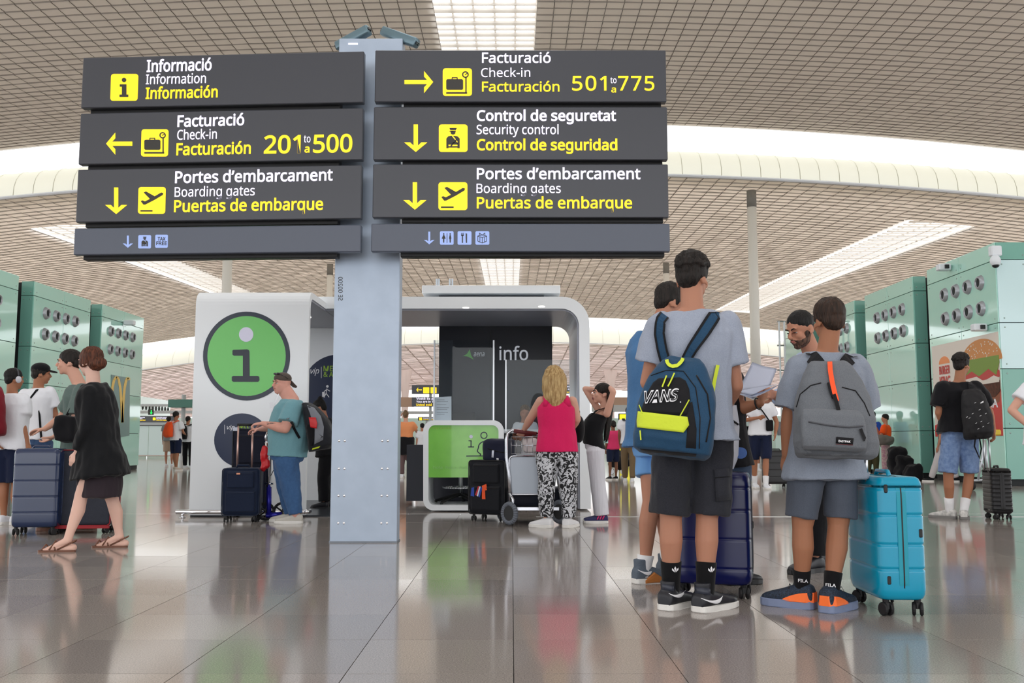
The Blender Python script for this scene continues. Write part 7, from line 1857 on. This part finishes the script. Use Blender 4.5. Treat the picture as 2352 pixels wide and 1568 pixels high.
Nm.hair('crop', H_dark, 1); tN = Nm.top(C_white, hem=-.03, sleeve=.55, loose=.01, sl_r=.085, amp=.012); Nm.bottom(cloth('mid_denim', (70, 96, 134), (58, 82, 118), sscale=30), to=1.95)
for q in 'lr': Nm.shoe(q, C_white, M_wsole)
bm = NB(); add_ell(bm, (0, -.01, .06), (.086, .104, .072), Nm.hm, 22, 14); me = remeshed(bm, .008, 1); cp = link('cap', me, C_jet, Nm.root, True); bm = NB(); add_prism(bm, [Nm.hm @ Vector(p) for p in ((-.062, .07, .04), (.062, .07, .04), (.056, .15, .022), (0, .175, .018), (-.056, .15, .022))], (0, 0, .01)); obj('cap_peak', bm, C_jet, cp)
stp = px_line('crossbody_strap', cast_fn(tN), [(96, 880), (84, 896), (70, 914), (60, 936)], .012, C_jet, None, off=.008); tag(stp, 'black crossbody strap over the white t-shirt of the man in the cap', 'strap')
Om = Person('boy in white t-shirt with headphones at the left picture edge', 9.9, dict(
    head=(33, 871), neck=(28, 900), pelvis=(25, 1030), sh_l=(-5, 925), sh_r=(52, 922), el_l=(-12, 975), el_r=(50, 972, -.05), wr_l=(-5, 1010, -.1), wr_r=(63, 1018, -.05),
    hip_l=(10, 1042), hip_r=(38, 1042), kn_l=(10, 1115), kn_r=(38, 1115), an_l=(8, 1190), an_r=(38, 1180)), heading=20, hh=35, scale=.9, skin='tan', voxel=.009)
Om.hair('crop', H_black, 1); tO = Om.top(C_white, hem=-.02, sleeve=.62, loose=.03, sl_r=.095, amp=.014); Om.bottom(C_navy, to=.9, r0=.12, r1=.12)
for q in 'lr': Om.shoe(q, C_white, M_wsole)
hp_ = empty('headphones', Om.J['head'], 'pale grey over ear headphones on the boy at the left edge', 'headphones'); bm = NB()
add_tube(bm, [Om.hm @ Vector((.09 * math.cos(t), .0, .02 + .105 * math.sin(t))) for t in [math.pi * k / 10 for k in range(11)]], .009, 8); obj('headband', bm, mat('headphone_dark', (60, 62, 68)), hp_, True)
for q in (-1, 1): bm = NB(); add_ell(bm, (q * .09, -.0, -.005), (.02, .034, .04), Om.hm); obj('ear_cup', bm, mat('headphone_grey', (196, 198, 206), rough=.4), hp_, True)
a, b = W(-4, 890, 9.6), W(0, 1000, 9.6); ob_ = empty('backpack', (a.x, a.y, b.z), 'dark red backpack on the boy at the left edge', 'backpack'); pack_body('bag_body', (a + b) / 2 + Vector((-.06, .08, 0)), a - b, (-.4, -1, 0), .33, .5, .18, cloth('maroon_nylon', (120, 22, 36), rough=.6), ob_, vox=.01)
# suitcases of the walking couple
p = G(68, 1230); r_, Mx = hard_case('large navy ribbed hard suitcase left of the walking couple', p.x - .0, p.y + .15, math.radians(8), .40, .29, W(90, 1030, p.y).z, mat('midnight_shell', (30, 46, 80), rough=.22, coat=.4), zip_axis='y', cr=.03, grooves=[.2, .34, .48, .62])
p = G(182, 1224); C_char = cloth('charcoal_ballistic', (52, 55, 66), (44, 47, 56), rough=.6); r_, Mx = soft_case('tall charcoal fabric suitcase behind the walking woman', p.x + .02, p.y + .08, math.radians(6), .52, .3, W(180, 1032, p.y).z, C_char, trim=mat('red_trim', (150, 26, 36)), pocket=False)
bm = NB(); add_box(bm, (.0, -.14, .06), (.5, .03, .025), Mx); obj('red_base', bm, mat('red_trim', (150, 26, 36)), r_)

# ================= FAR FIGURES =================
def far_person(label, px, ptop, pbot, heading, skin, top, bottom, to=.9, hair=H_dark, hk='crop', tw=1.0, shoes=None, sleeve=.6, arms=None, stride=.0, group=None, scale=None, lean=0, vox=None, shirt_h=None, sock=False):
    Y = G(px, pbot).y; mpp = Y / F; H = (pbot - ptop) * mpp; s = scale or H / 1.75
    u = (pbot - ptop) / 1.75 / 1.0  # pixels per body metre
    def P(x, z, dy=0): return (px + x * u, pbot - z * u, dy)
    r = rvec(heading); f = hvec(heading)
    def L(side, fw, z): # side: person's right
        v = r * side + f * fw; return (px + v.x * u, pbot - z * u, v.y * s)
    arms = arms or {}
    J = dict(head=L(0, .02 + lean, 1.635), neck=L(0, lean * .8, 1.475), pelvis=L(0, 0, .93), sh_l=L(-.17, lean * .7, 1.40), sh_r=L(.17, lean * .7, 1.40),
             el_l=L(*arms.get('el_l', (-.22, -.02, 1.12))), el_r=L(*arms.get('el_r', (.22, -.02, 1.12))), wr_l=L(*arms.get('wr_l', (-.21, .06, .88))), wr_r=L(*arms.get('wr_r', (.21, .06, .88))),
             hip_l=L(-.09, 0, .90), hip_r=L(.09, 0, .90), kn_l=L(-.10, stride * .5, .49), kn_r=L(.10, -stride * .5, .49), an_l=L(-.10, stride, .085), an_r=L(.10, -stride, .085))
    p = Person(label, Y, J, heading=heading, scale=s, skin=skin, voxel=vox or max(.014, Y * .0009), group=group)
    p.hair(hk, hair, 1); p.top(top, hem=-.06, sleeve=sleeve, loose=.02, sl_r=.08, amp=.012, vox=.02); p.bottom(bottom, to=to, r0=.11, r1=.10 if to < 1 else .075, vox=.02)
    for q in 'lr':
        if sock: p.sock(q, C_wsock, .14, .043)
        p.shoe(q, shoes or C_white, M_wsole, L=.28)
    return p
def small_pack(label, p, m, w_=.32, h=.46, d_=.2, side=0, lift=0):
    c = p.spine(.52) - p.Fw * (.15 * p.s) + p.R * side + Vector((0, 0, lift)); r = empty('backpack', (c.x, c.y, c.z - h / 2), label, 'backpack')
    pack_body('bag_body', c, (p.J['neck'] - p.J['pelvis']), -p.Fw, w_ * p.s, h * p.s, d_ * p.s, m, r, vox=.018, amp=.01)
    bm = NB()
    for q in (-1, 1): add_ribbon(bm, [c + p.R * q * .09 + Vector((0, 0, h * .42)), p.spine(.93) + p.R * q * .10 - p.Fw * .09, p.spine(1.0) + p.R * q * .11, p.spine(.9) + p.R * q * .11 + p.Fw * .12], [p.R * .03] * 4, [-p.Fw, -p.Fw + Vector((0, 0, 1)), Vector((0, 0, 1)), p.Fw], .015)
    obj('shoulder_strap', bm, m, r); return r
armf = dict(el_r=(.24, .05, 1.12), wr_r=(.14, .28, 1.08), el_l=(-.24, .05, 1.12), wr_l=(-.14, .28, 1.08))
o1_ = far_person('man in white t-shirt and navy shorts carrying an orange backpack beyond the partition', 404, 945, 1080, 35, 'tan', C_white, C_navy, to=.95, arms=armf, stride=.12, shoes=mat('sand_shoe', (190, 176, 164)))
small_pack('bright orange backpack on the far man in navy shorts', o1_, cloth('orange_nylon', (236, 84, 34), rough=.6), side=-.03)
o2_ = far_person('man in white t-shirt and black trousers half hidden by the booth wall', 432, 956, 1076, 15, 'tan', C_white, C_jet, to=1.95)
small_pack('black backpack on the man by the left edge of the booth wall', o2_, C_jet, side=-.05)
o3_ = far_person('person with grey bag standing behind the orange backpack man', 388, 956, 1072, -10, 'mid', mat('ash_cloth', (120, 124, 122)), mat('beige_cloth', (170, 150, 130)), to=.9)
s1_ = far_person('woman in orange top and brown trousers with a black jacket round her waist', 932, 944, 1097, 2, 'light', cloth('apricot_top', (224, 146, 98)), cloth('brown_trousers', (104, 84, 84)), to=1.97, hair=H_fair, hk='topbun', sleeve=.75, arms=dict(el_l=(-.32, .05, 1.42), wr_l=(-.12, .12, 1.66), el_r=(.28, .12, 1.25), wr_r=(.26, .25, 1.22)), shoes=C_white)
bm = NB(); c = s1_.spine(.0); add_loft(bm, [(c + Vector((0, 0, .12)), s1_.R * .19, s1_.Fw * .16), (c + Vector((0, 0, -.02)), s1_.R * .21, s1_.Fw * .18), (c + Vector((0, 0, -.28)), s1_.R * .2, s1_.Fw * .17)], 20); me = remeshed(bm, .02, 1); displace(me, .03, (7, 7, 4), 2); tag(link('jacket', me, C_jet, None, True), 'black jacket tied round the waist of the woman in orange top', 'jacket')
far_person('person in white top and olive shorts beside the orange top woman', 970, 972, 1082, -20, 'mid', C_white, cloth('olive_cloth', (96, 106, 88)), to=.95, hair=H_black, stride=.15)
far_person('woman in pink top leaning on the pushchair beyond the girl', 1408, 966, 1102, -25, 'brown', cloth('pink_far', (216, 60, 108)), C_navy, to=.9, hk='bun', hair=H_dark, arms=dict(el_r=(.25, .1, 1.2), wr_r=(.2, .3, 1.05)), shoes=C_jet)
pc = empty('pushchair', G(1422, 1088), 'black folded pushchair beside the woman in pink', 'pushchair'); Yp = G(1422, 1090).y
bm = NB(); add_ell(bm, W(1424, 1062, Yp), (.32, .2, .17)); me = remeshed(bm, .025, 1); displace(me, .06, (6, 6, 6), 2); link('seat_pad', me, C_jet, pc, True)
bm = NB(); add_tube(bm, [W(1398, 1030, Yp), W(1408, 1052, Yp), W(1418, 1030, Yp)], .016, 6); add_tube(bm, [W(1402, 1040, Yp), W(1432, 1080, Yp)], .014, 6); obj('frame', bm, M_steel, pc, True)
for x in (1404, 1432): c = W(x, 1080, Yp); c.z = .085; bm = NB(); add_wheel(bm, c, .085, .03, (.3, 1, 0)); obj('wheel', bm, M_steel, pc)
u1_ = far_person('man in white t-shirt and brown trousers walking away with a black backpack', 1444, 935, 1107, 6, 'brown', C_white, cloth('khaki_brown', (112, 94, 70)), to=1.95, stride=.2); small_pack('black backpack on the man in brown trousers', u1_, C_jet, side=.1)
w1_ = far_person('man in white t-shirt and navy shorts walking towards the camera behind the papers', 1746, 884, 1122, 182, 'tan', C_white, C_navy, to=.98, stride=.15, sock=True, arms=dict(el_r=(.3, 0, 1.15), wr_r=(.02, .22, 1.2), el_l=(-.28, 0, 1.12), wr_l=(-.26, .1, .92)))
bm = NB(); c = w1_.spine(.42) + w1_.Fw * .16 + Vector((.13, 0, -.1)); add_box(bm, c, (.13, .06, .2), bevel=.02); bx = tag(obj('crossbody_bag', bm, C_jet), 'small black crossbody bag on the man walking behind the papers', 'bag'); bm = NB()
add_tube(bm, [c + Vector((0, 0, .08)), w1_.spine(.7) + w1_.Fw * .17, w1_.spine(.93) + w1_.Fw * .12 + Vector((-.12, 0, 0))], .012, 6); obj('bag_strap', bm, C_jet, bx)
w2_ = far_person('person in white top and dark shorts far behind the walking man', 1750, 945, 1082, 175, 'mid', C_white, mat('grey_cloth', (90, 92, 98)), to=.9, sock=True)
p = G(1790, 1121); hard_case('black upright suitcase right of the man in navy shorts', p.x, p.y + .2, .1, .46, .3, W(1790, 1034, p.y).z, mat('black_shell', (24, 24, 27), rough=.4), zip_axis='y', cr=.03)
p = G(1722, 1060); hard_case('teal suitcase far behind the blue sun hat', p.x, p.y + .2, .1, .5, .3, .72, mat('teal_shell', (20, 150, 160), rough=.3), zip_axis='y', cr=.03)
x1_ = far_person('older woman in orange t-shirt and floral trousers by the right glass block', 2034, 951, 1095, -80, 'mid', cloth('orange_tee', (238, 84, 26)), mat('floral_cloth', (196, 176, 168), rough=.8, speck=(172, 116, 140), sscale=22), to=1.96, hair=H_dark, hk='crop', arms=dict(el_r=(.2, .2, 1.15), wr_r=(.12, .3, 1.42), el_l=(-.22, .1, 1.1), wr_l=(-.15, .3, 1.0)), tw=1.1)
bm = NB(); add_ell(bm, W(2030, 1010, 23.1), (.24, .16, .13)); me = remeshed(bm, .03, 1); displace(me, .05, (8, 8, 8), 1); tag(link('shoulder_bag', me, mat('taupe_cloth', (104, 98, 92)), None, True), 'taupe bag held by the older woman in orange', 'bag')
far_person('person in dark clothes partly hidden by the grey backpack boy', 2004, 945, 1092, 20, 'tan', cloth('royal_blue', (40, 76, 168)), cloth('dark_olive', (74, 70, 46)), to=1.95, hair=H_black)
for k, (px, py, rx, rz, lab) in enumerate(((2058, 1055, .34, .42, 'tall black bag in the heap behind the woman in orange'), (2076, 1062, .36, .3, 'middle black bag in the heap behind the woman in orange'), (2094, 1072, .34, .2, 'lowest black bag at the right end of the heap'))):
    Yk = 21.7 - k * .25; c = W(px, py, Yk); rx *= .8; rz *= .85; c.z = rz; bm = NB(); add_box(bm, (0, 0, 0), (rx * 1.3, .4, rz * 2), None, bevel=.08, seg=2); me = remeshed(bm, .03, 1); me.transform(Matrix.Translation(c)); displace(me, .08, (4, 4, 4), k, 2); tag(link('duffel_bag', me, C_jet, None, True), lab, 'bag', 'black luggage heap by the right glass blocks')
# baggage trolley behind the young man in black
t2_ = empty('luggage_trolley', G(2255, 1100), 'pale steel trolley with a yellow handle behind the young man in black', 'trolley'); Yt = 17.0
for pts in ([(2246, 1104), (2254, 1060), (2262, 1010)], [(2228, 1062), (2252, 1056), (2262, 1080)], [(2232, 1104), (2278, 1100)], [(2262, 1010), (2270, 1100)]): bm = NB(); add_tube(bm, [W(x, y, Yt) for x, y in pts], .022, 8); obj('tube', bm, mat('pale_steel', (178, 184, 190), rough=.3, metal=.6), t2_, True)
bm = NB(); add_box(bm, W(2284, 993, Yt), (.2, .1, .1), bevel=.02); add_box(bm, W(2270, 998, Yt), (.14, .08, .08)); obj('handle', bm, mat('yellow_plastic', (206, 178, 44), rough=.4), t2_)
for px in (2232, 2276): c = W(px, 1098, Yt); c.z = .08; bm = NB(); add_wheel(bm, c, .08, .04, (1, .3, 0)); obj('wheel', bm, M_rub, t2_)
far_person('person in pale trousers striding behind the young man in black', 2168, 950, 1106, -60, 'mid', mat('grey_cloth', (90, 92, 98)), cloth('pale_linen', (196, 190, 192)), to=1.95, stride=.32, shoes=C_jet)
